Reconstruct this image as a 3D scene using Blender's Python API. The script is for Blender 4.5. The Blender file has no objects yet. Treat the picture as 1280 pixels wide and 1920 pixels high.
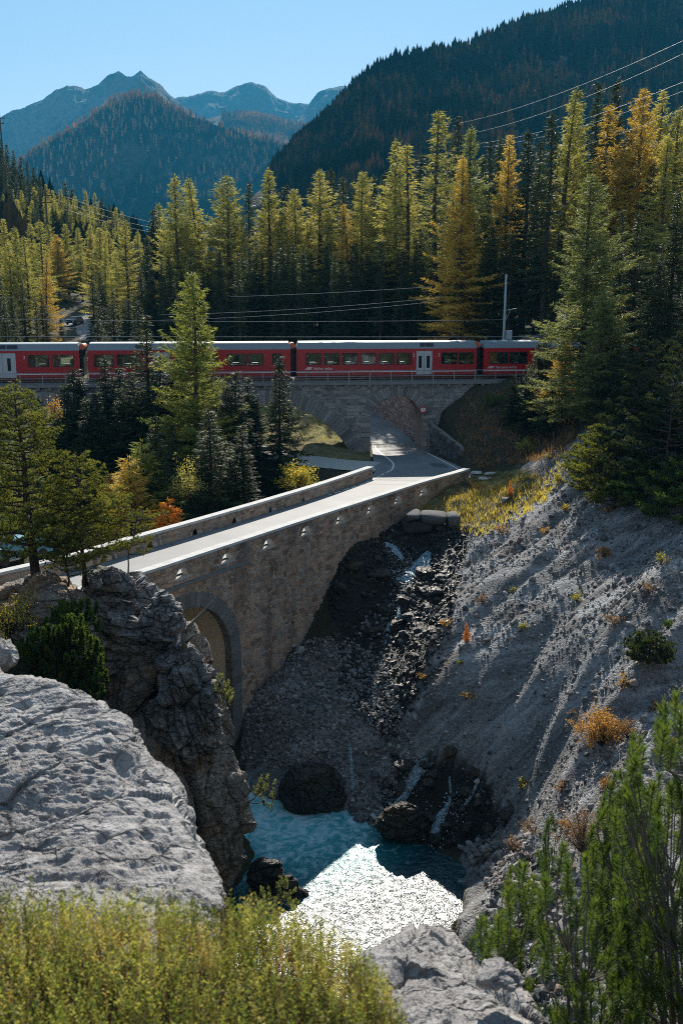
import bpy, math, random
import numpy as np
from mathutils import Vector, Matrix
from bpy_extras.object_utils import world_to_camera_view
R = math.radians
rng = np.random.default_rng(7)
random.seed(7)
S = bpy.context.scene
COL = S.collection

# ------------------------------------------------------------------ camera, world, sun, exposure
FPX, PITCH, CZ = 1867.0, R(12.7), 29.0
cd = bpy.data.cameras.new('camera'); cam = bpy.data.objects.new('camera', cd); COL.objects.link(cam)
cam.location = (0, 0, CZ); cam.rotation_euler = (R(90) - PITCH, 0, 0)
cd.sensor_fit = 'HORIZONTAL'; cd.sensor_width = 24.0; cd.lens = 24.0 * FPX / 1280
cd.clip_start = 0.2; cd.clip_end = 30000
cd.dof.use_dof = True; cd.dof.focus_distance = 75; cd.dof.aperture_fstop = 4.2
S.camera = cam
SUN_EL, SUN_AZ = R(34), R(1)          # azimuth from +Y, negative = to the left
SUNV = np.array([math.sin(SUN_AZ)*math.cos(SUN_EL), math.cos(SUN_AZ)*math.cos(SUN_EL), math.sin(SUN_EL)])
w = bpy.data.worlds.new('World'); S.world = w; w.use_nodes = True
nt = w.node_tree; nt.nodes.clear()
sk = nt.nodes.new('ShaderNodeTexSky'); sk.sky_type = 'NISHITA'; sk.sun_disc = False
sk.sun_elevation = SUN_EL; sk.sun_rotation = SUN_AZ; sk.altitude = 1800
sk.air_density = 1.0; sk.dust_density = 0.12; sk.ozone_density = 0.6
bg = nt.nodes.new('ShaderNodeBackground'); bg.inputs[1].default_value = 0.08
wo = nt.nodes.new('ShaderNodeOutputWorld')
hs = nt.nodes.new('ShaderNodeHueSaturation'); hs.inputs['Saturation'].default_value = .63; hs.inputs['Hue'].default_value = .497; hs.inputs['Value'].default_value = 1.0
nt.links.new(sk.outputs[0], hs.inputs['Color']); nt.links.new(hs.outputs[0], bg.inputs[0]); nt.links.new(bg.outputs[0], wo.inputs[0])
sd = bpy.data.lights.new('sun', 'SUN'); sd.energy = 5.0; sd.angle = R(0.5); sd.color = (1, 0.93, 0.82)
so = bpy.data.objects.new('sun', sd); COL.objects.link(so)
so.rotation_euler = Vector(SUNV).to_track_quat('Z', 'Y').to_euler(); so.location = (0, 0, 100)
S.view_settings.view_transform = 'Standard'; S.view_settings.look = 'None'
S.view_settings.exposure = 1.3; S.view_settings.gamma = 1; S.view_settings.use_curve_mapping = False
S.render.engine = 'CYCLES'
S.cycles.max_bounces = 6; S.cycles.diffuse_bounces = 3; S.cycles.glossy_bounces = 3
S.cycles.transmission_bounces = 4; S.cycles.volume_bounces = 0; S.cycles.transparent_max_bounces = 8
S.cycles.sample_clamp_indirect = 4.0
S.cycles.filter_width = 1.0
S.cycles.use_denoising = False

# ------------------------------------------------------------------ pixel <-> place helpers (photo 1280x1920)
CF = np.array([0, math.cos(PITCH), -math.sin(PITCH)]); CU = np.array([0, math.sin(PITCH), math.cos(PITCH)])
def aty(px, py, Y):
    """point at forward distance Y seen at (px,py); arrays welcome"""
    px, py, Y = np.broadcast_arrays(np.asarray(px, float), np.asarray(py, float), np.asarray(Y, float))
    a = (px-640)/FPX; b = (960-py)/FPX
    dy = CF[1] + b*CU[1]; dz = CF[2] + b*CU[2]; t = Y/dy
    return np.stack([a*t, Y+0*t, CZ+dz*t], -1)
def atz(px, py, z):
    a = (px-640)/FPX; b = (960-py)/FPX
    dy = CF[1] + b*CU[1]; dz = CF[2] + b*CU[2]; t = (z-CZ)/dz
    return np.array([a*t, dy*t, z])
def proj(P):
    P = np.asarray(P, float); q = P - np.array([0, 0, CZ]); wv = q@CF
    return 640+FPX*q[..., 0]/wv, 960-FPX*(q@CU)/wv, wv

# ------------------------------------------------------------------ numpy noise
def _h(i, j, k, s=0):
    n = (i.astype(np.int64)*374761393 + j.astype(np.int64)*668265263 + k.astype(np.int64)*2147483647 + s*1274126177) & 0xffffffff
    n = ((n ^ (n >> 13))*1274126177) & 0xffffffff
    n = (n ^ (n >> 16)); n = (n*2246822519) & 0xffffffff; n ^= (n >> 15)
    return (n & 0xffffff)/float(0xffffff)
def vnoise(p, s=0):
    f = np.floor(p); t = p-f; t = t*t*(3-2*t); f = f.astype(np.int64); r = 0
    for a in (0, 1):
        for b in (0, 1):
            for c in (0, 1):
                r = r + _h(f[:, 0]+a, f[:, 1]+b, f[:, 2]+c, s)*(t[:, 0] if a else 1-t[:, 0])*(t[:, 1] if b else 1-t[:, 1])*(t[:, 2] if c else 1-t[:, 2])
    return r*2-1
def fbm(p, o=4, s=0, g=.5, l=2.03, ridge=False):
    r = 0; a = 1; tot = 0
    for k in range(o):
        n = vnoise(p, s+k)
        if ridge: n = 1-2*np.abs(n)
        r = r+a*n; tot += a; p = p*l+17.3; a *= g
    return r/tot
def worley(p, s=0):
    f = np.floor(p).astype(np.int64); F1 = np.full(len(p), 9.); F2 = np.full(len(p), 9.); cid = np.zeros(len(p)); off = np.zeros((len(p), 3))
    for a in (-1, 0, 1):
        for b in (-1, 0, 1):
            for c in (-1, 0, 1):
                g = f+[a, b, c]
                q = np.stack([_h(g[:, 0], g[:, 1], g[:, 2], s+m) for m in (1, 2, 3)], 1)
                v = g+q-p; d = np.sqrt((v**2).sum(1)); i = _h(g[:, 0], g[:, 1], g[:, 2], s+9)
                m = d < F1; F2 = np.where(m, F1, np.minimum(F2, d)); F1 = np.where(m, d, F1)
                cid = np.where(m, i, cid); off[m] = v[m]
    return F1, F2, cid, off

# ------------------------------------------------------------------ mesh / object helpers
def mesh_np(name, V, Fc, k=None, smooth=False, mats=(), midx=None, attrs=None):
    """V (n,3); Fc (m,k) int array, or list of lists"""
    me = bpy.data.meshes.new(name); V = np.asarray(V, np.float32)
    if isinstance(Fc, np.ndarray) and Fc.ndim == 2:
        m, k = Fc.shape
        me.vertices.add(len(V)); me.vertices.foreach_set('co', V.ravel())
        me.loops.add(m*k); me.loops.foreach_set('vertex_index', Fc.astype(np.int32).ravel())
        me.polygons.add(m); me.polygons.foreach_set('loop_start', np.arange(0, m*k, k, dtype=np.int32))
    else:
        me.from_pydata(V.tolist(), [], Fc)
    for mt in mats: me.materials.append(mt)
    n = len(me.polygons)
    if midx is not None: me.polygons.foreach_set('material_index', np.asarray(midx, np.int32))
    me.polygons.foreach_set('use_smooth', np.full(n, smooth))
    for an, (dom, arr) in (attrs or {}).items():
        at = me.attributes.new(an, 'FLOAT', dom); at.data.foreach_set('value', np.asarray(arr, np.float32))
    me.update(calc_edges=True); me.validate()
    return me
def link(name, me, parent=None, label=None, cat=None, group=None, kind=None):
    o = bpy.data.objects.new(name, me); COL.objects.link(o)
    if parent is not None: o.parent = parent
    return tag(o, label, cat, group, kind)
def tag(o, label=None, cat=None, group=None, kind=None):
    if label: o['label'] = label
    if cat: o['category'] = cat
    if group: o['group'] = group
    if kind: o['kind'] = kind
    return o
def empty(name, loc, label, cat, group=None, rz=0):
    o = bpy.data.objects.new(name, None); COL.objects.link(o); o.location = loc; o.rotation_euler = (0, 0, rz)
    o.empty_display_size = .3
    return tag(o, label, cat, group)
class MB:
    """collects shapes for ONE mesh object"""
    def __init__(s): s.V = []; s.F = []; s.M = []; s.T = []; s.n = 0
    def add(s, V, F, mi=0, tint=0.5):
        V = np.asarray(V, float); s.V.append(V); s.F += [[i+s.n for i in f] for f in F]; s.M += [mi]*len(F); s.T += [tint]*len(F); s.n += len(V)
    def box(s, x0, x1, y0, y1, z0, z1, mi=0, tint=.5):
        V = [(x, y, z) for x in (x0, x1) for y in (y0, y1) for z in (z0, z1)]
        s.add(V, [(0, 1, 3, 2), (4, 6, 7, 5), (0, 4, 5, 1), (2, 3, 7, 6), (0, 2, 6, 4), (1, 5, 7, 3)], mi, tint)
    def hexa(s, C, mi=0, tint=.5, f=None):
        """8 corners: 4 back then 4 front, same winding"""
        s.add(C, [(3, 2, 1, 0), (4, 5, 6, 7), (0, 1, 5, 4), (1, 2, 6, 5), (2, 3, 7, 6), (3, 0, 4, 7)], mi, tint)
    def stone(s, Q, mp, d0, d1, mi=0, tint=.5, ch=.02, rs=None):
        """Q: 4 corners (s,z) ccw; proud block with chamfered front, mapped by mp(s,d,z)"""
        Q = np.asarray(Q, float); c = Q.mean(0); r = rs or random
        back = [mp(q[0], d0, q[1]) for q in Q]; mid = [mp(q[0], d1-ch, q[1]) for q in Q]
        L = np.maximum(np.linalg.norm(Q-c, axis=1, keepdims=True), .02); I = c+(Q-c)*(1-np.minimum(ch*1.3/L, .5))
        fr = [mp(q[0], d1+r.uniform(-.4, .6)*ch, q[1]) for q in I]
        s.add(back+mid+fr, [(0, 1, 5, 4), (1, 2, 6, 5), (2, 3, 7, 6), (3, 0, 4, 7), (4, 5, 9, 8), (5, 6, 10, 9), (6, 7, 11, 10), (7, 4, 8, 11), (8, 9, 10, 11)], mi, tint)
    def tube(s, P, rad, n=6, mi=0, tint=.5, cap=True):
        P = [np.asarray(p, float) for p in P]; rad = rad if hasattr(rad, '__len__') else [rad]*len(P); V = []
        up = np.array([0, 0, 1.]); 
        for i, p in enumerate(P):
            t = P[min(i+1, len(P)-1)]-P[max(i-1, 0)]; t = t/(np.linalg.norm(t)+1e-9)
            a = np.cross(t, up if abs(t[2]) < .9 else np.array([1., 0, 0])); a /= np.linalg.norm(a)+1e-9; b = np.cross(t, a)
            for k in range(n):
                th = 2*math.pi*k/n; V.append(p+rad[i]*(math.cos(th)*a+math.sin(th)*b))
        F = []
        for i in range(len(P)-1):
            for k in range(n): F.append((i*n+k, i*n+(k+1) % n, (i+1)*n+(k+1) % n, (i+1)*n+k))
        if cap: F += [tuple(range(n))[::-1], tuple((len(P)-1)*n+k for k in range(n))]
        s.add(V, F, mi, tint)
    def build(s, name, mats, parent=None, smooth=False, **kw):
        if not isinstance(mats, (list, tuple)): mats = [mats]
        V = np.concatenate(s.V); me = mesh_np(name, V, s.F, mats=mats, midx=s.M, smooth=smooth, attrs={'tint': ('FACE', s.T)})
        return link(name, me, parent, **kw)

# ------------------------------------------------------------------ materials
def mat(name, build):
    m = bpy.data.materials.new(name); m.use_nodes = True; t = m.node_tree; t.nodes.clear()
    N = lambda ty, **k: _node(t, ty, k)
    L = t.links.new; out = t.nodes.new('ShaderNodeOutputMaterial')
    build(m, t, N, L, out); return m
def _node(t, ty, k):
    n = t.nodes.new('ShaderNode'+ty)
    for a, v in k.items():
        if a.startswith('i_'):
            key = a[2:]; key = int(key) if key.isdigit() else key.replace('_', ' ')
            n.inputs[key].default_value = v
        else: setattr(n, a, v)
    return n
def ramp(N, L, fac, stops):
    r = N('ValToRGB'); e = r.color_ramp.elements
    while len(e) > 1: e.remove(e[-1])
    for i, (p, c) in enumerate(stops):
        x = e[0] if i == 0 else e.new(p)
        x.position = p; x.color = (*c, 1) if len(c) == 3 else c
    L(fac, r.inputs[0]); return r.outputs[0]
def noise(N, L, scale, detail=5, rough=.55, coord='Object', dist=0, sy=None):
    tc = N('TexCoord'); n = N('TexNoise', i_Scale=scale, i_Detail=detail, i_Roughness=rough, i_Distortion=dist)
    if sy:
        mp = N('Mapping'); mp.inputs['Scale'].default_value = sy; L(tc.outputs[coord], mp.inputs[0]); L(mp.outputs[0], n.inputs[0])
    else: L(tc.outputs[coord], n.inputs[0])
    return n.outputs[0]
def mixc(N, L, f, a, b, mode='MIX'):
    m = N('Mix', data_type='RGBA', blend_type=mode)
    for s, v in ((0, f), (6, a), (7, b)):
        if hasattr(v, 'links'): L(v, m.inputs[s])
        elif s == 0: m.inputs[0].default_value = v
        else: m.inputs[s].default_value = (*v, 1)
    return m.outputs[2]
def mth(N, L, op, a, b=0, c=0):
    m = N('Math', operation=op)
    for i, v in enumerate((a, b, c)):
        if hasattr(v, 'links'): L(v, m.inputs[i])
        else: m.inputs[i].default_value = v
    return m.outputs[0]
def prin(N, L, out, color, rough=.8, bump=None, bs=.5, bd=.02, spec=.3, metal=0, **kw):
    p = N('BsdfPrincipled')
    for k, v in (('Base Color', color), ('Roughness', rough), ('Metallic', metal), ('Specular IOR Level', spec)):
        if hasattr(v, 'links'): L(v, p.inputs[k])
        else: p.inputs[k].default_value = (*v, 1) if k == 'Base Color' else v
    for k, v in kw.items(): p.inputs[k.replace('_', ' ')].default_value = v
    if bump is not None:
        b = N('Bump', i_Strength=bs, i_Distance=bd); L(bump, b.inputs['Height']); L(b.outputs[0], p.inputs['Normal'])
    L(p.outputs[0], out.inputs[0]); return p
def plain(name, c, rough=.6, metal=0, spec=.4, var=.15, sc=3.0, **kw):
    def b(m, t, N, L, out):
        n = noise(N, L, sc, 4)
        prin(N, L, out, mixc(N, L, n, tuple(x*(1-var) for x in c), tuple(min(1, x*(1+var)) for x in c)), rough, metal=metal, spec=spec, **kw)
    return mat(name, b)
def attr(N, name): return N('Attribute', attribute_name=name).outputs['Fac']

def stone_mat(name, stops, bump=.4, lime=0.0, limecol=(.5, .47, .42)):
    def b(m, t, N, L, out):
        a = attr(N, 'tint'); r = N('ObjectInfo').outputs['Random']
        f = mth(N, L, 'FRACT', mth(N, L, 'ADD', a, r))
        c = ramp(N, L, f, stops)
        n = noise(N, L, 6, 6, .6, 'Generated' if False else 'Object'); tc = N('NewGeometry')
        nn = N('TexNoise', i_Scale=9., i_Detail=5., i_Roughness=.65); L(tc.outputs['Position'], nn.inputs[0])
        c = mixc(N, L, mth(N, L, 'MULTIPLY', nn.outputs[0], .9), c, (.03, .027, .025), 'MULTIPLY') if False else mixc(N, L, .55, c, ramp(N, L, nn.outputs[0], [(.3, (.35, .34, .33)), (.7, (1.35, 1.3, 1.25))]), 'MULTIPLY')
        if lime:
            mp = N('Mapping'); mp.inputs['Scale'].default_value = (1, 1, .22); L(tc.outputs['Position'], mp.inputs[0])
            n2 = N('TexNoise', i_Scale=1.1, i_Detail=7., i_Roughness=.7); L(mp.outputs[0], n2.inputs[0])
            k = ramp(N, L, n2.outputs[0], [(.52, (0, 0, 0)), (.72, (lime,)*3)])
            c = mixc(N, L, k, c, limecol)
            n3 = N('TexNoise', i_Scale=.5, i_Detail=5., i_Roughness=.6); L(mp.outputs[0], n3.inputs[0])
            c = mixc(N, L, ramp(N, L, n3.outputs[0], [(.45, (0, 0, 0)), (.7, (.7,)*3)]), c, (.045, .042, .04))
        prin(N, L, out, c, .88, nn.outputs[0], bump, .03, .25)
    return mat(name, b)

M = {}
M['stone_brown'] = stone_mat('bridge_stone', [(0, (0.24, 0.165, 0.12)), (.2, (0.5, 0.32, 0.22)), (.4, (0.6, 0.44, 0.3)), (.6, (0.3, 0.255, 0.225)), (.8, (0.62, 0.405, 0.285)), (1, (0.42, 0.352, 0.3))], lime=.55)
M['stone_grey'] = stone_mat('viaduct_stone', [(0, (.13, .135, .14)), (.25, (.27, .275, .27)), (.5, (.18, .185, .185)), (.75, (.36, .36, .35)), (1, (.22, .205, .185))])
M['stone_ring'] = stone_mat('arch_ring_stone', [(0, (.17, .16, .15)), (.5, (.25, .235, .22)), (1, (.2, .19, .175))])
M['stone_rubble'] = stone_mat('dark_rubble_stone', [(0, (.05, .05, .052)), (.35, (.13, .13, .13)), (.7, (.08, .08, .082)), (1, (.22, .215, .21))])
M['stone_red'] = stone_mat('reddish_wall_stone', [(0, (.24, .16, .14)), (.35, (.34, .26, .23)), (.7, (.2, .15, .14)), (1, (.42, .37, .34))])
def _mortar(m, t, N, L, out):
    n = noise(N, L, 12, 6, .6); prin(N, L, out, ramp(N, L, n, [(.3, (.38, .34, .29)), (.7, (.6, .55, .47))]), .95, n, .5, .02, .1)
M['mortar'] = mat('lime_mortar', _mortar)
def _mortar2(m, t, N, L, out):
    n = noise(N, L, 12, 6, .6); prin(N, L, out, ramp(N, L, n, [(.3, (.26, .265, .26)), (.7, (.42, .42, .41))]), .95, n, .5, .02, .1)
M['mortar_grey'] = mat('grey_mortar', _mortar2)
def _conc(m, t, N, L, out):
    n = noise(N, L, 1.7, 8, .65); n2 = noise(N, L, 25, 3)
    c = ramp(N, L, n, [(.25, (.38, .37, .35)), (.5, (.5, .49, .47)), (.75, (.58, .57, .55))])
    prin(N, L, out, c, .85, n2, .3, .01, .3)
M['concrete'] = mat('pale_concrete', _conc)
M['concrete_dark'] = plain('weathered_concrete', (.2, .2, .195), .9, var=.4)
def _plaster(m, t, N, L, out):
    n = noise(N, L, .5, 7, .6, sy=(1, 1, .5)); c = ramp(N, L, n, [(.3, (.62, .5, .36)), (.55, (.75, .62, .46)), (.72, (.52, .42, .31))])
    prin(N, L, out, c, .9, noise(N, L, 8, 4), .2, .02, .15)
M['plaster'] = mat('beige_plaster', _plaster)
def _asph(m, t, N, L, out):
    n = noise(N, L, .35, 6, .6); f = noise(N, L, 40, 3, .7)
    c = mixc(N, L, .5, ramp(N, L, n, [(.3, (.14, .145, .15)), (.7, (.22, .22, .22))]), ramp(N, L, f, [(.3, (.6,)*3), (.7, (1.3,)*3)]), 'MULTIPLY')
    prin(N, L, out, c, .72, f, .3, .01, .45)
M['asphalt'] = mat('worn_grey_asphalt', _asph)
def _paint(m, t, N, L, out):
    n = noise(N, L, 6, 5, .7); prin(N, L, out, ramp(N, L, n, [(.3, (.45, .45, .43)), (.5, (.78, .78, .75))]), .6)
M['road_paint'] = mat('white_road_paint', _paint)
M['gravel'] = plain('pale_gravel', (.42, .4, .37), .95, var=.3, sc=8)

def rock_mat(name, lo, mid, hi, stain=None, sc=1.0, bump=1.0, wet=None, coarse=.3, bd=.25, ck=.6):
    def b(m, t, N, L, out):
        g = N('NewGeometry').outputs['Position']
        def nz(s, d, r, dist=0, mapping=None):
            n = N('TexNoise', i_Scale=s*sc, i_Detail=d, i_Roughness=r, i_Distortion=dist)
            if mapping: mp = N('Mapping'); mp.inputs['Scale'].default_value = mapping; mp.inputs['Rotation'].default_value = (.4, .5, .2); L(g, mp.inputs[0]); L(mp.outputs[0], n.inputs[0])
            else: L(g, n.inputs[0])
            return n.outputs[0]
        a = nz(coarse, 8., .68, .3); f = nz(4., 8., .72); st = nz(1.2, 6., .65, .5, (1, 1, 4.5))
        c = ramp(N, L, mth(N, L, 'ADD', mth(N, L, 'MULTIPLY', a, .5), mth(N, L, 'MULTIPLY', f, .5)), [(.33, lo), (.5, mid), (.66, hi)])
        if stain:
            k = nz(.35, 6., .6, .6); c = mixc(N, L, ramp(N, L, k, [(.5, (0, 0, 0)), (.68, (.75,)*3)]), c, stain)
        v = N('TexVoronoi', feature='DISTANCE_TO_EDGE', i_Scale=1.4*sc); L(g, v.inputs[0])
        crack = ramp(N, L, v.outputs[0], [(0, (0,)*3), (.06, (1,)*3)])
        wp = N('VectorMath', operation='ADD'); nw = N('TexNoise', i_Scale=1.2*sc, i_Detail=5.); L(g, nw.inputs[0]); sm = N('VectorMath', operation='SCALE'); sm.inputs[3].default_value = .9/sc; L(nw.outputs['Color'], sm.inputs[0]); L(g, wp.inputs[0]); L(sm.outputs[0], wp.inputs[1])
        mpc = N('Mapping'); mpc.inputs['Scale'].default_value = (1, 1, 1.9); mpc.inputs['Rotation'].default_value = (.5, .4, 0); L(wp.outputs[0], mpc.inputs[0]); L(mpc.outputs[0], v.inputs[0]); v.inputs['Scale'].default_value = .8*sc
        v2 = N('TexVoronoi', feature='DISTANCE_TO_EDGE', i_Scale=2.6*sc); L(mpc.outputs[0], v2.inputs[0]); crack2 = ramp(N, L, v2.outputs[0], [(0, (.25,)*3), (.035, (1,)*3)])
        vf = N('TexVoronoi', i_Scale=2.1*sc); L(mpc.outputs[0], vf.inputs[0])
        c = mixc(N, L, ck, c, crack, 'MULTIPLY'); c = mixc(N, L, ck*.5, c, crack2, 'MULTIPLY'); c = mixc(N, L, .28, c, ramp(N, L, vf.outputs['Color'], [(.2, (.5,)*3), (.8, (1.35,)*3)]), 'MULTIPLY')
        h = mth(N, L, 'ADD', mth(N, L, 'MULTIPLY', st, .9), mth(N, L, 'MULTIPLY', f, .55)); h = mth(N, L, 'ADD', h, mth(N, L, 'MULTIPLY', crack, .5)); h = mth(N, L, 'ADD', h, mth(N, L, 'MULTIPLY', crack2, .18))
        prin(N, L, out, c, .85 if not wet else .35, h, bump, bd/sc**.5, .3)
    return mat(name, b)
M['rock'] = rock_mat('grey_limestone', (0.0896, 0.0851, 0.0829), (0.28, 0.269, 0.263), (0.515, 0.504, 0.493), (0.28, 0.19, 0.101), 1.0)
M['rock_near'] = rock_mat('pale_limestone', (0.15, 0.137, 0.131), (0.319, 0.302, 0.293), (0.444, 0.426, 0.417), None, 3.0, .8, bd=.1, ck=.35)
M['rock_cliff'] = rock_mat('banded_cliff_rock', (0.0792, 0.066, 0.0554), (0.29, 0.245, 0.205), (0.6, 0.541, 0.475), (0.449, 0.29, 0.158), 1.2, 1.0, ck=.3)
M['rock_wet'] = rock_mat('wet_dark_rock', (.02, .018, .016), (.05, .045, .04), (.09, .08, .07), (.08, .05, .02), 1.0, .8, wet=1)
def _peb(m, t, N, L, out):
    a = attr(N, 'tint'); r = N('ObjectInfo').outputs['Random']
    c = ramp(N, L, mth(N, L, 'FRACT', mth(N, L, 'ADD', a, r)), [(0, (.07, .068, .068)), (.3, (.15, .147, .145)), (.6, (.25, .245, .24)), (.8, (.2, .14, .115)), (.93, (.42, .41, .4)), (1, (.12, .118, .118))])
    g = N('NewGeometry').outputs['Position']; n = N('TexNoise', i_Scale=5., i_Detail=5.); L(g, n.inputs[0])
    prin(N, L, out, mixc(N, L, .5, c, ramp(N, L, n.outputs[0], [(.3, (.5,)*3), (.7, (1.3,)*3)]), 'MULTIPLY'), .8, n.outputs[0], .5, .05)
M['pebble'] = mat('loose_stone', _peb)

def leaf_mat(name, cols, trans=.45, tc=None, rough=.6):
    """cols: list of 3 colours chosen per leaf by 'tint' and per tree by object random"""
    def b(m, t, N, L, out):
        a = attr(N, 'tint'); r = N('ObjectInfo').outputs['Random']
        f = mth(N, L, 'ADD', mth(N, L, 'MULTIPLY', a, .65), mth(N, L, 'MULTIPLY', r, .35))
        c = ramp(N, L, f, [(i/(len(cols)-1), x) for i, x in enumerate(cols)])
        p = N('BsdfPrincipled'); L(c, p.inputs['Base Color']); p.inputs['Roughness'].default_value = rough; p.inputs['Specular IOR Level'].default_value = .35
        tr = N('BsdfTranslucent'); L(mixc(N, L, 1.0, c, tc or (1.3, 1.2, .7), 'MULTIPLY'), tr.inputs[0])
        mx = N('MixShader'); mx.inputs[0].default_value = trans; L(p.outputs[0], mx.inputs[1]); L(tr.outputs[0], mx.inputs[2]); L(mx.outputs[0], out.inputs[0])
    return mat(name, b)
M['spruce'] = leaf_mat('spruce_needles', [(.02, .034, .016), (.045, .065, .025), (.09, .115, .04)], .35)
M['larch'] = leaf_mat('larch_needles', [(0.176, 0.193, 0.0585), (0.339, 0.333, 0.0937), (0.503, 0.45, 0.141)], .55)
M['larch_green'] = leaf_mat('green_larch_needles', [(.09, .125, .05), (.18, .215, .08), (.3, .32, .12)], .5)
M['larch_fresh'] = leaf_mat('fresh_larch_needles', [(0.145, 0.178, 0.0425), (0.255, 0.289, 0.068), (0.374, 0.391, 0.102)], .55)
M['gold'] = leaf_mat('golden_larch_needles', [(0.336, 0.228, 0.042), (0.504, 0.36, 0.066), (0.624, 0.48, 0.12)], .5)
M['orange'] = leaf_mat('orange_needles', [(.5, .18, .02), (.65, .26, .03), (.7, .36, .05)], .5)
M['pine'] = leaf_mat('pine_needles', [(0.0728, 0.104, 0.0229), (0.177, 0.198, 0.0416), (0.302, 0.302, 0.0676)], .45)
M['mugo'] = leaf_mat('dwarf_pine_needles', [(.035, .065, .018), (.08, .135, .028), (.17, .23, .05)], .4)
M['heath'] = leaf_mat('heath_leaves', [(0.06, 0.054, 0.03), (0.156, 0.204, 0.042), (0.312, 0.36, 0.084), (0.504, 0.48, 0.156), (0.6, 0.36, 0.168), (0.6, 0.24, 0.12)], .42)
M['autumn'] = leaf_mat('autumn_leaves', [(.3, .14, .05), (.5, .3, .1), (.62, .45, .18)], .45)
M['yellowleaf'] = leaf_mat('yellow_leaves', [(.25, .27, .05), (.5, .42, .07), (.65, .5, .1)], .5)
M['russet'] = leaf_mat('russet_twigs', [(.16, .1, .06), (.3, .18, .1), (.42, .27, .14)], .35)
M['drygrass'] = leaf_mat('dry_grass_blades', [(.05, .055, .028), (.15, .13, .055), (.36, .27, .1)], .4)
M['bark'] = plain('dark_bark', (.055, .042, .033), .95, var=.5, sc=6)
M['bark_grey'] = plain('grey_bark', (.13, .115, .1), .9, var=.4, sc=6)
M['deadwood'] = plain('bleached_deadwood', (.2, .17, .14), .85, var=.4, sc=8)
def _red(m, t, N, L, out):
    tc = N('TexCoord'); sp = N('SeparateXYZ'); L(tc.outputs['Object'], sp.inputs[0]); n = noise(N, L, 1.6, 6, .7, sy=(2.5, 1, .5)); n2 = noise(N, L, 9, 4)
    lo = N('MapRange', i_1=1.1, i_2=.3); L(sp.outputs[2], lo.inputs[0]); k = mth(N, L, 'MULTIPLY', mth(N, L, 'MULTIPLY', lo.outputs[0], n), .75)
    c = mixc(N, L, k, mixc(N, L, n, (.32, .005, .008), (.43, .008, .012)), (.12, .075, .055)); prin(N, L, out, c, .38, n2, .05, .01, .5)
M['red'] = mat('red_carriage_paint_with_brake_dust', _red)
M['darkred'] = plain('dark_red_skirt', (.12, .01, .012), .5, var=.1)
M['silver'] = plain('silver_blue_roof', (.19, .24, .27), .5, metal=.2, var=.06)
M['doorgrey'] = plain('light_grey_door', (.42, .45, .47), .4, var=.05)
M['black'] = plain('black_rubber', (.012, .012, .013), .6)
M['underframe'] = plain('dusty_underframe', (.05, .045, .042), .7, var=.3)
M['white'] = plain('white_marking', (.72, .7, .7), .5, var=.03)
M['orangelid'] = plain('faded_red_bellows', (.55, .12, .06), .6)
def _glass(m, t, N, L, out):
    tr = N('BsdfTransparent', i_Color=(.85, .9, .88, 1)); gl = N('BsdfGlossy', i_Roughness=.03); gl.inputs[0].default_value = (.8, .85, .9, 1)
    fr = N('Fresnel', i_IOR=1.5); mx = N('MixShader'); L(mth(N, L, 'ADD', fr.outputs[0], .05), mx.inputs[0]); L(tr.outputs[0], mx.inputs[1]); L(gl.outputs[0], mx.inputs[2]); L(mx.outputs[0], out.inputs[0])
M['glass'] = mat('window_glass', _glass)
def _dglass(m, t, N, L, out):
    prin(N, L, out, (.015, .018, .02), .08, spec=.6)
M['darkglass'] = mat('dark_tinted_glass', _dglass)
M['steel'] = plain('galvanised_steel', (.3, .33, .35), .5, metal=.4)
M['rail'] = plain('polished_rail_steel', (.4, .38, .36), .3, metal=.8)
M['ballast'] = plain('track_ballast', (.16, .14, .125), .95, var=.4, sc=10)
M['wire'] = plain('aluminium_wire', (.3, .31, .32), .6, metal=.0)
M['wood_pole'] = plain('brown_wooden_pole', (.06, .045, .035), .9)
M['rooftile'] = plain('dark_slate_roof', (.07, .06, .06), .8, var=.3)
M['boxgrey'] = plain('blue_grey_cabinet', (.3, .36, .38), .6)
M['signred'] = plain('red_sign_face', (.5, .01, .03), .5, var=.03)
M['seat'] = plain('seat_fabric', (.12, .13, .16), .8)
M['yellowpole'] = plain('yellow_panel', (.6, .42, .15), .5)
M['carwhite'] = plain('white_car_paint', (.7, .72, .75), .3)
M['carblue'] = plain('pale_blue_paint', (.08, .24, .3), .4)
M['cardark'] = plain('dark_car_paint', (.02, .025, .035), .3)
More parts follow.
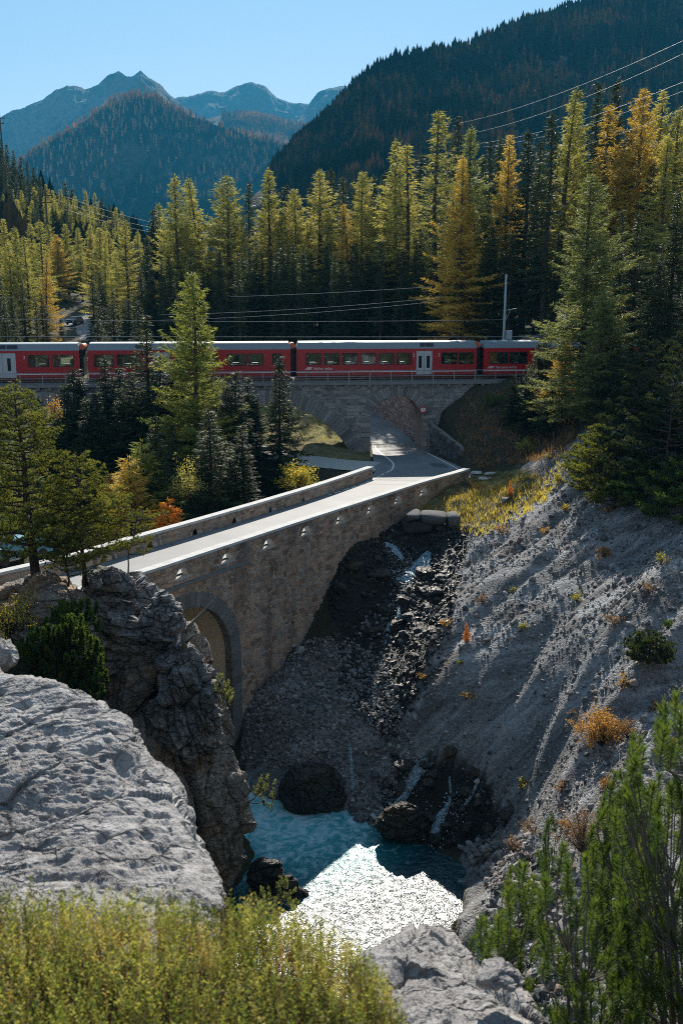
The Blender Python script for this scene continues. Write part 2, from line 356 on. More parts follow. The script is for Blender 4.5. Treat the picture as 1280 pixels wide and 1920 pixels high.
# ------------------------------------------------------------------ paths of the road bridge
def crom(P, step=.25):
    P = [np.array(p, float) for p in P]; P = [2*P[0]-P[1]]+P+[2*P[-1]-P[-2]]; o = []
    for i in range(1, len(P)-2):
        n = max(2, int(np.linalg.norm(P[i+1]-P[i])/step))
        for k in range(n):
            t = k/n; a, b, c, d = P[i-1:i+3]
            o.append(.5*((2*b)+(-a+c)*t+(2*a-5*b+4*c-d)*t*t+(-a+3*b-3*c+d)*t**3))
    o.append(P[-2]); return np.array(o)
class Path:
    def __init__(s, P, side=1, smooth=True):
        s.P = crom(P) if smooth else np.array(P, float); d = np.linalg.norm(np.diff(s.P, axis=0), axis=1); s.S = np.concatenate([[0], np.cumsum(d)]); s.len = s.S[-1]; s.side = side
    def pos(s, u): return np.array([np.interp(u, s.S, s.P[:, 0]), np.interp(u, s.S, s.P[:, 1])])
    def tan(s, u):
        a = s.pos(min(u+.15, s.len)); b = s.pos(max(u-.15, 0)); t = a-b; return t/(np.linalg.norm(t)+1e-9)
    def __call__(s, u, d, z):
        """d = outward from the face"""
        u = float(u); ex = 0
        if u < 0: ex = u
        if u > s.len: ex = u-s.len
        t = s.tan(min(max(u, 0), s.len)); n = np.array([t[1], -t[0]])*s.side; p = s.pos(u)+n*d+t*ex
        return np.array([p[0], p[1], z])
    def s_at_y(s, Y): return float(np.interp(Y, s.P[:, 1], s.S))
RP = Path([(-17.5, 42.5), (-13.9, 47.0), (-10.69, 51.2), (-7.45, 56.09), (-3.1, 62.66), (2.32, 70.69), (6.26, 76.56), (9.6, 80.9), (10.9, 82.8)], 1)
LP = Path([(-24.5, 45.0), (-18.42, 51.72), (-15.56, 55.02), (-13.03, 59.), (-10.1, 63.27), (-5.4, 70.51), (-1.67, 76.56), (2.27, 83.71)], -1)
ROAD_Z = 13.2

# ------------------------------------------------------------------ terrain
def W(px, py, Y): return tuple(aty(px, py, Y))
CP = [ # river bed
 (3, 46, -1.2), (2, 40, -1.2), (1, 32, -1.2), (0, 24, -1.4), (-1, 49, -1), (-3, 50.5, -.9), (-6, 53, -.8), (-10, 58, -.3), (-15, 64, .8), (-22, 72, 2), (-30, 84, 4), (-45, 100, 7),
 (5, 44, -.7), (4.5, 36, -.8),
 # right bank and scree
 W(930, 1570, 46.3), W(900, 1560, 47.2), W(935, 1640, 43.8), W(925, 1700, 41), W(1000, 1650, 38.5), W(1050, 1700, 34.5), W(1050, 1850, 30), W(900, 1760, 38), W(1100, 1600, 35.5),
 W(700, 1330, 55.5), W(650, 1450, 53), W(600, 1540, 51.6), W(730, 1180, 62.5), W(780, 1060, 68.5), W(850, 1250, 54), W(930, 1400, 49.5), W(1100, 1400, 43.5), W(1100, 1500, 39.5),
 W(1280, 1500, 37), W(1280, 1380, 41), W(1280, 1200, 47), W(1280, 1700, 28), W(1280, 1000, 56), W(1100, 1200, 51), W(1000, 1100, 58.5), W(1000, 1250, 52), W(1100, 950, 66), W(1180, 1060, 58), W(1250, 750, 73), W(1150, 800, 75), W(1050, 850, 79),
 W(1280, 850, 66), W(980, 950, 73), W(900, 1080, 64), W(820, 1180, 59),
 W(1500, 700, 70), W(1600, 1000, 52), W(1600, 1400, 36),
 # bridge wall foot
 (-5.6, 58.8, 3.4), (-4, 57.5, 3.3), (-2.7, 63, 5.4), (0, 67.2, 10.3), (3.2, 71, 11.2), (6.2, 75.5, 12.2), (-2.5, 58, 3.6), (-3, 54.5, 1.9), (-6.5, 56.2, .6),
 # ledge beside the road end
 W(770, 945, 76.5), W(800, 960, 75.5), W(880, 955, 76), W(940, 900, 82), W(860, 905, 82.5), W(870, 1000, 71), W(790, 1005, 72), (13.2, 86, 13.3),
 # road, junction, viaduct foot
 (6, 82, 13.1), (10, 86, 13.1), (7, 92, 13.1), (6, 98, 13.1), (5, 108, 13.2), (2, 120, 14), (-2, 88, 13.0), (-5, 93, 13.1), (-10, 100, 13.2), (0, 96, 13.5), (0, 101, 13.6), (-7, 108, 14.2), (-4, 118, 15.2),
 (-12, 120, 16), (0, 132, 18), (10, 112, 16), (10, 120, 19), (-3, 92, 13.1),
 (9.5, 97.2, 16.3), (9.9, 94.5, 15.6), (11.3, 91.3, 14.9), (10.3, 97.6, 17.2), (12.6, 98, 19), (13.5, 90, 15.4), (13, 95, 17.2), W(920, 722, 98.5), W(860, 760, 97.6), (16, 92, 16.5), W(1000, 800, 91), W(1000, 725, 97), (20, 101, 20.2), (30, 103, 20.6), (45, 105, 22), (60, 110, 27), W(1130, 740, 86),
 # between the bridges, left
 (-10, 76, 8.5), (-16, 80, 8), (-5, 84, 11), (-12, 90, 10.5), (-22, 92, 9.5), (-5, 78, 10), (-20, 68, 5), (-26, 62, 11), (-26, 56, 13), (-22, 52, 13.1), (-34, 60, 13.2), (-34, 75, 11),
 (-28, 100, 10), (-20, 108, 12),
 # left, near bank
 (-14, 46, 13), (-12, 42, 12), (-15.5, 42.5, 15.6), (-14, 36, 14), (-19, 44, 15.4), (-20, 40, 16), (-30, 45, 15), (-8, 46, 4), (-6, 44, 1), (-6, 38, 1), (-9, 34, 6), (-12, 28, 12), (-5, 30, 1.5), (-5, 24, 4), (-10, 20, 16), (-20, 25, 20),
 # camera hill
 (0, 0, 27.3), (-2, 3, 26.6), (2, 3, 25.3), (3.5, 5, 21.8), (-.5, 3.4, 26.0), (0, 6, 23.8), (-3, 8, 24.2), (4, 7, 19.5), (7, 10, 16.5), (0, 11, 17.5), (4, 13, 16), (-6, 12, 22), (9, 17, 12.5), (3, 18, 8), (0, 18, 6), (8, 23, 8.4), (14, 18, 15), (20, 14, 24), (20, 26, 20), (-20, 8, 28), (0, -15, 28.5), (-20, -15, 31), (20, -15, 31), (8, 4, 23), (14, 8, 24),
 # behind the train
 (-25, 125, 17), (20, 120, 22), (40, 118, 25), (-45, 120, 16), (60, 125, 31), (0, 150, 22), (40, 150, 31), (-40, 150, 19), W(135, 602, 195), W(110, 640, 165), (-30, 200, 22), (0, 200, 26), (60, 200, 42), (-90, 200, 34), (90, 140, 44), (-90, 120, 28), (-80, 60, 22), (-60, 90, 16), (90, 60, 50), (60, 60, 36), (60, 20, 40), (-60, 20, 34),
]
CP = np.array([tuple(map(float, c)) for c in CP])
def _tps(d2): return .5*d2*np.log(d2+1e-9)
_A = CP[:, :2]/40; _n = len(CP)
_K = _tps(((_A[:, None]-_A[None])**2).sum(2))+np.eye(_n)*2e-4; _P = np.concatenate([np.ones((_n, 1)), _A], 1)
_Wt = np.linalg.solve(np.block([[_K, _P], [_P.T, np.zeros((3, 3))]]), np.concatenate([CP[:, 2], np.zeros(3)]))
ROADC = np.array([(-40, 36), (-30, 44.5), (-21, 53), (6, 80), (8, 85), (7.6, 92), (5.6, 99.5), (5.2, 106), (2.4, 119), (-2.5, 130), (-12, 143), (-26, 155), (-38, 165), (-46, 178), (-51, 195), (-50, 212), (-38, 226)], float)
ROADZ = np.array([13.2, 13.2, 13.2, 13.2, 13.2, 13.2, 13.2, 13.25, 14.0, 15.2, 17, 18.8, 20, 21.6, 23.2, 24.5, 26])
_rp = Path(ROADC); _rz = None
def segdist(X, Y, P, Z):
    best = np.full(X.shape, 1e9); bz = np.zeros(X.shape)
    for i in range(len(P)-1):
        a, b = P[i], P[i+1]; d = b-a; t = np.clip(((X-a[0])*d[0]+(Y-a[1])*d[1])/(d@d), 0, 1)
        q = np.hypot(X-a[0]-t*d[0], Y-a[1]-t*d[1]); m = q < best; best = np.where(m, q, best); bz = np.where(m, Z[i]+t*(Z[i+1]-Z[i]), bz)
    return best, bz
def sst(x, a, b):
    t = np.clip((x-a)/(b-a), 0, 1); return t*t*(3-2*t)
def inpoly(x, y, poly):
    r = np.zeros(x.shape, bool); n = len(poly)
    for i in range(n):
        x1, y1 = poly[i]; x2, y2 = poly[(i+1) % n]
        c = ((y1 > y) != (y2 > y)); r ^= c & (x < (x2-x1)*(y-y1)/((y2-y1) if y2 != y1 else 1e-9)+x1)
    return r
def base_h(X, Y):
    sh = np.shape(X); X = np.ravel(np.asarray(X, float)); Y = np.ravel(np.asarray(Y, float)); out = np.zeros(len(X))
    for i in range(0, len(X), 20000):
        x = np.clip(X[i:i+20000], -110, 110)/40; y = np.clip(Y[i:i+20000], -30, 225)/40
        d2 = (x[:, None]-_A[None, :, 0])**2+(y[:, None]-_A[None, :, 1])**2
        out[i:i+20000] = _tps(d2)@_Wt[:_n]+_Wt[_n]+x*_Wt[_n+1]+y*_Wt[_n+2]
    # far ground: a gently rising valley floor
    r = np.maximum(np.maximum(np.abs(X)-110, 0), np.maximum(Y-225, 0)); r = np.maximum(r, -30-Y)
    out = out*(1-sst(r, 0, 200))+sst(r, 0, 200)*(20+0*X)
    # roads and the gravel junction are level
    d, z = segdist(X, Y, ROADC, ROADZ)
    onb = (Y > 46) & (Y < 81) & (X > -19)
    k = (1-sst(d, 3.0, 4.0))*np.where(onb & (Y < 79), 0, 1)*(1-sst(-Y, -54, -50)*0)
    out = out*(1-k)+k*(z-.12)
    d2, z2 = segdist(X, Y, np.array([(5, 88.5), (-1, 90.2), (-5, 93.5), (-10.5, 102), (-14, 112)], float), np.array([13.2, 13.2, 13.2, 13.3, 14.0]))
    k = 1-sst(d2, 1.6, 3.4); out = out*(1-k)+k*(z2-.1)
    return out.reshape(sh)
def img_masks(X, Y, Z):
    px, py, wv = proj(np.stack([X, Y, Z], -1))
    jx = fbm(np.stack([X*.4, Y*.4, Z*0], -1).reshape(-1, 3), 4, 5).reshape(X.shape)*40
    vis = (Y > 22) & (Y < 100)
    scree = inpoly(px+jx, py+jx*.6, [(640, 1190), (700, 1130), (830, 1030), (930, 960), (1000, 880), (1120, 800), (1250, 690), (1800, 600), (1800, 2200), (760, 2200), (870, 1700), (880, 1560), (700, 1540), (450, 1500), (440, 1310)]) & vis
    ledge = inpoly(px+jx*.4, py, [(740, 950), (860, 888), (1000, 880), (1010, 920), (930, 985), (760, 990)]) & vis
    field = (Y > 90) & (Y < 150) & (X > -60) & ((X < 3) | ((Y > 106) & (X < 12)))
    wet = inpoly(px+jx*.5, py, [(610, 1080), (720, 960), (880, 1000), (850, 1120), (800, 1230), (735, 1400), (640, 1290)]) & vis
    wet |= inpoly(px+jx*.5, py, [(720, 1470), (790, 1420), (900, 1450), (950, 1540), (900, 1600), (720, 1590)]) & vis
    return scree, ledge, field, wet
def ground_detail(X, Y, Z):
    sh = X.shape; P = np.stack([X.ravel(), Y.ravel(), Z.ravel()*0], 1)
    scree, ledge, field, wet = [m.ravel() for m in img_masks(X, Y, Z)]
    d, _ = segdist(P[:, 0], P[:, 1], ROADC, ROADZ); d2, _ = segdist(P[:, 0], P[:, 1], np.array([(5, 88.5), (-5, 93.5), (-10.5, 102)], float), np.zeros(3))
    calm = sst(d, 3.5, 7)*sst(d2, 2, 4)
    onb = (P[:, 1] > 46) & (P[:, 1] < 79) & (P[:, 0] > -19); calm = np.where(onb, 1, calm)
    n1 = fbm(P*.22, 4, 11); n2 = fbm(P*1.1, 4, 21)
    # runnels along the fall line of the scree (down to the left)
    a = R(38); U = np.stack([P[:, 0]*math.cos(a)+P[:, 1]*math.sin(a), -P[:, 0]*math.sin(a)+P[:, 1]*math.cos(a), P[:, 2]], 1)
    run = fbm(U*np.array([.12, .8, 1]), 4, 31, ridge=True)
    amp = np.where(wet, .35, np.where(scree, .16, .35))
    z = n1*.45*np.where(scree, .5, 1)+n2*amp+np.where(scree & ~wet, run*.35+fbm(U*np.array([.05, .28, 1]), 3, 37, ridge=True)*1.0, 0)
    far = sst(P[:, 1], 150, 400); z = z+far*fbm(P*.01, 4, 3)*12
    return (z*calm).reshape(sh)
xs = np.concatenate([-np.geomspace(3600, 46, 26), np.arange(-40, -24, 1.0), np.arange(-24, 30, .3), np.arange(30, 46, 1.0), np.geomspace(47, 3600, 26)])
ys = np.concatenate([-np.geomspace(400, 6, 10), np.arange(-5, 2, .5), np.arange(2, 108, .3), np.arange(108, 230, 1.5), np.geomspace(232, 7000, 40)])
GX, GY = np.meshgrid(xs, ys); GZ = base_h(GX, GY); GZ = GZ+ground_detail(GX, GY, GZ)
# keep the ground from poking up through river level where the pool is
def ground(x, y):
    """height of the finished terrain sheet (bilinear)"""
    i = np.clip(np.searchsorted(xs, x)-1, 0, len(xs)-2); j = np.clip(np.searchsorted(ys, y)-1, 0, len(ys)-2)
    u = (x-xs[i])/(xs[i+1]-xs[i]); v = (y-ys[j])/(ys[j+1]-ys[j])
    return (GZ[j, i]*(1-u)+GZ[j, i+1]*u)*(1-v)+(GZ[j+1, i]*(1-u)+GZ[j+1, i+1]*u)*v
def hit(px, py, y0=12, y1=240, n=600):
    Y = np.linspace(y0, y1, n); P = aty(px, py, Y); g = ground(P[:, 0], P[:, 1]); m = np.nonzero(P[:, 2] < g)[0]
    if not len(m): return None
    i = m[0]; 
    if i == 0: return P[0]
    a = P[i-1, 2]-g[i-1]; b = g[i]-P[i, 2]; t = a/(a+b+1e-9); return P[i-1]*(1-t)+P[i]*t
sc_, le_, fi_, we_ = img_masks(GX, GY, GZ)
nx, ny = len(xs), len(ys); idx = np.arange(nx*ny).reshape(ny, nx)
Fq = np.stack([idx[:-1, :-1], idx[:-1, 1:], idx[1:, 1:], idx[1:, :-1]], -1).reshape(-1, 4)
def _ground(m, t, N, L, out):
    g = N('NewGeometry').outputs['Position']
    def nz(s, d=6., r=.65, mp=None):
        n = N('TexNoise', i_Scale=s, i_Detail=d, i_Roughness=r)
        if mp: q = N('Mapping'); q.inputs['Rotation'].default_value = (0, 0, R(-38)); q.inputs['Scale'].default_value = mp; L(g, q.inputs[0]); L(q.outputs[0], n.inputs[0])
        else: L(g, n.inputs[0])
        return n.outputs[0]
    fine = nz(7., 8., .75); med = nz(.9); big = nz(.12, 4.); st = nz(.7, 7., .7, (.16, 1.5, .16))
    v = N('TexVoronoi', i_Scale=9.); L(g, v.inputs[0])
    scr_w = None
    soil = mixc(N, L, fine, (.028, .024, .016), (.09, .075, .05))
    soil = mixc(N, L, ramp(N, L, med, [(.45, (0,)*3), (.6, (.8,)*3)]), soil, (.045, .05, .018))
    gr = mixc(N, L, ramp(N, L, med, [(.4, (0,)*3), (.6, (1,)*3)]), (.1, .12, .03), (.25, .2, .08)); gr = mixc(N, L, ramp(N, L, big, [(.45, (0,)*3), (.6, (.6,)*3)]), gr, (.3, .24, .17))
    scr = ramp(N, L, mth(N, L, 'ADD', mth(N, L, 'MULTIPLY', fine, .42), mth(N, L, 'MULTIPLY', st, .58)), [(.32, (.035, .034, .034)), (.48, (.19, .187, .187)), (.62, (.48, .475, .475))])  # fall-line streaks; pale and dark contrast also paints sunlit and shaded bands
    scr = mixc(N, L, ramp(N, L, nz(.28, 6., .7), [(.52, (0,)*3), (.62, (.6,)*3)]), scr, (.1, .075, .055))
    scr = mixc(N, L, .35, scr, v.outputs['Color'], 'MULTIPLY') if False else scr
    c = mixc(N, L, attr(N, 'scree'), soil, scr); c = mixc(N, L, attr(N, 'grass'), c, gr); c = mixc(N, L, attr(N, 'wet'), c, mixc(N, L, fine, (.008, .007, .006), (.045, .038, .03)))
    h = mth(N, L, 'ADD', fine, mth(N, L, 'MULTIPLY', v.outputs['Distance'], -.8))
    p = prin(N, L, out, c, .9, h, .9, .16, .25); L(mth(N, L, 'SUBTRACT', .92, mth(N, L, 'MULTIPLY', attr(N, 'wet'), .5)), p.inputs['Roughness'])
M['ground'] = mat('ground_surface', _ground)
def _sm(a): return a.astype(float).ravel()
me = mesh_np('ground', np.stack([GX, GY, GZ], -1).reshape(-1, 3), Fq, smooth=True, mats=[M['ground']],
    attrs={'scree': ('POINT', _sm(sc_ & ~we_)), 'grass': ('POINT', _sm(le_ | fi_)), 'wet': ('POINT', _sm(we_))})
link('ground', me, kind='structure')

# ------------------------------------------------------------------ road, paint, gravel path
def ribbon(name, A, B, zs, mats, nsub=1, kind='structure', parent=None, thick=0):
    A = np.array(A, float); B = np.array(B, float); n = len(A); V = []
    for i in range(n):
        z = zs[i] if hasattr(zs, '__len__') else zs; V += [(*A[i], z), (*B[i], z)]
    F = [(2*i, 2*i+1, 2*i+3, 2*i+2) for i in range(n-1)]
    me = mesh_np(name, V, F, mats=[mats], smooth=True); return link(name, me, parent, kind=kind)
uR = np.linspace(0, RP.len, 60); uL = np.linspace(0, LP.len, 60)
edR = [RP(u, -.42, 0)[:2] for u in uR]; edL = [LP(u, -.42, 0)[:2] for u in uL]
exR = crom([(11.0, 83.5), (11.2, 85.5), (10.9, 88), (9.6, 93), (7.95, 99.5), (7.5, 104.5), (4.9, 119), (0, 131.5), (-10, 145), (-24.4, 157.4), (-36, 167), (-43.5, 180), (-48, 195), (-47, 211), (-36, 223)], 1.0)
exL = crom([(2.6, 84.3), (3.0, 86.5), (3.0, 88.5), (3.0, 93), (3.05, 99), (2.9, 104.5), (.5, 118), (-4.8, 128.5), (-13.8, 141), (-27.6, 152.6), (-40, 163), (-48.5, 176), (-54, 195), (-53, 213), (-40, 229)], 1.0)
def resamp(P, n):
    P = np.array(P); d = np.concatenate([[0], np.cumsum(np.linalg.norm(np.diff(P, axis=0), axis=1))]); u = np.linspace(0, d[-1], n); return np.stack([np.interp(u, d, P[:, 0]), np.interp(u, d, P[:, 1])], 1)
exR = resamp(exR, 110); exL = resamp(exL, 110)
A = np.concatenate([edL, exL]); B = np.concatenate([edR, exR]); mid = (A+B)/2
_, rz = segdist(mid[:, 0], mid[:, 1], ROADC, ROADZ); rz[:60] = ROAD_Z; rz = np.maximum(rz, ROAD_Z)
ribbon('road', A, B, rz, M['asphalt'])
def line_on_road(name, P, wd, z, dash=None):
    P = np.array(P, float); t = np.gradient(P, axis=0); t /= np.linalg.norm(t, axis=1, keepdims=True); n = np.stack([t[:, 1], -t[:, 0]], 1)
    V = []; F = []
    for i in range(len(P)): V += [(*(P[i]-n[i]*wd/2), z), (*(P[i]+n[i]*wd/2), z)]
    for i in range(len(P)-1):
        if dash is None or (i % dash[0]) < dash[1]: F.append((2*i, 2*i+1, 2*i+3, 2*i+2))
    return link(name, mesh_np(name, V, F, mats=[M['road_paint']]), kind='structure')
line_on_road('road_marking', crom([(10.3, 82.5), (10.55, 85), (10.3, 88), (9.2, 93), (8.4, 96.4)], .2), .14, ROAD_Z+.005)
line_on_road('road_marking', crom([(3.2, 105), (3.6, 98.2), (4.3, 94), (4.75, 90.5), (4.5, 87.4), (3.9, 85.8)], .2), .15, ROAD_Z+.005)
line_on_road('road_marking', crom([(3.7, 85.3), (2.9, 83.2), (1.5, 80.2), (-1.0, 76.2)], .2), .13, ROAD_Z+.005, (6, 4))
# patched rectangle in the asphalt
def _patch(m, t, N, L, out): prin(N, L, out, (.1, .105, .11), .7)
link('road_patch', mesh_np('road_patch', [(8.2, 88.6, ROAD_Z+.004), (9.6, 88.1, ROAD_Z+.004), (9.5, 90.3, ROAD_Z+.004), (8.1, 90.7, ROAD_Z+.004)], [(0, 1, 2, 3)], mats=[mat('asphalt_patch', _patch)]), kind='structure')
gp = crom([(3.6, 88.6), (0, 90.0), (-4.2, 93), (-7.5, 97.5), (-10.8, 103), (-13.5, 111)], .6); t_ = np.gradient(gp, axis=0); t_ /= np.linalg.norm(t_, axis=1, keepdims=True); n_ = np.stack([t_[:, 1], -t_[:, 0]], 1)
gw = np.linspace(2.6, 1.5, len(gp))[:, None]; gz = np.interp(gp[:, 1], [88, 103, 111], [ROAD_Z-.006, 13.3, 14.0])
ribbon('gravel_path', gp-n_*gw, gp+n_*gw, gz, M['gravel'])

# ------------------------------------------------------------------ river
wx = np.arange(-30, 12, .22); wy = np.arange(4, 66, .22); WX, WY = np.meshgrid(wx, wy)
P_ = np.stack([WX.ravel(), WY.ravel(), 0*WX.ravel()], 1)
wz = np.maximum(0, WY.ravel()-52)*.12+fbm(P_*.9, 3, 3)*.05+fbm(P_*2.6, 3, 8)*.03
ii = np.arange(WX.size).reshape(WX.shape)
def _water(m, t, N, L, out):
    g = N('NewGeometry').outputs['Position']
    def nz(s, d=5., r=.6, dist=0.):
        n = N('TexNoise', i_Scale=s, i_Detail=d, i_Roughness=r, i_Distortion=dist); L(g, n.inputs[0]); return n.outputs[0]
    f = nz(1.3, 7., .62, 1.4); sp = N('SeparateXYZ'); L(g, sp.inputs[0])
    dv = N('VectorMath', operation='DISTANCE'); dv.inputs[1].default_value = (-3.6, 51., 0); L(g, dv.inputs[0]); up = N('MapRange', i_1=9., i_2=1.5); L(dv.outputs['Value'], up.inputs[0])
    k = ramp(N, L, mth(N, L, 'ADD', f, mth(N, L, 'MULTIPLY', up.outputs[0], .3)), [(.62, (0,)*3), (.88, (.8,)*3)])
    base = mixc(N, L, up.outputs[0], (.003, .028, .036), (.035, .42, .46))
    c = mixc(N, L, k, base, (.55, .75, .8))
    w = mth(N, L, 'ADD', nz(2.6, 4., .6, .6), mth(N, L, 'MULTIPLY', nz(8., 2., .5), .1))
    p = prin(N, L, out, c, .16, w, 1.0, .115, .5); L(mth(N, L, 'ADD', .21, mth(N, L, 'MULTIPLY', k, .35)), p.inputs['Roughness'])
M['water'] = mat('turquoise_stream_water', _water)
link('river', mesh_np('river', np.stack([WX.ravel(), WY.ravel(), wz], 1), np.stack([ii[:-1, :-1], ii[:-1, 1:], ii[1:, 1:], ii[1:, :-1]], -1).reshape(-1, 4), smooth=True, mats=[M['water']]), kind='structure')

# ------------------------------------------------------------------ mountains
def mountain(name, prof, D, Wf, basez, mt, nu=220, nv=90, amp=60, scale=300, jag=2.0, seed=0, curve=1.0, backW=.5):
    prof = np.array(prof, float); px = np.linspace(prof[0, 0], prof[-1, 0], nu); py = np.interp(px, prof[:, 0], prof[:, 1])
    j = fbm(np.stack([px*.05, px*0, px*0+seed], 1), 5, seed, .6)*jag; py = py+j
    D = np.interp(px, prof[[0, -1], 0], D); C = aty(px, py, D)
    v = np.concatenate([[-1, -.5, -.2, -.06], np.linspace(0, 1, nv)**1.15])
    dr = C[:, :2]/np.linalg.norm(C[:, :2], axis=1, keepdims=True)
    Wd = Wf*D; drop = C[:, 2]-basez; X = np.zeros((len(v), nu)); Y = X.copy(); Z = X.copy()
    for i, t in enumerate(v):
        q = -t*Wd; X[i] = C[:, 0]+dr[:, 0]*q; Y[i] = C[:, 1]+dr[:, 1]*q
        Z[i] = C[:, 2]-drop*(t**curve if t >= 0 else -t*backW)
    P = np.stack([X.ravel()/scale, Y.ravel()/scale, np.full(X.size, seed*3.1)], 1)
    nn = (fbm(P, 6, seed+2, .52, ridge=True)*.5-.5).reshape(X.shape)+.25*(fbm(P*5, 4, seed+7, .6, ridge=True)-.5).reshape(X.shape)
    Z += nn*amp*np.clip(np.abs(v)*5, 0, 1)[:, None]*(drop/drop.max()*.6+.4)
    ii = np.arange(X.size).reshape(X.shape); F = np.stack([ii[:-1, :-1], ii[1:, :-1], ii[1:, 1:], ii[:-1, 1:]], -1).reshape(-1, 4)
    o = link(name, mesh_np(name, np.stack([X, Y, Z], -1).reshape(-1, 3), F, smooth=False, mats=[mt]), kind='structure')
    return o, np.stack([X, Y, Z], -1), v
def mount_mat(name, forest, rock, brown, sc, thr=.5, alt=None):
    def b(m, t, N, L, out):
        g = N('NewGeometry').outputs['Position']
        def nz(s, d=8., r=.65):
            n = N('TexNoise', i_Scale=s/sc, i_Detail=d, i_Roughness=r); L(g, n.inputs[0]); return n.outputs[0]
        a = nz(3.); f = nz(25., 6., .75); h = nz(1.)
        c = mixc(N, L, ramp(N, L, a, [(thr-.06, (0,)*3), (thr+.06, (1,)*3)]), forest, rock)
        c = mixc(N, L, ramp(N, L, h, [(.48, (0,)*3), (.62, (.8,)*3)]), c, brown)
        c = mixc(N, L, .8, c, ramp(N, L, f, [(.35, (.35,)*3), (.65, (1.6,)*3)]), 'MULTIPLY')
        prin(N, L, out, c, .95, f, .8, sc*.02, .1)
    return mat(name, b)
M['mt_far'] = mount_mat('far_rock_face', (.07, .075, .07), (.17, .165, .16), (.13, .1, .075), 500, .42)
M['mt_forest'] = mount_mat('forested_slope', (.03, .042, .03), (.1, .1, .095), (.07, .055, .035), 300, .6)
M['mt_plateau'] = mount_mat('sunlit_alpine_meadow', (.12, .1, .06), (.2, .18, .15), (.22, .13, .08), 300, .5)
M['mt_near'] = mount_mat('near_forest_floor', (.02, .028, .018), (.11, .11, .11), (.05, .038, .025), 120, .57)
mountain('mountain', [(-260, 300), (-120, 262), (0, 220), (28, 206), (55, 196), (82, 184), (100, 172), (125, 160), (145, 161), (160, 168), (185, 156), (202, 139), (222, 133), (238, 141), (250, 139), (263, 130), (276, 142), (300, 160), (322, 180), (345, 200), (380, 225), (440, 260)], (4600, 4300), .42, 250, M['mt_far'], 420, 110, 520, 800, 6, 1)
mountain('mountain', [(250, 230), (300, 200), (332, 182), (362, 178), (385, 169), (400, 171), (420, 172), (448, 160), (470, 154), (484, 154), (500, 166), (520, 184), (545, 190), (575, 194), (610, 215), (660, 240)], (6000, 6000), .35, 500, M['mt_far'], 300, 90, 520, 800, 7, 2)
mountain('mountain', [(540, 250), (560, 222), (578, 196), (596, 172), (606, 166), (630, 163), (668, 162), (700, 175), (760, 200)], (5200, 5200), .3, 500, M['mt_far'], 160, 70, 420, 700, 6, 3)
oM, gM, vM = mountain('alpine_meadow', [(360, 232), (390, 222), (420, 214), (460, 213), (500, 220), (540, 230), (580, 236), (640, 240)], (3900, 3900), .26, 330, M['mt_plateau'], 160, 70, 90, 500, 2, 4)
oF, gF, vF = mountain('forested_ridge', [(-200, 420), (-60, 360), (20, 315), (50, 298), (100, 262), (160, 226), (210, 194), (250, 179), (275, 178), (300, 188), (330, 206), (380, 226), (430, 243), (470, 256), (520, 272), (560, 292), (600, 312), (680, 350)], (2500, 2500), .42, 60, M['mt_forest'], 420, 120, 330, 520, 2, 5, .9)
oH, gH, vH = mountain('hillside', [(470, 372), (500, 345), (530, 318), (560, 286), (600, 250), (635, 215), (665, 180), (700, 150), (740, 128), (790, 114), (850, 108), (880, 95), (930, 78), (980, 58), (1050, 38), (1120, 14), (1180, -10), (1300, -50), (1500, -120), (1800, -200)], (800, 1500), .62, 30, M['mt_near'], 420, 130, 95, 160, 3, 6, .85)
oL, gL, vL = mountain('hillside', [(-420, 250), (-200, 300), (-60, 325), (0, 345), (40, 378), (80, 398), (130, 430), (180, 444), (230, 470), (280, 500), (360, 520)], (330, 420), .4, 24, M['mt_near'], 120, 50, 12, 60, 1, 7, .9)
# ------------------------------------------------------------------ masonry
def band(mb, mp, ss, low, top, d0, d1, mi=0, ends=True):
    """solid between low(s) and top(s) over depths d0 (outer) .. d1 (inner)"""
    V = []; n = len(ss)
    for s, l in zip(ss, low):
        t = top(s) if callable(top) else top
        V += [mp(s, d0, l), mp(s, d0, t), mp(s, d1, t), mp(s, d1, l)]
    F = []
    for i in range(n-1):
        a = 4*i; b = a+4; F += [(a, b, b+1, a+1), (a+1, b+1, b+2, a+2), (a+2, b+2, b+3, a+3), (a+3, b+3, b, a)]
    if ends: F += [(0, 1, 2, 3), (4*n-1, 4*n-2, 4*n-3, 4*n-4)]
    mb.add(V, F, mi)
def low_profile(s0, s1, base, holes, step=.3):
    """s samples and lower boundary with arched openings: holes = (centre, radius, zcentre)"""
    ss = list(np.arange(s0, s1, step))+[s1]
    for c, r, zc, zb in holes:
        hw = r if zb >= zc else r
        dx = math.sqrt(max(r*r-max(zb-zc, 0)**2, 0)) if zb > zc else r
        ss = [s for s in ss if not (c-dx-.01 < s < c+dx+.01)]
        ss += [c-dx-1e-4, c+dx+1e-4]+[c+dx*math.cos(math.pi*k/24) for k in range(25)]
    ss = sorted(ss); low = []
    for s in ss:
        z = base
        for c, r, zc, zb in holes:
            dx = math.sqrt(max(r*r-max(zb-zc, 0)**2, 0)) if zb > zc else r
            if abs(s-c) <= dx+1e-6: z = max(base, zc+math.sqrt(max(r*r-(s-c)**2, 0)))
        low.append(z)
    return ss, low
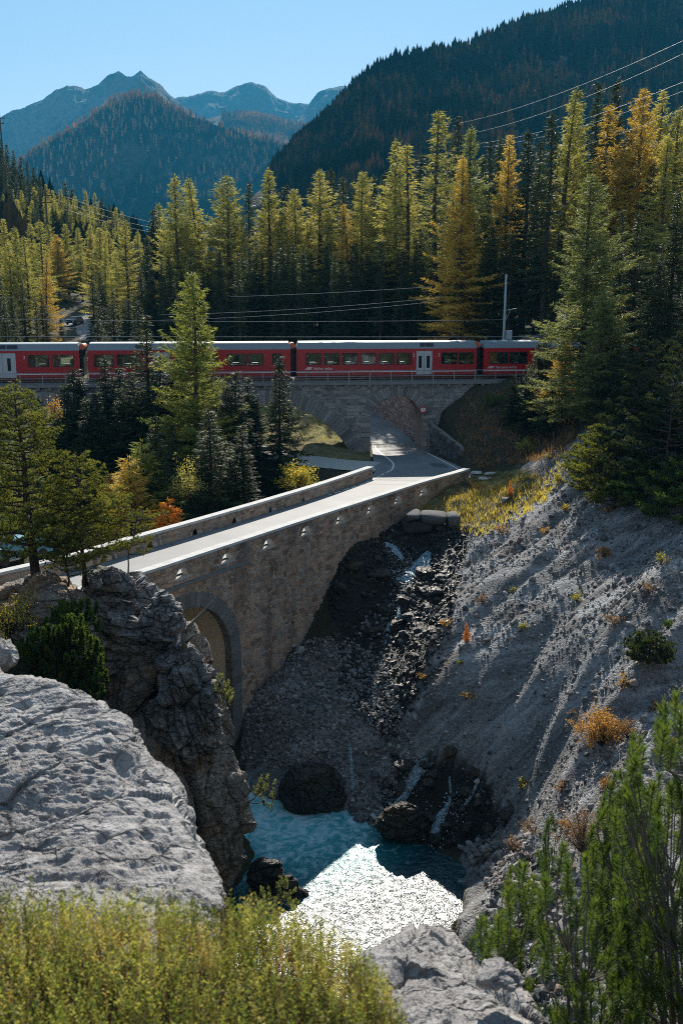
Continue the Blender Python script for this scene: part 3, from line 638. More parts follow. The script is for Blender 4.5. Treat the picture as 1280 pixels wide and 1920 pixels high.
class Wall:
    """lays irregular coursed stones on a face; first 300 biggest-looking ones become part objects, the rest one joined part"""
    def __init__(s, mp, seed): s.mp = mp; s.r = random.Random(seed); s.Q = []
    def lay(s, s0, s1, z0, z1, ch, cw, circles=(), skip=None, gap=.036, jit=.03, ground_cut=True, d0=-.02, dr=(.035, .07)):
        r = s.r; z = z0
        while z < z1-.05:
            h = min(ch*r.uniform(.75, 1.3), z1-z); 
            if z1-z-h < .08: h = z1-z
            x = s0+r.uniform(-.2, 0)*cw
            while x < s1-.03:
                wd = cw*r.uniform(.55, 1.6); x2 = min(x+wd, s1)
                a = max(x, s0)
                parts = [(z, z+h)] if (r.random() > .13 or h < ch*.8) else [(z, z+h*.5), (z+h*.5, z+h)]
                for (za, zb) in parts:
                    Q = np.array([(a+gap/2, za+gap/2), (x2-gap/2, za+gap/2), (x2-gap/2, zb-gap/2), (a+gap/2, zb-gap/2)])
                    Q += np.array([[r.uniform(-jit, jit), r.uniform(-jit, jit)] for _ in range(4)])*np.array([1, .8])
                    Q[:, 1] = np.clip(Q[:, 1], z0+.004, z1-.004)
                    c = Q.mean(0); ok = x2-a > .08
                    for cc, rr, zc in circles:   # keep clear of arches
                        if rr < .9 and c[1] < zc-.12: continue
                        v = Q-np.array([cc, zc])
                        L = np.where(v[:, 1] >= 0, np.hypot(v[:, 0], v[:, 1]), np.abs(v[:, 0]))
                        if (L < rr-.25*ch).all() or np.hypot(*(c-[cc, zc])) < rr-.12 and c[1] > zc or (c[1] <= zc and abs(c[0]-cc) < rr): ok = False
                        else:
                            for k in range(4):
                                if L[k] < rr:
                                    if v[k, 1] >= 0: Q[k] = np.array([cc, zc])+v[k]/max(L[k], 1e-3)*rr
                                    else: Q[k, 0] = cc+np.sign(v[k, 0])*rr
                    if skip and skip(c[0], c[1]): ok = False
                    if ok and ground_cut:
                        p = s.mp(c[0], 0, c[1])
                        if p[2] < ground(p[0], p[1])-.45: ok = False
                    if ok: s.Q.append((Q, d0, r.uniform(*dr), r.random()))
                x = x2
            z += h
    def emit(s, parent, mt, npart=300, rank=None, name='stone'):
        Q = s.Q
        if rank: Q = sorted(Q, key=lambda q: rank(q[0].mean(0)))
        for i, (q, d0, d1, t) in enumerate(Q[:npart]):
            mb = MB(); mb.stone(q, s.mp, d0, d1, 0, t, .022, s.r); mb.build(name, mt, parent)
        if Q[npart:]:
            mb = MB()
            for q, d0, d1, t in Q[npart:]: mb.stone(q, s.mp, d0, d1, 0, t, .022, s.r)
            mb.build('masonry', mt, parent, kind='stuff')
def ring(parent, mp, sc, zc, r0, r1, d0, d1, a0, a1, n, mt, name='voussoir', proud=.05):
    for i in range(n):
        ta = a0+(a1-a0)*i/n; tb = a0+(a1-a0)*(i+1)/n; g = .012/r1
        Q = [(sc+r0*math.cos(ta+g), zc+r0*math.sin(ta+g)), (sc+r1*math.cos(ta+g), zc+r1*math.sin(ta+g)), (sc+r1*math.cos(tb-g), zc+r1*math.sin(tb-g)), (sc+r0*math.cos(tb-g), zc+r0*math.sin(tb-g))]
        if a1 < a0: Q = Q[::-1]
        mb = MB(); mb.stone(Q, mp, d1, d0+proud*random.uniform(.6, 1.3), 0, random.random(), .03); mb.build(name, mt, parent)

# ------------------------------------------------------------------ the road bridge
br = empty('road_bridge', (0, 0, 0), 'curved stone road bridge with one tall arch over the turquoise stream', 'bridge')
S1 = RP.s_at_y(53.9); AR, AZ = 4.0, 7.2
sEnd = RP.len
def brmap(s, d, z): return RP(s, d, z)
mb = MB()
ss, low = low_profile(0, sEnd-.3, -2.0, [(S1, AR+.3, AZ, -2)])
V = []
band(mb, brmap, ss, low, ROAD_Z-.1, 0, -5.2); core = mb.build('spandrel_core', M['mortar'], br)
# vault lining
mb = MB(); V = []; F = []; nn = 28
prof_ = [(S1-AR-.0, -2)]+[(S1-AR*math.cos(math.pi*k/nn), AZ+AR*math.sin(math.pi*k/nn)) for k in range(nn+1)]+[(S1+AR, -2)]
for (a, z) in prof_: V += [brmap(a, -.45, z), brmap(a, -5.6, z)]
F = [(2*i, 2*i+1, 2*i+3, 2*i+2) for i in range(len(prof_)-1)]
mb.add(V, F)
V = [];
for (a, z) in prof_:
    k = 1.06; V += [brmap(S1+(a-S1)*k, -.45, AZ+(z-AZ)*k if z > AZ else z), brmap(S1+(a-S1)*k, -5.6, AZ+(z-AZ)*k if z > AZ else z)]
mb.add(V, [f[::-1] for f in F]); mb.build('vault', M['plaster'], br, smooth=True)
ring(br, brmap, S1, AZ, AR-.02, AR+.88, 0, -.5, 0, math.pi, 30, M['stone_ring'], proud=.07)
zz = AZ
while zz > 1.0:   # jamb stones below the springing
    for sg in (1, -1):
        a, b = S1+sg*(AR-.02), S1+sg*(AR+.88); q = [(min(a, b), zz-.5), (max(a, b), zz-.5), (max(a, b), zz-.02), (min(a, b), zz-.02)]
        mb = MB(); mb.stone(q, brmap, -.5, .07, 0, random.random(), .03); mb.build('jamb_stone', M['stone_ring'], br)
    zz -= .52
HOLES = [RP.s_at_y(y) for y in (47.2, 50.5, 53.76, 57.06, 60.4, 63.78, 67.12, 70.4, 73.6, 76.8)]
HR, HZ = .5, ROAD_Z-.03
wl = Wall(brmap, 3)
pil = RP.s_at_y(58.7)
circ = [(S1, AR+.9, AZ)]; hc = [(h, HR+.30, HZ) for h in HOLES]
def skip_str(s, z): return s < pil+.4 and 12.55 < z < 12.75
wl.lay(2, pil, -1, 12.6, .27, .4, circ)
wl.lay(2, sEnd-.3, 12.78, 14.0, .24, .42, hc, ground_cut=False)
wl.lay(pil, sEnd-.3, -.5, 12.78, .34, .42, (), dr=(.03, .09), jit=.085, gap=.05)
wl.emit(br, M['stone_brown'], 300, lambda c: (0 if c[0] > RP.s_at_y(51.8) and c[1] > 5 else 1, c[0]))
mb = MB()  # string course
for k in range(14):
    a = 2+(pil-2)*k/14; b = 2+(pil-2)*(k+1)/14-.015; mb.hexa([brmap(a, -.05, 12.61), brmap(b, -.05, 12.61), brmap(b, -.05, 12.77), brmap(a, -.05, 12.77), brmap(a, .16, 12.61), brmap(b, .16, 12.61), brmap(b, .16, 12.75), brmap(a, .16, 12.75)])
mb.build('string_course', M['concrete_dark'], br)
for h in HOLES:
    if h > 3: ring(br, brmap, h, HZ, HR, HR+.3, 0, -.12, 0, math.pi, 7, M['stone_brown'], 'hole_voussoir', .05)
def parapet(P, holes, s0, s1, label, zb=ROAD_Z-.12):
    p = bpy.data.objects.new('parapet', None); COL.objects.link(p); p.parent = br; p['label'] = label
    mp = lambda s, d, z: P(s, d, z)
    ss, low = low_profile(s0, s1, zb, [(h, HR, HZ, HZ-.15) for h in holes if s0 < h < s1])
    mb = MB(); band(mb, mp, ss, low, 14.0, 0, -.42); mb.build('wall_core', M['mortar'], p)
    # lining of the drain openings
    mb = MB()
    for h in holes:
        if not s0 < h < s1: continue
        V = []
        for k in range(13):
            th = math.pi*k/12
            for rr in (HR-.015, HR+.02): 
                for d in (.035, -.43): V.append(mp(h+rr*math.cos(th), d, HZ+rr*math.sin(th)))
        F = []
        for k in range(12):
            a = 4*k; b = a+4; F += [(a, a+1, b+1, b), (a+2, b+2, b+3, a+3), (a, b, b+2, a+2), (a+1, a+3, b+3, b+1)]
        mb.add(V, F)
    mb.build('drain_lining', M['concrete'], p, kind='stuff')
    n = int((s1-s0)/2.4)
    for k in range(n):
        a = s0+(s1-s0)*k/n; b = s0+(s1-s0)*(k+1)/n-.02; m_ = MB(); q = 4
        for j in range(q):
            u, v = a+(b-a)*j/q, a+(b-a)*(j+1)/q
            m_.hexa([mp(u, .1, 14.003), mp(v, .1, 14.003), mp(v, -.55, 14.003), mp(u, -.55, 14.003), mp(u, .07, 14.15), mp(v, .07, 14.15), mp(v, -.52, 14.15), mp(u, -.52, 14.15)])
        m_.build('coping_slab', M['concrete'], p)
    return p
pR = parapet(RP, HOLES, 0, sEnd-.25, 'outer parapet facing the scree slope')
LH = [LP.s_at_y(y) for y in (50.5, 53.6, 57.0, 60.3, 63.7, 67.1, 70.6, 74.2)]
pL = parapet(LP, LH, 0, LP.len, 'inner parapet on the forest side', 9)
# stones on the road side of the inner parapet
mpi = lambda s, d, z: LP(s, -.42-d, z)
class _M(Wall): pass
w2 = Wall(lambda s, d, z: LP(s, -.42-d, z), 5)
w2.lay(6, LP.len, ROAD_Z+.02, 14.0, .24, .4, [(h, HR+.27, HZ) for h in LH], ground_cut=False, dr=(.02, .045))
mb = MB()
for k, (q, d0, d1, t) in enumerate(w2.Q):
    m_ = MB(); q2 = q[::-1]; m_.stone(q2, w2.mp, d0, d1, 0, t, .018); m_.build('stone', M['stone_brown'], pL)
for h in LH:
    if h < 6: continue
    for i in range(7):
        ta = math.pi*i/7+.03; tb = math.pi*(i+1)/7-.03; r0, r1 = HR, HR+.26
        Q = [(h+r0*math.cos(ta), HZ+r0*math.sin(ta)), (h+r0*math.cos(tb), HZ+r0*math.sin(tb)), (h+r1*math.cos(tb), HZ+r1*math.sin(tb)), (h+r1*math.cos(ta), HZ+r1*math.sin(ta))]
        m_ = MB(); m_.stone(Q, w2.mp, -.02, .03, 0, random.random(), .015); m_.build('hole_voussoir', M['stone_brown'], pL)

# ------------------------------------------------------------------ the railway viaduct
va = R(5.5); V0 = np.array([2.85, 98.0]); VT = np.array([math.cos(va), math.sin(va)]); VN = np.array([VT[1], -VT[0]])
def vmap(s, d, z): p = V0+VT*s+VN*d; return np.array([p[0], p[1], z])
vd = empty('railway_viaduct', (float(V0[0]), float(V0[1]), 13), 'grey stone railway viaduct arching over the road below the red train', 'viaduct')
vd.location = (0, 0, 0)
RA = (2.62, 2.62, 16.0); BA = (-10.1, 9.1, 8.85); CA = (-31.5, 9.1, 8.85)
mb = MB(); VW = 4.6
ss, low = low_profile(-52, 13, 5.0, [(RA[0], RA[1]+.2, RA[2], 5), (BA[0], BA[1]+.2, BA[2], 5), (CA[0], CA[1]+.2, CA[2], 5)])
band(mb, vmap, ss, low, 19.72, 0, -VW); mb.build('core', M['mortar_grey'], vd)
mb = MB()
for (c, r, zc) in (RA, BA, CA):
    V = []; pr = [(c-r, 5)]+[(c-r*math.cos(math.pi*k/36), zc+r*math.sin(math.pi*k/36)) for k in range(37)]+[(c+r, 5)]
    for (a, z) in pr: V += [vmap(a, -.3, z), vmap(a, -VW-.02, z)]
    mb.add(V, [(2*i, 2*i+1, 2*i+3, 2*i+2) for i in range(len(pr)-1)])
mb.build('arch_soffit', M['stone_red'], vd, smooth=True)
# soffit blocks
for (c, r, zc) in (RA, BA):
    n = int(math.pi*r/.55); mb = MB()
    for i in range(n):
        ta = math.pi*i/n; tb = math.pi*(i+1)/n; x = 0; o = random.uniform(0, .5)
        for j in range(7):
            dA = -.32-.62*j-o*0; dB = dA-.6
            rr = r-random.uniform(.01, .05)
            P4 = [(ta+.01/r*2, dA), (tb-.01/r*2, dA), (tb-.02/r, dB), (ta+.02/r, dB)]
            inn = [vmap(c+rr*math.cos(t), d, zc+rr*math.sin(t)) for t, d in P4]; out_ = [vmap(c+(r+.05)*math.cos(t), d, zc+(r+.05)*math.sin(t)) for t, d in P4]
            mb.hexa(out_+inn, 0, random.random())
    mb.build('soffit_stones', M['stone_red'] if c > 0 else M['stone_grey'], vd, kind='stuff')
    rt = 1.0 if c > 0 else 1.35
    a0, a1 = (0, math.pi) if c > 0 else (R(22), R(158))
    ring(vd, vmap, c, zc, r-.02, r+rt, 0, -.35, a0, a1, int((a1-a0)*(r+.5)/(.32 if c > 0 else .36)), M['stone_grey'], proud=.09)
ring(vd, vmap, CA[0], CA[2], CA[1]-.02, CA[1]+1.35, 0, -.35, R(22), R(158), 40, M['stone_grey'], proud=.09)
for zz in np.arange(13.1, 16, .48):
    for a, b in ((-.02-1.0+.02, 0), (RA[0]+RA[1]-.02, RA[0]+RA[1]+1.0)):
        mb = MB(); mb.stone([(a, zz), (b, zz), (b, zz+.45), (a, zz+.45)], vmap, -.35, .09, 0, random.random(), .03); mb.build('jamb_stone', M['stone_grey'], vd)
vw = Wall(vmap, 9)
vw.lay(-36, 13, 12.6, 19.72, .3, .52, [(RA[0], RA[1]+1.02, RA[2]), (BA[0], BA[1]+1.37, BA[2]), (CA[0], CA[1]+1.37, CA[2])], dr=(.03, .075), gap=.035)
vw.emit(vd, M['stone_grey'], 300, lambda c: abs(c[0]+1) if c[0] > -9 else 50-c[0])
mb = MB(); band(mb, vmap, [-52, 13], [19.74, 19.74], 20.0, .35, -VW-.35); mb.build('deck_slab', M['concrete_dark'], vd)
for k in range(58):
    s = -51+k*1.13
    if s < 12: m_ = MB(); m_.hexa([vmap(s-.17, -.05, 19.38), vmap(s+.17, -.05, 19.38), vmap(s+.17, -.05, 19.735), vmap(s-.17, -.05, 19.735), vmap(s-.15, .28, 19.45), vmap(s+.15, .28, 19.45), vmap(s+.17, .32, 19.735), vmap(s-.17, .32, 19.735)], 0, random.random()); m_.build('corbel', M['concrete_dark'], vd)
# railing along the deck
rl = empty('guard_rail', (0, 0, 0), 'thin grey metal railing along the near edge of the viaduct', 'railing')
for k in range(34):
    s = -50+k*2.08
    if s > 15.5: break
    m_ = MB(); p = vmap(s, .28, 20.0); m_.box(p[0]-.03, p[0]+.03, p[1]-.03, p[1]+.03, 20.0, 21.1); m_.build('post', M['steel'], rl)
for z in (21.1, 20.58):
    m_ = MB(); m_.tube([vmap(-50, .28, z), vmap(15.8, .28, z)], .032, 6); m_.build('rail', M['steel'], rl)
# track
mb = MB(); mb.hexa([vmap(-90, .2, 19.0), vmap(60, .2, 19.0), vmap(60, .2, 20.06), vmap(-90, .2, 20.06), vmap(-90, -4.8, 19.0), vmap(60, -4.8, 19.0), vmap(60, -4.8, 20.06), vmap(-90, -4.8, 20.06)])
tb = MB(); tb.hexa([vmap(-52, -.3, 20.003), vmap(60, -.3, 20.003), vmap(60, -.6, 20.12), vmap(-52, -.6, 20.12), vmap(-52, -4.2, 20.003), vmap(60, -4.2, 20.003), vmap(60, -3.9, 20.12), vmap(-52, -3.9, 20.12)])
tk = tb.build('track_bed', M['ballast'], kind='structure')
TC = -2.15; GA = .5
for sg in (-1, 1):
    m_ = MB(); d = TC+sg*GA; m_.hexa([vmap(-52, d+.035, 20.13), vmap(60, d+.035, 20.13), vmap(60, d+.035, 20.26), vmap(-52, d+.035, 20.26), vmap(-52, d-.035, 20.13), vmap(60, d-.035, 20.13), vmap(60, d-.035, 20.26), vmap(-52, d-.035, 20.26)]); m_.build('rail', M['rail'], tk)
mb = MB()
for k in range(180):
    s = -51.5+k*.62; mb.hexa([vmap(s-.11, TC+.9, 20.1), vmap(s+.11, TC+.9, 20.1), vmap(s+.11, TC+.9, 20.16), vmap(s-.11, TC+.9, 20.16), vmap(s-.11, TC-.9, 20.1), vmap(s+.11, TC-.9, 20.1), vmap(s+.11, TC-.9, 20.16), vmap(s-.11, TC-.9, 20.16)])
mb.build('sleepers', M['concrete_dark'], tk, kind='stuff')
# embankment core where the viaduct ends on the right is the terrain itself

# ------------------------------------------------------------------ train
def s_of_px(px, d, z):
    a = (px-640)/FPX
    lo, hi = -60., 40.
    for _ in range(40):
        m = (lo+hi)/2; p = vmap(m, d, z); x = proj(p)[0]
        if x < px: lo = m
        else: hi = m
    return (lo+hi)/2
RT = 20.26; HWD = 1.33
DF = TC+HWD      # depth of the near car side
def text_obj(txt, size, parent, loc, mt, name='lettering', extr=.004):
    cu = bpy.data.curves.new('lettering', 'FONT'); cu.body = txt; cu.size = size; cu.extrude = extr; cu.resolution_u = 3
    t = bpy.data.objects.new('tmp', cu); COL.objects.link(t); dg = bpy.context.evaluated_depsgraph_get(); dg.update()
    me = bpy.data.meshes.new_from_object(t.evaluated_get(dg)); bpy.data.objects.remove(t)
    me.materials.clear(); me.materials.append(mt)
    o = link(name, me, parent); o.location = loc; o.rotation_euler = (R(90), 0, 0); return o
def carriage(px0, px1, label, doors, wins, classno=(), text=None, vents=(), bellL=False, bellR=False, ext=None):
    s0 = s_of_px(px0, DF, RT+1.5) if ext != 'L' else s_of_px(px1, DF, RT+1.5)-18.4
    s1 = s_of_px(px1, DF, RT+1.5) if ext != 'R' else s0+18.0
    c = (s0+s1)/2; L = s1-s0; o3 = vmap(c, TC, RT)
    t = empty('railway_carriage', tuple(o3), label, 'train carriage', 'carriages of the red train', va)
    lx = lambda px: s_of_px(px, DF, RT+1.8)-c     # local x
    Z0, ZW0, ZW1, ZT, ZR = .34, 1.34, 2.5, 2.89, 3.56
    op = [(lx(a), lx(b), ZW0, ZW1, 'w') for a, b in wins]
    dr = [(lx(a), lx(b), .36, 2.66, 'd') for a, b in doors]
    if not wins:
        op = []
    # side panels with real openings, both sides
    for sg in (-1, 1):
        mb = MB(); y = sg*HWD; hol = op+dr
        xs_ = sorted(set([-L/2, L/2]+[v for o in hol for v in o[:2]])); zs_ = sorted(set([Z0+.28, ZT]+[v for o in hol for v in o[2:4]]))
        xs_ = [x for x in xs_ if -L/2 <= x <= L/2]
        for i in range(len(xs_)-1):
            for j in range(len(zs_)-1):
                xm, zm = (xs_[i]+xs_[i+1])/2, (zs_[j]+zs_[j+1])/2
                if any(o[0] < xm < o[1] and o[2] < zm < o[3] for o in hol): continue
                mb.box(xs_[i], xs_[i+1], y-.03, y+.03, zs_[j], zs_[j+1])
        sm = MB(); xx = -L/2+2.2
        while xx < L/2-1:
            if not any(o[0]-.05 < xx < o[1]+.05 for o in hol): sm.box(xx-.008, xx+.008, y-.032, y+.032, Z0+.38, ZT)
            xx += 1.45
        if sm.n: sm.build('panel_seams', M['darkred'], t, kind='stuff')
        mb.build('side_wall', M['red'], t)
        mb = MB(); mb.box(-L/2+.05, L/2-.05, y-.028, y+.022, .1, Z0+.275); mb.build('skirt', M['darkred'], t)
        mb = MB()
        st = sorted([-L/2]+[v for o in dr for v in (max(-L/2, o[0]-.02), min(L/2, o[1]+.02))]+[L/2])
        for a, b in zip(st[::2], st[1::2]):
            if b > a+.05: mb.box(a, b, y-.034, y+.034, Z0+.29, Z0+.36)
        mb.build('stripe', M['white'], t)
        for (a, b, z0, z1, _) in op:
            fr = MB(); g = .055
            for bx_ in ((a, b, z0, z0+g), (a, b, z1-g, z1), (a, a+g, z0+g, z1-g), (b-g, b, z0+g, z1-g)): fr.box(bx_[0], bx_[1], y-.036, y+.036, bx_[2], bx_[3])
            f = fr.build('window_frame', M['black'], t)
            m_ = MB(); m_.box(a+g, b-g, y-.008, y+.008, z0+g, z1-g); m_.build('pane', M['glass'], f)
        for (a, b, z0, z1, _) in dr:
            wd = (b-a)/2
            for k in (0, 1):
                xa = a+k*wd+.012; xb = xa+wd-.024; m_ = MB(); xm = (xa+xb)/2
                zz = [z0, 1.0, 2.2, z1]; xx = [xa, xm-.16, xm+.16, xb]
                for i in range(3):
                    for j in range(3):
                        if i == 1 and j == 1: continue
                        m_.box(xx[i], xx[i+1], y-.04, y+.012, zz[j], zz[j+1])
                dl = m_.build('door', M['doorgrey'], t)
                m_ = MB(); m_.box(xm-.16, xm+.16, y-.02, y-.004 if sg > 0 else y+.004, 1.0, 2.2); m_.build('pane', M['darkglass'], dl)
    # roof
    pr = [(-HWD, ZT+.002), (-HWD+.02, ZT+.1), (-1.12, 3.5), (-1.0, ZR), (0, ZR+.07), (1.0, ZR), (1.12, 3.5), (HWD-.02, ZT+.1), (HWD, ZT+.002)]
    V = []
    for x, tp in ((-L/2, 1), (-L/2+.35, 1), (L/2-.35, 1), (L/2, 1)):
        for (y, z) in pr: V.append((x+(0 if z < 3.1 else (.18 if x < 0 else -.18)), y, z))
    n = len(pr); F = [(i*n+k, (i+1)*n+k, (i+1)*n+k+1, i*n+k+1) for i in range(3) for k in range(n-1)]+[tuple(range(n)), tuple(3*n+k for k in range(n))[::-1]]
    mb = MB(); mb.add(V, F); rf = mb.build('roof', M['silver'], t)
    for a, b in vents:
        m_ = MB(); 
        xa, xb = lx(a), lx(b)
        m_.add([(xa, -1.31, 3.08), (xb, -1.31, 3.08), (xb, -1.19, 3.42), (xa, -1.19, 3.42), (xa, -1.2, 3.05), (xb, -1.2, 3.05), (xb, -1.1, 3.4), (xa, -1.1, 3.4)], [(0, 1, 2, 3), (7, 6, 5, 4), (0, 4, 5, 1), (1, 5, 6, 2), (2, 6, 7, 3), (3, 7, 4, 0)])
        m_.build('roof_vent', M['cardark'], rf)
    mb = MB()
    for x in (-L/2+.03, L/2-.09): mb.box(x, x+.06, -HWD+.04, HWD-.04, .4, ZT)
    mb.box(-L/2+.1, L/2-.1, -HWD+.04, HWD-.04, .82, .9); mb.build('body_ends', M['darkred'], t)
    # seats seen through the windows
    seats = MB()
    for (a, b, z0, z1, _) in op:
        k = a+.25
        while k < b-.1:
            for yy in (-.95, -.5, .35, .8): seats.box(k, k+.12, yy-.2, yy+.2, .9, 2.02); seats.box(k, k+.45, yy-.2, yy+.2, 1.2, 1.32)
            k += 1.35
    tb_ = MB()
    for (a, b, z0, z1, _) in op:
        for yy in (-1.05, .75): tb_.box(a+.5, min(b-.1, a+1.1), yy, yy+.35, 1.42, 1.48)
    if tb_.n: tb_.build('tables', M['white'], t, kind='stuff')
    if seats.n: seats.build('seats', M['seat'], t, kind='stuff')
    if text == 'Viafier retica':
        for a in (1, 3, 7): 
            xx = op[0][0]+a*.9+.5; m_ = MB(); m_.box(xx, xx+.5, .6, .66, 1.95, 2.3); m_.build('luggage_panel', M['yellowpole'], t)
    # bogies and gear below
    for bx_ in (-L/2+2.6, L/2-2.6):
        m_ = MB(); m_.box(bx_-1.25, bx_+1.25, -.95, .95, .28, .5); bg_ = m_.build('bogie', M['underframe'], t)
        for wx_ in (-.85, .85):
            for wy_ in (-.5, .5):
                m_ = MB(); m_.tube([(bx_+wx_, wy_-.05, .34), (bx_+wx_, wy_+.05, .34)], .34, 18); m_.build('wheel', M['underframe'], bg_)
    m_ = MB(); m_.box(-L/2+4.3, -1, -1.1, 1.1, .12, .5); m_.box(.6, L/2-4.4, -1.0, 1.0, .15, .5); m_.build('underframe', M['underframe'], t)
    for px_ in classno: text_obj('2', .42, t, (lx(px_)-.1, -HWD-.04, 2.12), M['white'], 'class_number')
    if text:
        x0 = lx(571 if text.startswith('V') else 913)
        # winged wheel-like logo: three slanted bars
        m_ = MB()
        for k, (w0, w1) in enumerate(((0, .62), (.1, .66), (.2, .70))):
            z = .72+.2+k*.085; x = x0+w0; m_.add([(x, -HWD-.036, z), (x0+w1, -HWD-.036, z), (x0+w1+.05, -HWD-.036, z+.055), (x+.07, -HWD-.036, z+.055), (x, -HWD-.03, z), (x0+w1, -HWD-.03, z), (x0+w1+.05, -HWD-.03, z+.055), (x+.07, -HWD-.03, z+.055)], [(0, 1, 2, 3), (7, 6, 5, 4), (0, 4, 5, 1), (1, 5, 6, 2), (2, 6, 7, 3), (3, 7, 4, 0)])
        m_.build('railway_emblem', M['white'], t)
        text_obj(text, .36, t, (x0+.86, -HWD-.04, .9), M['white'])
    for side, on in ((-1, bellL), (1, bellR)):
        if on:
            m_ = MB(); 
            for k in range(5):
                x = side*(L/2+.03+k*.06); g = .03*(k % 2); m_.box(min(x, x+side*.05), max(x, x+side*.05), -1.05+g, 1.05-g, .5, 2.95-g)
            m_.build('gangway_bellows', M['black'], t)
            m_ = MB(); m_.tube([(side*(L/2+.18), -.85, 3.2), (side*(L/2+.18), .85, 3.2)], .3, 14); m_.build('roof_coil', M['orangelid'], t)
    return t
carriage(0, 150, 'leftmost red train carriage with grey doors, cut off by the picture edge', [(-22, 30)], [(53, 92), (99, 139), (-80, -36)], (46,), None, ((2, 12), (14, 34)), bellR=True, ext='L')
carriage(165, 545, 'red train carriage half hidden behind the tall larch and spruces', [(287, 318)], [(176, 213), (219, 262), (330, 366), (372, 408), (426, 461), (463, 494), (510, 528)], (), None, ((255, 268), (270, 284)), bellR=True)
carriage(556, 893, 'red train carriage lettered Viafier retica with six lit windows left of its doors', [(780, 810)], [(573, 603), (607, 637), (641, 671), (676, 705), (710, 739), (743, 772), (827, 857), (859, 888)], (775, 822), 'Viafier retica', ((787, 796), (797, 812)), bellR=True)
carriage(906, 1000, 'rightmost red train carriage lettered Ferrovia retica, vanishing behind the spruces', [(1060, 1090)], [(917, 952), (954, 988), (1110, 1150), (1155, 1190)], (), 'Ferrovia retica', (), ext='R')
# ------------------------------------------------------------------ rocks seen as big masses
def star_rock(name, outline, cen, Y0, gx, gy, tf, tb, label, cat, mt, nth=260, nr=90, a1=.3, s1=.8, a2=.08, s2=3., fac=.25, fs=.6, lg=None, pits=0, seed=0, group=None, pw=2.2, strata=None):
    O = np.array(outline, float); n = len(O); cen = np.array(cen, float)
    ang = np.arctan2(O[:, 1]-cen[1], O[:, 0]-cen[0]); od = np.argsort(ang); ang = ang[od]; rad = np.linalg.norm(O-cen, axis=1)[od]
    th = np.linspace(-math.pi, math.pi, nth, endpoint=False); rr = np.interp(th, np.concatenate([ang-2*math.pi, ang, ang+2*math.pi]), np.tile(rad, 3))
    V = []
    rs = np.concatenate([np.linspace(0.02, .8, int(nr*.6)), np.linspace(.8, 1, nr-int(nr*.6)+1)[1:]])
    def lay(r, sgn, T):
        px = cen[0]+r*rr*np.cos(th); py = cen[1]+r*rr*np.sin(th)
        return aty(px, py, Y0+gx*(px-cen[0])/100+gy*(py-cen[1])/100+sgn*T*(1-r**pw)**(1/pw))
    rows = [lay(r, -1, tf) for r in rs]+[lay(r, 1, tb) for r in rs[::-1][1::2]]
    V = np.concatenate(rows); m = len(rows); ii = np.arange(m*nth).reshape(m, nth); jj = np.roll(ii, -1, 1)
    F = np.stack([ii[:-1], ii[1:], jj[1:], jj[:-1]], -1).reshape(-1, 4)
    # normals
    P = V.reshape(m, nth, 3); dt = np.roll(P, -1, 1)-np.roll(P, 1, 1); drr = np.gradient(P, axis=0); Nn = np.cross(drr, dt); Nn /= np.linalg.norm(Nn, axis=2, keepdims=True)+1e-9
    c = V.mean(0); sg = np.sign(((P-c)*Nn).sum()); Nn = (Nn*sg).reshape(-1, 3)
    q = V+seed*13.7
    if strata is not None: q2 = q@np.array(strata).T
    else: q2 = q
    F1, F2, cid, off = worley(q2*fs+fbm(q*fs, 3, seed)[:, None]*.35, seed)
    # blocky facets: each cell leans its own way, cells parted by cracks
    dirs = np.stack([_h(*(np.floor(cid*1e5).astype(np.int64),)*3, k) for k in (1, 2, 3)], 1)-.5
    facet = (off*dirs).sum(1)*2+(cid-.5)*.6
    crack = -np.exp(-((F2-F1)/.07)**2)
    g1, g2_, gc2, go2 = worley(q2*fs*2.9+5, seed+4); d2 = np.stack([_h(*(np.floor(gc2*1e5).astype(np.int64),)*3, k) for k in (4, 5, 6)], 1)-.5
    facet2 = (go2*d2).sum(1)*2+(gc2-.5)*.5; crack2 = -np.exp(-((g2_-g1)/.08)**2)
    d = a1*fbm(q*s1, 5, seed+1)+a2*fbm(q2*s2, 5, seed+3, .6, ridge=True)+fac*(facet+.5*crack)+fac*.22*(facet2+.5*crack2)
    edge = np.concatenate([np.full(nth, 1.0) for _ in rows])
    hb = q2[:, 2]*fs*2.2+fbm(q*fs*1.3, 4, seed+6)*1.1; fr_ = hb-np.floor(hb); ledge = np.where(fr_ < .65, fr_/.65, (1-fr_)/.35)  # bedding: each layer juts out then breaks back
    if pits:
        for ps, pa, th_ in ((1.6, 1., .62), (4.5, .45, .6), (10., .2, .5)):
            h1, h2, hc, ho = worley(q*np.array([1, 1.3, 1.6])*ps+fbm(q*ps, 3, seed+8)[:, None]*.5, seed+20); d = d-pits*pa*np.where(hc > th_, np.exp(-(h1/.26)**2), 0)
    d = d+(fac*.55 if lg is None else lg)*(ledge-.5)
    V = V+Nn*(d*edge)[:, None]
    V = np.concatenate([V, V[:nth].mean(0)[None], V[-nth:].mean(0)[None]]); k = m*nth
    caps = [[k, i, (i+1) % nth] for i in range(nth)]+[[k+1, (m-1)*nth+(i+1) % nth, (m-1)*nth+i] for i in range(nth)]
    me = mesh_np(name, V, F.tolist()+caps, smooth=False, mats=[mt])
    return link(name, me, None, label, cat, group)
ST = [[1, .1, 0], [0, 1, .2], [.3, .2, 2.4]]
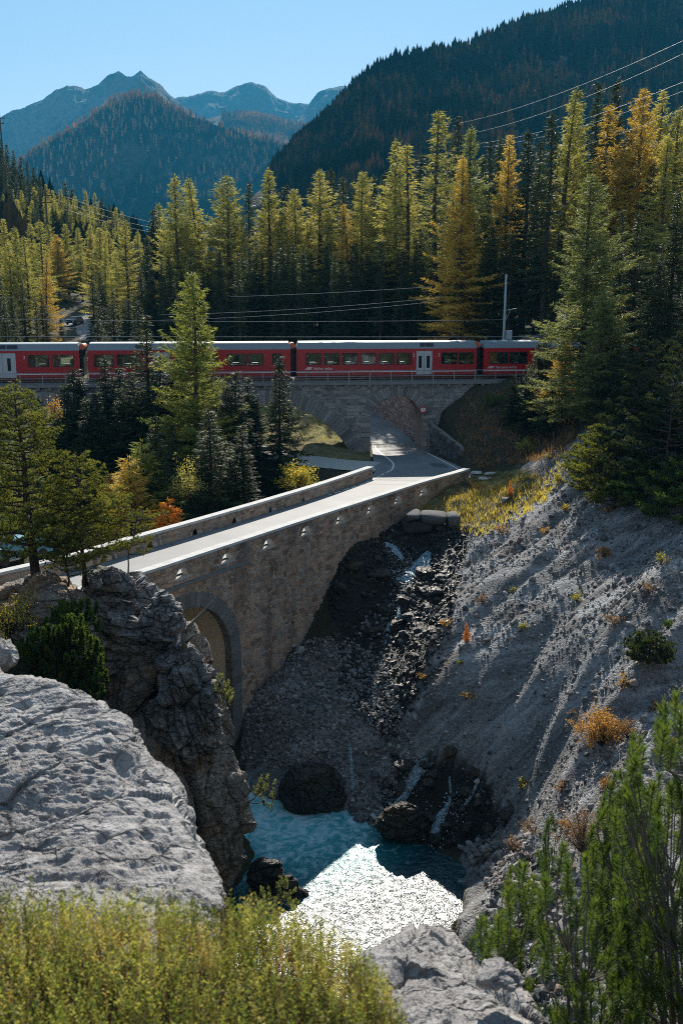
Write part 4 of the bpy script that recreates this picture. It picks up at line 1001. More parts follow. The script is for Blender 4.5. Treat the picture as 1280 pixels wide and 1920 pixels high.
star_rock('boulder', [(-260, 1180), (0, 1250), (30, 1262), (75, 1272), (120, 1292), (170, 1330), (215, 1366), (248, 1412), (272, 1448), (318, 1470), (352, 1512), (385, 1540), (402, 1580), (418, 1640), (422, 1680), (420, 1730), (380, 1800), (200, 1850), (-100, 1850), (-320, 1700), (-360, 1400)], (60, 1540), 5.9, 0, -.62, .35, 1.2,
    'big pale grey rock face lit by sun, in the left foreground', 'rock', M['rock_near'], 520, 260, .2, .7, .03, 5., .06, .6, pits=.13, lg=.007, seed=2, strata=[[.7, .4, .3], [-.5, 1.6, .3], [.4, .3, 2.6]])
star_rock('boulder', [(-120, 1130), (-40, 1150), (0, 1196), (24, 1215), (30, 1240), (0, 1262), (-80, 1290), (-180, 1260)], (-60, 1210), 8.8, 0, -.3, .25, .6,
    'small pale rock knob cut off by the left picture edge, on the big foreground rock', 'rock', M['rock_near'], 90, 30, .08, 2, .03, 6., .05, 2.5, seed=4)
star_rock('boulder', [(668, 1790), (700, 1768), (740, 1745), (770, 1728), (810, 1724), (850, 1738), (880, 1760), (905, 1792), (940, 1815), (960, 1840), (990, 1880), (1010, 1930), (1030, 2050), (860, 2120), (690, 2080), (640, 1950), (655, 1850)], (830, 1900), 4.75, 0, -.62, .3, .8,
    'rough grey rock with a cracked top at the bottom centre, beside the leafy heath', 'rock', M['rock_near'], 340, 170, .13, 1.4, .04, 6., .06, 1.3, pits=.09, lg=.008, seed=6, strata=[[1, .2, .3], [-.1, .8, .3], [.4, .3, 2.]])
star_rock('loose_rock', [(895, 1828), (912, 1806), (935, 1800), (960, 1815), (985, 1842), (975, 1856), (940, 1852), (915, 1848), (893, 1845)], (935, 1830), 4.5, 0, -.35, .09, .12,
    'flat dark grey stone lying on the rough rock at the bottom centre', 'rock', M['rock_near'], 80, 24, .02, 4, .01, 12., .02, 6, seed=8)
# left cliff: several blocks piled
cl = 'rock'
star_rock('cliff', [(60, 1230), (120, 1180), (200, 1160), (300, 1165), (340, 1195), (352, 1215), (368, 1250), (398, 1275), (402, 1330), (418, 1400), (448, 1440), (474, 1470), (500, 1510), (508, 1545), (492, 1600), (470, 1650), (445, 1690), (430, 1760), (300, 1900), (0, 1900), (-60, 1500)], (270, 1480), 42.5, .5, -.8, 3.2, 4.5,
    'tall dark brown cliff dropping from the bridge arch to the turquoise stream', 'cliff', M['rock_cliff'], 520, 260, 1.0, .25, .3, .8, 1.5, .13, .22, seed=12, strata=[[1.8, .1, .2], [0, 1.2, .2], [.9, .2, .6]])
star_rock('cliff', [(110, 1150), (150, 1100), (180, 1068), (212, 1060), (240, 1068), (262, 1085), (280, 1105), (300, 1130), (318, 1160), (330, 1200), (310, 1240), (220, 1270), (140, 1250)], (215, 1160), 43.5, -.2, -.5, 2.4, 3.2,
    'jagged grey crag rising to the road parapet beside the pine', 'cliff', M['rock'], 340, 160, .7, .4, .28, 1.2, .55, .33, seed=15, strata=[[1, .1, .2], [0, 1, .2], [.5, .2, 1.8]])
star_rock('boulder', [(262, 1150), (282, 1128), (300, 1108), (312, 1110), (328, 1130), (338, 1155), (337, 1180), (320, 1198), (295, 1200), (268, 1188)], (302, 1158), 41.6, 0, -.3, 1.0, 1.2,
    'block shaped grey boulder perched at the right end of the jagged crag', 'rock', M['rock'], 160, 70, .15, .9, .06, 3., .22, .9, seed=17)
star_rock('cliff', [(300, 1290), (330, 1205), (350, 1210), (372, 1245), (398, 1262), (400, 1290), (388, 1320), (410, 1400), (380, 1440), (330, 1420)], (350, 1320), 40.9, .2, -.4, 1.2, 2.0,
    'narrow pale rib of rock running down the front of the brown cliff', 'cliff', M['rock'], 220, 90, .4, .6, .2, 1.6, .4, .6, seed=19, strata=[[1.8, .1, .2], [0, 1, .2], [.7, .2, .8]])
star_rock('cliff', [(-80, 1180), (-20, 1120), (40, 1100), (110, 1098), (160, 1130), (180, 1200), (150, 1280), (100, 1330), (0, 1400), (-100, 1380)], (50, 1230), 42, -.3, -.8, 2.0, 3,
    'dark shrubby rock shelf under the large pine', 'cliff', M['rock_cliff'], 200, 90, .6, .4, .2, 1.5, .4, .5, seed=21)
star_rock('boulder', [(525, 1480), (540, 1445), (575, 1432), (615, 1436), (642, 1462), (652, 1500), (640, 1535), (600, 1548), (555, 1545), (528, 1520)], (588, 1492), 52.6, 0, -.3, 1.7, 1.7,
    'huge rounded dark boulder at the head of the turquoise pool', 'rock', M['rock_wet'], 200, 90, .2, .6, .05, 3., .15, .6, seed=23)
star_rock('boulder', [(706, 1545), (720, 1522), (745, 1508), (775, 1510), (800, 1525), (806, 1550), (790, 1572), (750, 1575), (715, 1565)], (755, 1545), 48.4, 0, -.4, .7, .9,
    'rusty brown wet boulder at the pool edge below the trickles', 'rock', M['rock_wet'], 150, 60, .2, .9, .06, 3., .15, .9, seed=25)
star_rock('boulder', [(480, 1612), (505, 1612), (535, 1640), (562, 1664), (580, 1682), (560, 1700), (490, 1700)], (525, 1660), 43.6, 0, -.6, .4, .6,
    'low wet slab at the foot of the cliff in the stream shade', 'rock', M['rock_wet'], 120, 50, .2, .9, .06, 3., .15, .9, seed=27)
star_rock('boulder', [(888, 1602), (900, 1590), (918, 1586), (929, 1596), (926, 1612), (908, 1618), (892, 1615)], (908, 1602), 44.8, 0, -.2, .35, .4,
    'pale rounded boulder on the bank at the top corner of the glittering water', 'rock', M['rock'], 70, 24, .05, 2, .02, 5., .05, 2.5, seed=29)
star_rock('boulder', [(1005, 1690), (1020, 1665), (1050, 1660), (1075, 1680), (1080, 1705), (1050, 1720), (1015, 1715)], (1042, 1690), 35, 0, -.3, .5, .6,
    'grey boulder lying in the pebbles behind the dwarf pine shoots', 'rock', M['rock'], 90, 30, .08, 1.5, .02, 5., .1, 1.5, seed=31)

def cuboid(seed):
    V, F = blob_src(seed); r = np.random.default_rng(seed); V = np.sign(V)*np.abs(V)**.45; V = V/np.abs(V).max(0)
    return V*(1+fbm(V*1.3+seed, 3, seed)[:, None]*.16), F
def blob_src(seed):
    import bmesh
    bm = bmesh.new(); bmesh.ops.create_icosphere(bm, subdivisions=3, radius=1); V = np.array([v.co[:] for v in bm.verts]); F = np.array([[v.index for v in f.verts] for f in bm.faces]); bm.free(); return V, F
BMW = []
for i in range(8):
    V, F = cuboid(300+i); BMW.append(mesh_np('block', V, F, smooth=True, mats=[M['stone_rubble']], attrs={'tint': ('FACE', np.full(len(F), i/8))}))
# block wall of big stones beneath the road end
bw = empty('block_wall', tuple(aty(820, 1020, 71.5)), 'low wall of big dark squared blocks below the grassy road ledge', 'retaining wall'); bw.location = (0, 0, 0)
for (x0, y0, x1, y1) in ((755, 975, 810, 998), (812, 985, 838, 1004), (838, 966, 862, 990), (850, 988, 872, 1012), (812, 1006, 832, 1020), (770, 1002, 808, 1018), (762, 962, 788, 974), (790, 964, 836, 982), (868, 992, 882, 1014), (834, 1008, 850, 1022)):
    Yb = 72.6+(980-(y0+y1)/2)*-.03; c = aty((x0+x1)/2, (y0+y1)/2, Yb); wx_ = (x1-x0)/FPX*Yb*.5; hz = (y1-y0)/FPX*Yb*.5
    mb = MB(); 
    r = random.Random(x0)
    o = link('block', BMW[x0 % 8], bw); o.location = tuple(c+np.array([0, .5, 0])); o.scale = (wx_*1.12, .9, hz*1.2); o.rotation_euler = (r.uniform(-.1, .1), r.uniform(-.12, .12), r.uniform(-.15, .15)); continue
    Q = [(c[0]-wx_*r.uniform(.85, 1), c[2]-hz*r.uniform(.85, 1)), (c[0]+wx_*r.uniform(.85, 1), c[2]-hz*r.uniform(.8, 1)), (c[0]+wx_*r.uniform(.8, 1), c[2]+hz*r.uniform(.85, 1)), (c[0]-wx_*r.uniform(.8, 1), c[2]+hz*r.uniform(.8, 1))]
    mb.stone(Q, lambda s, d, z, Yb=Yb: np.array([s, Yb-d, z]), -1.2, .25+r.uniform(0, .3), 0, r.random(), .12, r); mb.build('block', M['stone_ring'], bw)

# retaining wall to the right of the road, running under the arch
rw = empty('retaining_wall', (0, 0, 0), 'rough rubble retaining wall along the right side of the road through the arch', 'wall')
RWp = Path([(11.9, 89.3), (10.7, 92.5), (9.4, 96.2), (8.55, 98.6), (8.45, 103), (7.2, 108), (5.8, 114), (4.2, 120), (1, 129)], -1)
mpw = lambda s, d, z: RWp(s, d, z)
def rtop(s): return float(np.interp(s, [0, 2.5, 9, 10.5, 14, 24, 40], [13.7, 14.6, 15.9, 16.6, 17.8, 18.0, 19]))
ss = list(np.arange(0, RWp.len, .8))+[RWp.len]; mb = MB(); band(mb, mpw, ss, [12.5]*len(ss), rtop, 0, -.35); mb.build('core', M['stone_ring'], rw)
wr = Wall(mpw, 13); wr.lay(0, RWp.len, 13.0, 18.9, .32, .42, ground_cut=False, skip=lambda s, z: z > rtop(s)-.1, jit=.07, dr=(.03, .12))
wr2 = Wall(mpw, 14); wr2.Q = [q for q in wr.Q if q[0].mean(0)[0] < 9.0]; wr.Q = [q for q in wr.Q if q[0].mean(0)[0] >= 9.0]
wr2.emit(rw, M['stone_rubble'], 180, lambda c: abs(c[0]-6)); wr.emit(rw, M['stone_red'], 120, lambda c: abs(c[0]-8))

# ------------------------------------------------------------------ loose stones: prototypes and scatter
def blob(seed, sub=1):
    import bmesh
    bm = bmesh.new(); bmesh.ops.create_icosphere(bm, subdivisions=sub, radius=1); r = np.random.default_rng(seed)
    V = np.array([v.co[:] for v in bm.verts]); F = np.array([[v.index for v in f.verts] for f in bm.faces]); bm.free()
    for _ in range(5):
        n = r.normal(size=3); n /= np.linalg.norm(n); h = r.uniform(.55, .85); d = V@n; V = V-np.outer(np.maximum(d-h, 0), n)
    return V*r.uniform(.7, 1.2, 3)*(1+r.uniform(-.1, .1, (len(V), 1))), F
BL = [blob(i, 1) for i in range(8)]; BL2 = [blob(20+i, 2) for i in range(8)]
def scatter_mesh(name, P, sz, protos, mt, kind='stuff', label=None, cat=None, flat=.8, sink=.2):
    Vs = []; Fs = []; T = []; n = 0
    k = rng.integers(0, len(protos), len(P)); rot = rng.uniform(0, 2*math.pi, (len(P), 3))
    for pi in range(len(protos)):
        m = np.nonzero(k == pi)[0]
        if not len(m): continue
        V, F = protos[pi]; a, b = rot[m, 0], rot[m, 1]*.5
        ca, sa, cb, sb = np.cos(a), np.sin(a), np.cos(b), np.sin(b)
        x = V[None, :, 0]; y = V[None, :, 1]; z = V[None, :, 2]*flat
        y2 = y*cb[:, None]-z*sb[:, None]; z2 = y*sb[:, None]+z*cb[:, None]
        x3 = x*ca[:, None]-y2*sa[:, None]; y3 = x*sa[:, None]+y2*ca[:, None]
        W_ = np.stack([x3, y3, z2], -1)*sz[m][:, None, None]+P[m][:, None, :]; W_[:, :, 2] += (sz[m]*sink)[:, None]
        nv = len(V); Vs.append(W_.reshape(-1, 3)); Fs.append((F[None]+(np.arange(len(m))*nv)[:, None, None]+n).reshape(-1, 3)); n += nv*len(m)
        T.append(np.repeat(rng.uniform(0, 1, len(m)), len(F)))
    me = mesh_np(name, np.concatenate(Vs), np.concatenate(Fs), mats=[mt], attrs={'tint': ('FACE', np.concatenate(T))})
    return link(name, me, None, label, cat, kind=kind)
def scat_region(poly, n, y0=22, y1=92, clump=None):
    """random ground points whose place in the valley projects into the polygon, density even on the ground"""
    out = []; poly = np.array(poly, float); P = np.array([p for p in (hit(*q, y0=y0, y1=y1) for q in poly) if p is not None])
    x0, x1, a, b = P[:, 0].min()-3, P[:, 0].max()+3, P[:, 1].min()-3, P[:, 1].max()+3; tot = 0
    for _ in range(60):
        X = rng.uniform(x0, x1, n*2); Y = rng.uniform(a, b, n*2); Z = ground(X, Y); q = np.stack([X, Y, Z], 1); px, py, _w = proj(q)
        ok = inpoly(px, py, poly)
        if clump is not None: ok &= (fbm(q*clump, 3, 77) > rng.uniform(-.5, .5, len(q)))
        out.append(q[ok]); tot += ok.sum()
        if tot >= n: break
    o = np.concatenate(out); return o[:n]
talus = [(460, 1310), (560, 1200), (640, 1190), (720, 1240), (790, 1430), (720, 1560), (660, 1540), (640, 1440), (540, 1440), (450, 1440)]
scree_p = [(640, 1190), (830, 1030), (930, 960), (1000, 890), (1120, 800), (1290, 700), (1290, 1560), (1100, 1750), (1100, 1900), (900, 1900), (900, 1700), (950, 1600), (850, 1430), (720, 1500), (700, 1300)]
bank = [(860, 1590), (950, 1560), (1010, 1600), (1100, 1640), (1120, 1900), (960, 1900), (890, 1740), (930, 1680)]
parts_ = []
def sz(n, a, b, p=2.5): return a+(b-a)*rng.uniform(0, 1, n)**p
A1 = scat_region(talus, 9500); A2 = scat_region(scree_p, 20000, clump=.5); A3 = scat_region(bank, 4500); A4 = scat_region([(610, 1080), (720, 980), (880, 1000), (830, 1250), (735, 1400), (640, 1290)], 1500)
scatter_mesh('loose_stones', np.concatenate([A1, A2, A3]), np.concatenate([sz(len(A1), .03, .16, 2.5), sz(len(A2), .02, .13, 4), sz(len(A3), .06, .3, 3)]), BL, M['pebble'])
A5 = scat_region(scree_p, 1500, clump=.25); scatter_mesh('scree_stones', A5, sz(len(A5), .06, .26, 2.5), BL, M['pebble'])
scatter_mesh('gully_stones', A4, sz(len(A4), .06, .3, 2), BL, M['rock_wet'])
# countable bigger stones
zones = [(talus, 75, .18, .4, 'stone lying on the dark talus between bridge and pool', 'stones on the talus below the bridge'),
         (bank, 80, .2, .5, 'pale stone on the pebble bank right of the glittering water', 'stones on the pebble bank'),
         ([(700, 1440), (760, 1400), (900, 1420), (960, 1540), (900, 1600), (720, 1580)], 45, .22, .6, 'wet stone around the trickles above the pool', 'stones around the trickles'),
         ([(620, 1090), (720, 1000), (840, 1060), (820, 1190), (700, 1230), (640, 1160)], 26, .3, .9, 'dark wet stone in the little waterfall gully under the road ledge', 'stones in the waterfall gully'),
         (scree_p, 40, .15, .42, 'single larger stone resting on the grey scree slope', 'stones on the scree slope')]
BM = []
for i, (V, F) in enumerate(BL2):
    for mtn in ('pebble', 'rock_wet'):
        BM.append(mesh_np('stone', V*np.array([1, 1, .8]), F, mats=[M[mtn]], attrs={'tint': ('FACE', np.full(len(F), .1*i))}))
for poly, n, a, b, lab, grp in zones:
    P = scat_region(poly, n)
    for p in P:
        wet = 'wet' in lab; me = BM[random.randrange(8)*2+(1 if wet else 0)]
        o = link('stone', me, None, lab, 'stone', grp); s_ = random.uniform(a, b)*random.uniform(.6, 1); o.location = (p[0], p[1], p[2]+s_*.25); o.scale = (s_*random.uniform(.8, 1.3), s_, s_*random.uniform(.7, 1)); o.rotation_euler = (random.uniform(-.4, .4), random.uniform(-.4, .4), random.uniform(0, 6.3))
for (px, py, s_, lab) in ((770, 1158, .75, 'large flat slab lowest in the waterfall gully'), (712, 1075, .9, 'wet ledge stone between the two small waterfalls'), (742, 1172, .6, 'dark upright stone beneath the waterfall gully'), (596, 1335, .38, 'reddish stone in the middle of the dark talus'), (798, 1075, .7, 'dark block right of the larger waterfall'), (735, 950+15, .5, 'stone beside the drain pipe outlet'), (738, 282+978, .3, 'small stone in the dark gully'), (946, 940, .5, 'grey block at the top of the scree below the orange sapling')):
    p = hit(px, py)
    if p is None: continue
    o = link('stone', BM[random.randrange(8)*2+(0 if 'reddish' in lab or 'grey' in lab else 1)], None, lab, 'stone'); o.location = tuple(p); o.scale = (s_*1.3, s_, s_*.7); o.rotation_euler = (.2, .1, random.uniform(0, 6))
fs_ = [hit(870, 893), hit(893, 888), hit(908, 899), hit(920, 890)]
for i, p in enumerate(fs_):
    if p is None: continue
    mb = MB(); r = random.Random(i); n = 9; ring_ = [(math.cos(2*math.pi*k/n)*r.uniform(.35, .5)*1.3, math.sin(2*math.pi*k/n)*r.uniform(.4, .6)) for k in range(n)]
    V = [(x, y, 0) for x, y in ring_]+[(x*.93, y*.93, .12) for x, y in ring_]; mb.add(V, [tuple(range(n))[::-1], tuple(range(n, 2*n))]+[(k, (k+1) % n, n+(k+1) % n, n+k) for k in range(n)])
    o = mb.build('paving_slab', M['concrete']); tag(o, 'flat pale slab on the gravel beside the road end', 'slab', 'flat slabs beside the road end'); o.location = (p[0], p[1], p[2]+.05)

# ------------------------------------------------------------------ running water in the gullies
def _fall(m, t, N, L, out):
    g = N('NewGeometry').outputs['Position']; mp = N('Mapping'); mp.inputs['Scale'].default_value = (5, 5, 1.2); L(g, mp.inputs[0])
    n = N('TexNoise', i_Scale=3.6, i_Detail=7., i_Roughness=.75); L(mp.outputs[0], n.inputs[0])
    c = ramp(N, L, n.outputs[0], [(.35, (.03, .1, .13)), (.5, (.3, .5, .6)), (.65, (.75, .85, .9))])
    p = prin(N, L, out, c, .25, n.outputs[0], 1., .15, .5); tr = N('BsdfTransparent'); mx = N('MixShader'); L(ramp(N, L, n.outputs[0], [(.42, (0,)*3), (.5, (1,)*3)]), mx.inputs[0]); L(tr.outputs[0], mx.inputs[1]); L(p.outputs[0], mx.inputs[2]); L(mx.outputs[0], out.inputs[0])
M['fall'] = mat('white_running_water', _fall)
def stream(name, pts, wd, label, up=.18, y0=30):
    P = []
    for q in pts:
        p = hit(*q, y0=y0, y1=95)
        if p is not None: P.append(p)
    P = np.array(P); n = 26; u = np.linspace(0, len(P)-1, n); C = np.stack([np.interp(u, np.arange(len(P)), P[:, k]) for k in range(3)], 1)
    V = []; K = 7; wv = np.interp(u, np.linspace(0, len(P)-1, len(wd)), wd)
    for i in range(n):
        t = C[min(i+1, n-1)]-C[max(i-1, 0)]; s_ = np.array([t[1], -t[0], 0]); s_ = s_/(np.linalg.norm(s_)+1e-6)
        if i == 0 or np.linalg.norm(t[:2]) < .05: s_ = np.array([1., 0, 0])
        if s_[0] < 0: s_ = -s_
        for k in range(K):
            f = (k/(K-1)-.5)*2; jj = rng.uniform(-.12, .12)
            x, y = C[i, 0]+s_[0]*wv[i]*(f+jj*.4), C[i, 1]+s_[1]*wv[i]*(f+jj*.4); V.append((x, y, max(float(ground(x, y)), .02)+up*(1-f*f)+jj*.5-.03))
    F = [(i*K+k, i*K+k+1, (i+1)*K+k+1, (i+1)*K+k) for i in range(n-1) for k in range(K-1)]
    return link(name, mesh_np(name, V, F, smooth=True, mats=[M['fall']]), None, label, 'waterfall')
stream('waterfall', [(800, 1040), (790, 1056), (778, 1070), (768, 1082)], [.35, .6, .8, .7], 'larger white waterfall fanning over dark stones', .3)
stream('waterfall', [(806, 1042), (803, 1060), (797, 1088)], [.12, .15, .2], 'thin white strand right of the larger waterfall', .3)
stream('waterfall', [(730, 1024), (738, 1030), (748, 1040), (757, 1052)], [.5, .45, .3, .12], 'bluish splash where the pipe water lands', .25)
stream('waterfall', [(775, 1083), (755, 1086), (742, 1090)], [.35, .35, .2], 'sparkling shallow water left of the larger waterfall', .22)
stream('waterfall', [(768, 1084), (758, 1100), (750, 1120), (748, 1146)], [.3, .1, .07, .12], 'narrow dark run of water linking the upper and lower falls', .12)
stream('waterfall', [(726, 1190), (716, 1230), (708, 1280), (700, 1330)], [.12, .08, .08, .06], 'thin stream line vanishing down the dark gully', .08)
stream('waterfall', [(748, 1146), (747, 1158), (745, 1166)], [.15, .2, .15], 'short trickle lowest in the dark gully', .35)
stream('waterfall', [(730, 1175), (724, 1190)], [.2, .25], 'small foam patch below the dark upright stone', .3)
stream('waterfall', [(655, 1395), (658, 1430), (660, 1465), (661, 1485)], [.08, .12, .12, .25], 'thin trickle right of the huge dark boulder', .2)
stream('waterfall', [(795, 1428), (775, 1455), (765, 1480), (752, 1500), (725, 1530), (705, 1548)], [.25, .4, .2, .2, .3, .4], 'slanting trickle running down to the pool beside the rusty boulder', .2)
stream('waterfall', [(842, 1462), (846, 1495), (835, 1520), (822, 1540), (812, 1570)], [.06, .08, .15, .3, .3], 'narrow fall in the black recess above the pool', .25)
stream('waterfall', [(895, 1470), (882, 1495), (862, 1525)], [.08, .1, .06], 'rightmost trickle from the mossy white stones', .2)
pp = aty(733, 1000, 72.2)
mb = MB(); ax = np.array([-.25, -1, -.1]); V=[]
for r0, s0_ in ((.23, 0), (.23, 1.4), (.18, 0), (.18, 1.3)): pass
n = 16
for k in range(n):
    th = 2*math.pi*k/n
    for (r_, l_) in ((.24, -1.4), (.24, 0), (.19, 0), (.19, -1.0)): V.append(pp+np.array([math.cos(th)*r_, 0, math.sin(th)*r_])+ax*l_)
mb.add(V, [(4*k+j, 4*((k+1) % n)+j, 4*((k+1) % n)+j+1, 4*k+j+1) for k in range(n) for j in range(3)]); o = mb.build('drain_pipe', M['steel']); tag(o, 'short round drain pipe spilling water below the road end', 'pipe')
mb = MB(); q = [pp+ax*0+np.array([0, 0, -.08]), pp+np.array([-.12, -.45, -.5]), pp+np.array([-.18, -.7, -1.2])]; mb.tube(q, [.09, .11, .16], 8); o = mb.build('water_jet', M['fall'], smooth=True); tag(o, 'thin jet of water falling out of the drain pipe', 'water jet')

# spray: drops and foam beads thrown up around the falls
SPY = []
for (px, py, n_, r_s) in ((735, 1032, 160, .5), (778, 1062, 240, .7), (752, 1086, 260, .6), (746, 1160, 60, .3), (660, 1484, 60, .3), (722, 1534, 90, .4), (818, 1560, 120, .5), (706, 1548, 90, .5), (862, 1528, 40, .3), (846, 1505, 60, .25), (770, 1460, 90, .4)):
    p = hit(px, py)
    if p is None: continue
    q = p+rng.normal(size=(n_, 3))*np.array([r_s, r_s, .1]); q[:, 2] = np.maximum(ground(q[:, 0], q[:, 1]), 0.02)+np.abs(rng.normal(size=n_))*.12; SPY.append(q)
SPY = np.concatenate(SPY)
def _foam(m, t, N, L, out): prin(N, L, out, (.75, .85, .9), .3, spec=.5)
scatter_mesh('spray_foam', SPY, sz(len(SPY), .012, .05, 2), BL, mat('white_foam', _foam))
# ------------------------------------------------------------------ conifers
def tri_leaves(P, D, Wd, L, w, r):
    """P base points, D unit directions, Wd unit side dirs -> slim triangles"""
    a = P+Wd*w[:, None]*.5; b = P-Wd*w[:, None]*.5; c = P+D*L[:, None]
    V = np.stack([a, b, c], 1).reshape(-1, 3); return V
def unit(v): return v/(np.linalg.norm(v, axis=-1, keepdims=True)+1e-9)
def conifer(seed, h=22., R0=2.6, start=.12, kind='spruce', dens=1.0, lean=0., top_p=1.0, leafL=.34, leafW=.075, asym=.25):
    """returns crown mesh (needles + twigs) and trunk mesh"""
    r = np.random.default_rng(seed)
    tr = MB(); n = 12; P = []; ph = r.uniform(0, 6)
    for i in range(n+1):
        z = h*i/n; P.append(np.array([lean*z*z/h+.06*math.sin(ph+z*.35), .06*math.cos(ph+z*.27), z]))
    P = np.array(P); rad = [max(.02, h*.0125*(1-i/n)**.9+.012) for i in range(n+1)]
    tr.tube(list(P), rad, 7)
    ax = lambda z: np.array([np.interp(z, P[:, 2], P[:, 0]), np.interp(z, P[:, 2], P[:, 1]), z])
    br_ = MB(); LP_, LD_, LW_, LL_ = [], [], [], []
    z = h*start; az0 = r.uniform(0, 6.3)
    side = r.uniform(0, 6.3)
    while z < h*.985:
        t = (z-h*start)/(h*(1-start)); 
        gap_ = 1+.32*math.sin(z*1.1+ph)+.2*math.sin(z*2.7+ph*2); prof = (1-t)**top_p*(.35+.65*min(1, t*4+.35))*(.6+.4*gap_) if kind == 'spruce' else (1-t)**(top_p*.85)*(.5+.5*min(1, t*3+.3))*(.55+.45*gap_)
        nb = int(r.integers(4, 7)); 
        for b in range(nb):
            if kind != 'spruce' and r.random() < .12: continue
            if kind == 'spruce' and r.random() < .06: continue
            az = az0+b*6.283/nb+r.normal()*.28; Lb = R0*prof*r.uniform(.5, 1.25)*(1+asym*math.cos(az-side))+.15
            if kind == 'spruce': el = R(-22+48*t)+r.normal()*.09; droop = .30*(1-t)
            else: el = R(-6+42*t)+r.normal()*.14; droop = .16*(1-t)
            d = np.array([math.cos(az), math.sin(az), 0.]); zz = z+r.normal()*.1; o = ax(zz)
            m = max(3, int(Lb/.5)); pts = []
            for k in range(m+1):
                u = k/m; pts.append(o+d*Lb*u*math.cos(el)+np.array([0, 0, Lb*(u*math.sin(el)-droop*u*u*(1.0)+(.30*(u**3) if kind == 'spruce' else .18*u**3))]))
            pts = np.array(pts)
            if Lb > .5: br_.tube([pts[0], pts[m//2], pts[-1]], [.012+.012*Lb, .008+.006*Lb, .004], 3, cap=False)
            # twigs
            nt_ = max(3, int(Lb/.13*dens)); u = (np.arange(nt_)+r.uniform(0, 1, nt_))/nt_; u = .12+.88*u
            base = np.stack([np.interp(u, np.linspace(0, 1, m+1), pts[:, k]) for k in range(3)], 1)
            tw = Lb*.42*(1-u)*r.uniform(.6, 1.2, nt_)+.16; sgn = np.where(np.arange(nt_) % 2, 1, -1)
            sd_ = np.array([-d[1], d[0], 0.]); 
            td = unit(d[None]*r.uniform(.5, 1.0, (nt_, 1))+sd_[None]*sgn[:, None]*r.uniform(.5, 1.1, (nt_, 1))+np.array([0, 0, 1.])*(r.normal(size=(nt_, 1))*.12-(.32*(1-t) if kind == 'spruce' else .12)))
            # needle clumps strung along each twig
            for q in range(4):
                f = (q+.3)/4; use = (tw > .18*q)
                if not use.any(): break
                pb = base[use]+td[use]*(tw[use]*f)[:, None]+r.normal(size=(use.sum(), 3))*.03
                kk = pb.shape[0]
                for rep in range(2 if kind == 'spruce' else 2):
                    dd = unit(td[use]+r.normal(size=(kk, 3))*(.42 if kind == 'spruce' else .6)-np.array([0, 0, .22 if kind == 'spruce' else .05]))
                    LP_.append(pb); LD_.append(dd); LW_.append(unit(np.cross(dd, r.normal(size=(kk, 3))))); LL_.append(r.uniform(.65, 1.25, kk))
            kk = nt_; dd = unit(td+r.normal(size=(kk, 3))*.3); LP_.append(base); LD_.append(dd); LW_.append(unit(np.cross(dd, r.normal(size=(kk, 3))))); LL_.append(r.uniform(.7, 1.3, kk))
        z += h*.0155*r.uniform(.7, 1.3)*(1 if h > 12 else 1.3); az0 += 2.4
    # leader
    for k in range(14):
        pb = ax(h*(.95+.05*k/14))[None]; dd = unit(r.normal(size=(1, 3))*.5+np.array([0, 0, .9])); LP_.append(pb); LD_.append(dd); LW_.append(unit(np.cross(dd, r.normal(size=(1, 3))))); LL_.append(np.array([1.]))
    A_ = np.concatenate(LP_); B_ = np.concatenate(LD_); C_ = np.concatenate(LW_); D_ = np.concatenate(LL_)
    V = tri_leaves(A_, B_, C_, D_*leafL, D_*leafW*(1 if kind == 'spruce' else .9), r); nl = len(A_)
    # tint per leaf in clumps
    tint = np.clip(.5+.9*fbm(A_*.8, 3, seed % 50)+r.normal(size=nl)*.12, 0, 1)
    bv = np.concatenate(br_.V) if br_.V else np.zeros((0, 3)); bf = br_.F
    Vt = np.concatenate([V, bv]); Ft = np.arange(nl*3).reshape(-1, 3)
    bq = np.array(bf)+nl*3; bt = np.concatenate([bq[:, [0, 1, 2]], bq[:, [0, 2, 3]]]); F = np.concatenate([Ft, bt])
    mi = np.concatenate([np.zeros(nl), np.ones(len(bt))])
    crown = mesh_np('crown', Vt, F, mats=[M['spruce'], M['bark']], midx=mi, attrs={'tint': ('FACE', np.concatenate([tint, np.full(len(bt), .5)]))})
    tv = np.concatenate(tr.V); trunk = mesh_np('trunk', tv, tr.F, smooth=True, mats=[M['bark']], attrs={'tint': ('FACE', np.full(len(tr.F), .5))})
    return crown, trunk, h
SP = [conifer(101, 22, 2.7, .10, 'spruce', 1.0), conifer(102, 22, 2.1, .18, 'spruce', .9, asym=.35), conifer(103, 22, 3.2, .06, 'spruce', 1.1), conifer(104, 22, 2.0, .25, 'spruce', .7, asym=.4)]
LA = [conifer(201, 22, 3.7, .20, 'larch', 1.0, top_p=1.15), conifer(202, 22, 3.1, .28, 'larch', .95, top_p=1.05), conifer(203, 22, 4.2, .12, 'larch', 1.0, top_p=1.25), conifer(204, 22, 3.0, .34, 'larch', .55, top_p=.95, asym=.5), conifer(205, 22, 3.3, .1, 'larch', .8, lean=.05, top_p=1.1), conifer(206, 22, 4.4, .05, 'larch', 1.1, top_p=.85, asym=.15)]
YS = [conifer(301, 10, 2.1, .03, 'spruce', 1.3, leafL=.26, leafW=.06), conifer(302, 10, 2.3, .03, 'larch', 1.2, leafL=.26, leafW=.06), conifer(303, 10, 2.6, .03, 'spruce', 1.2, leafL=.26, leafW=.06)]
TREES = []
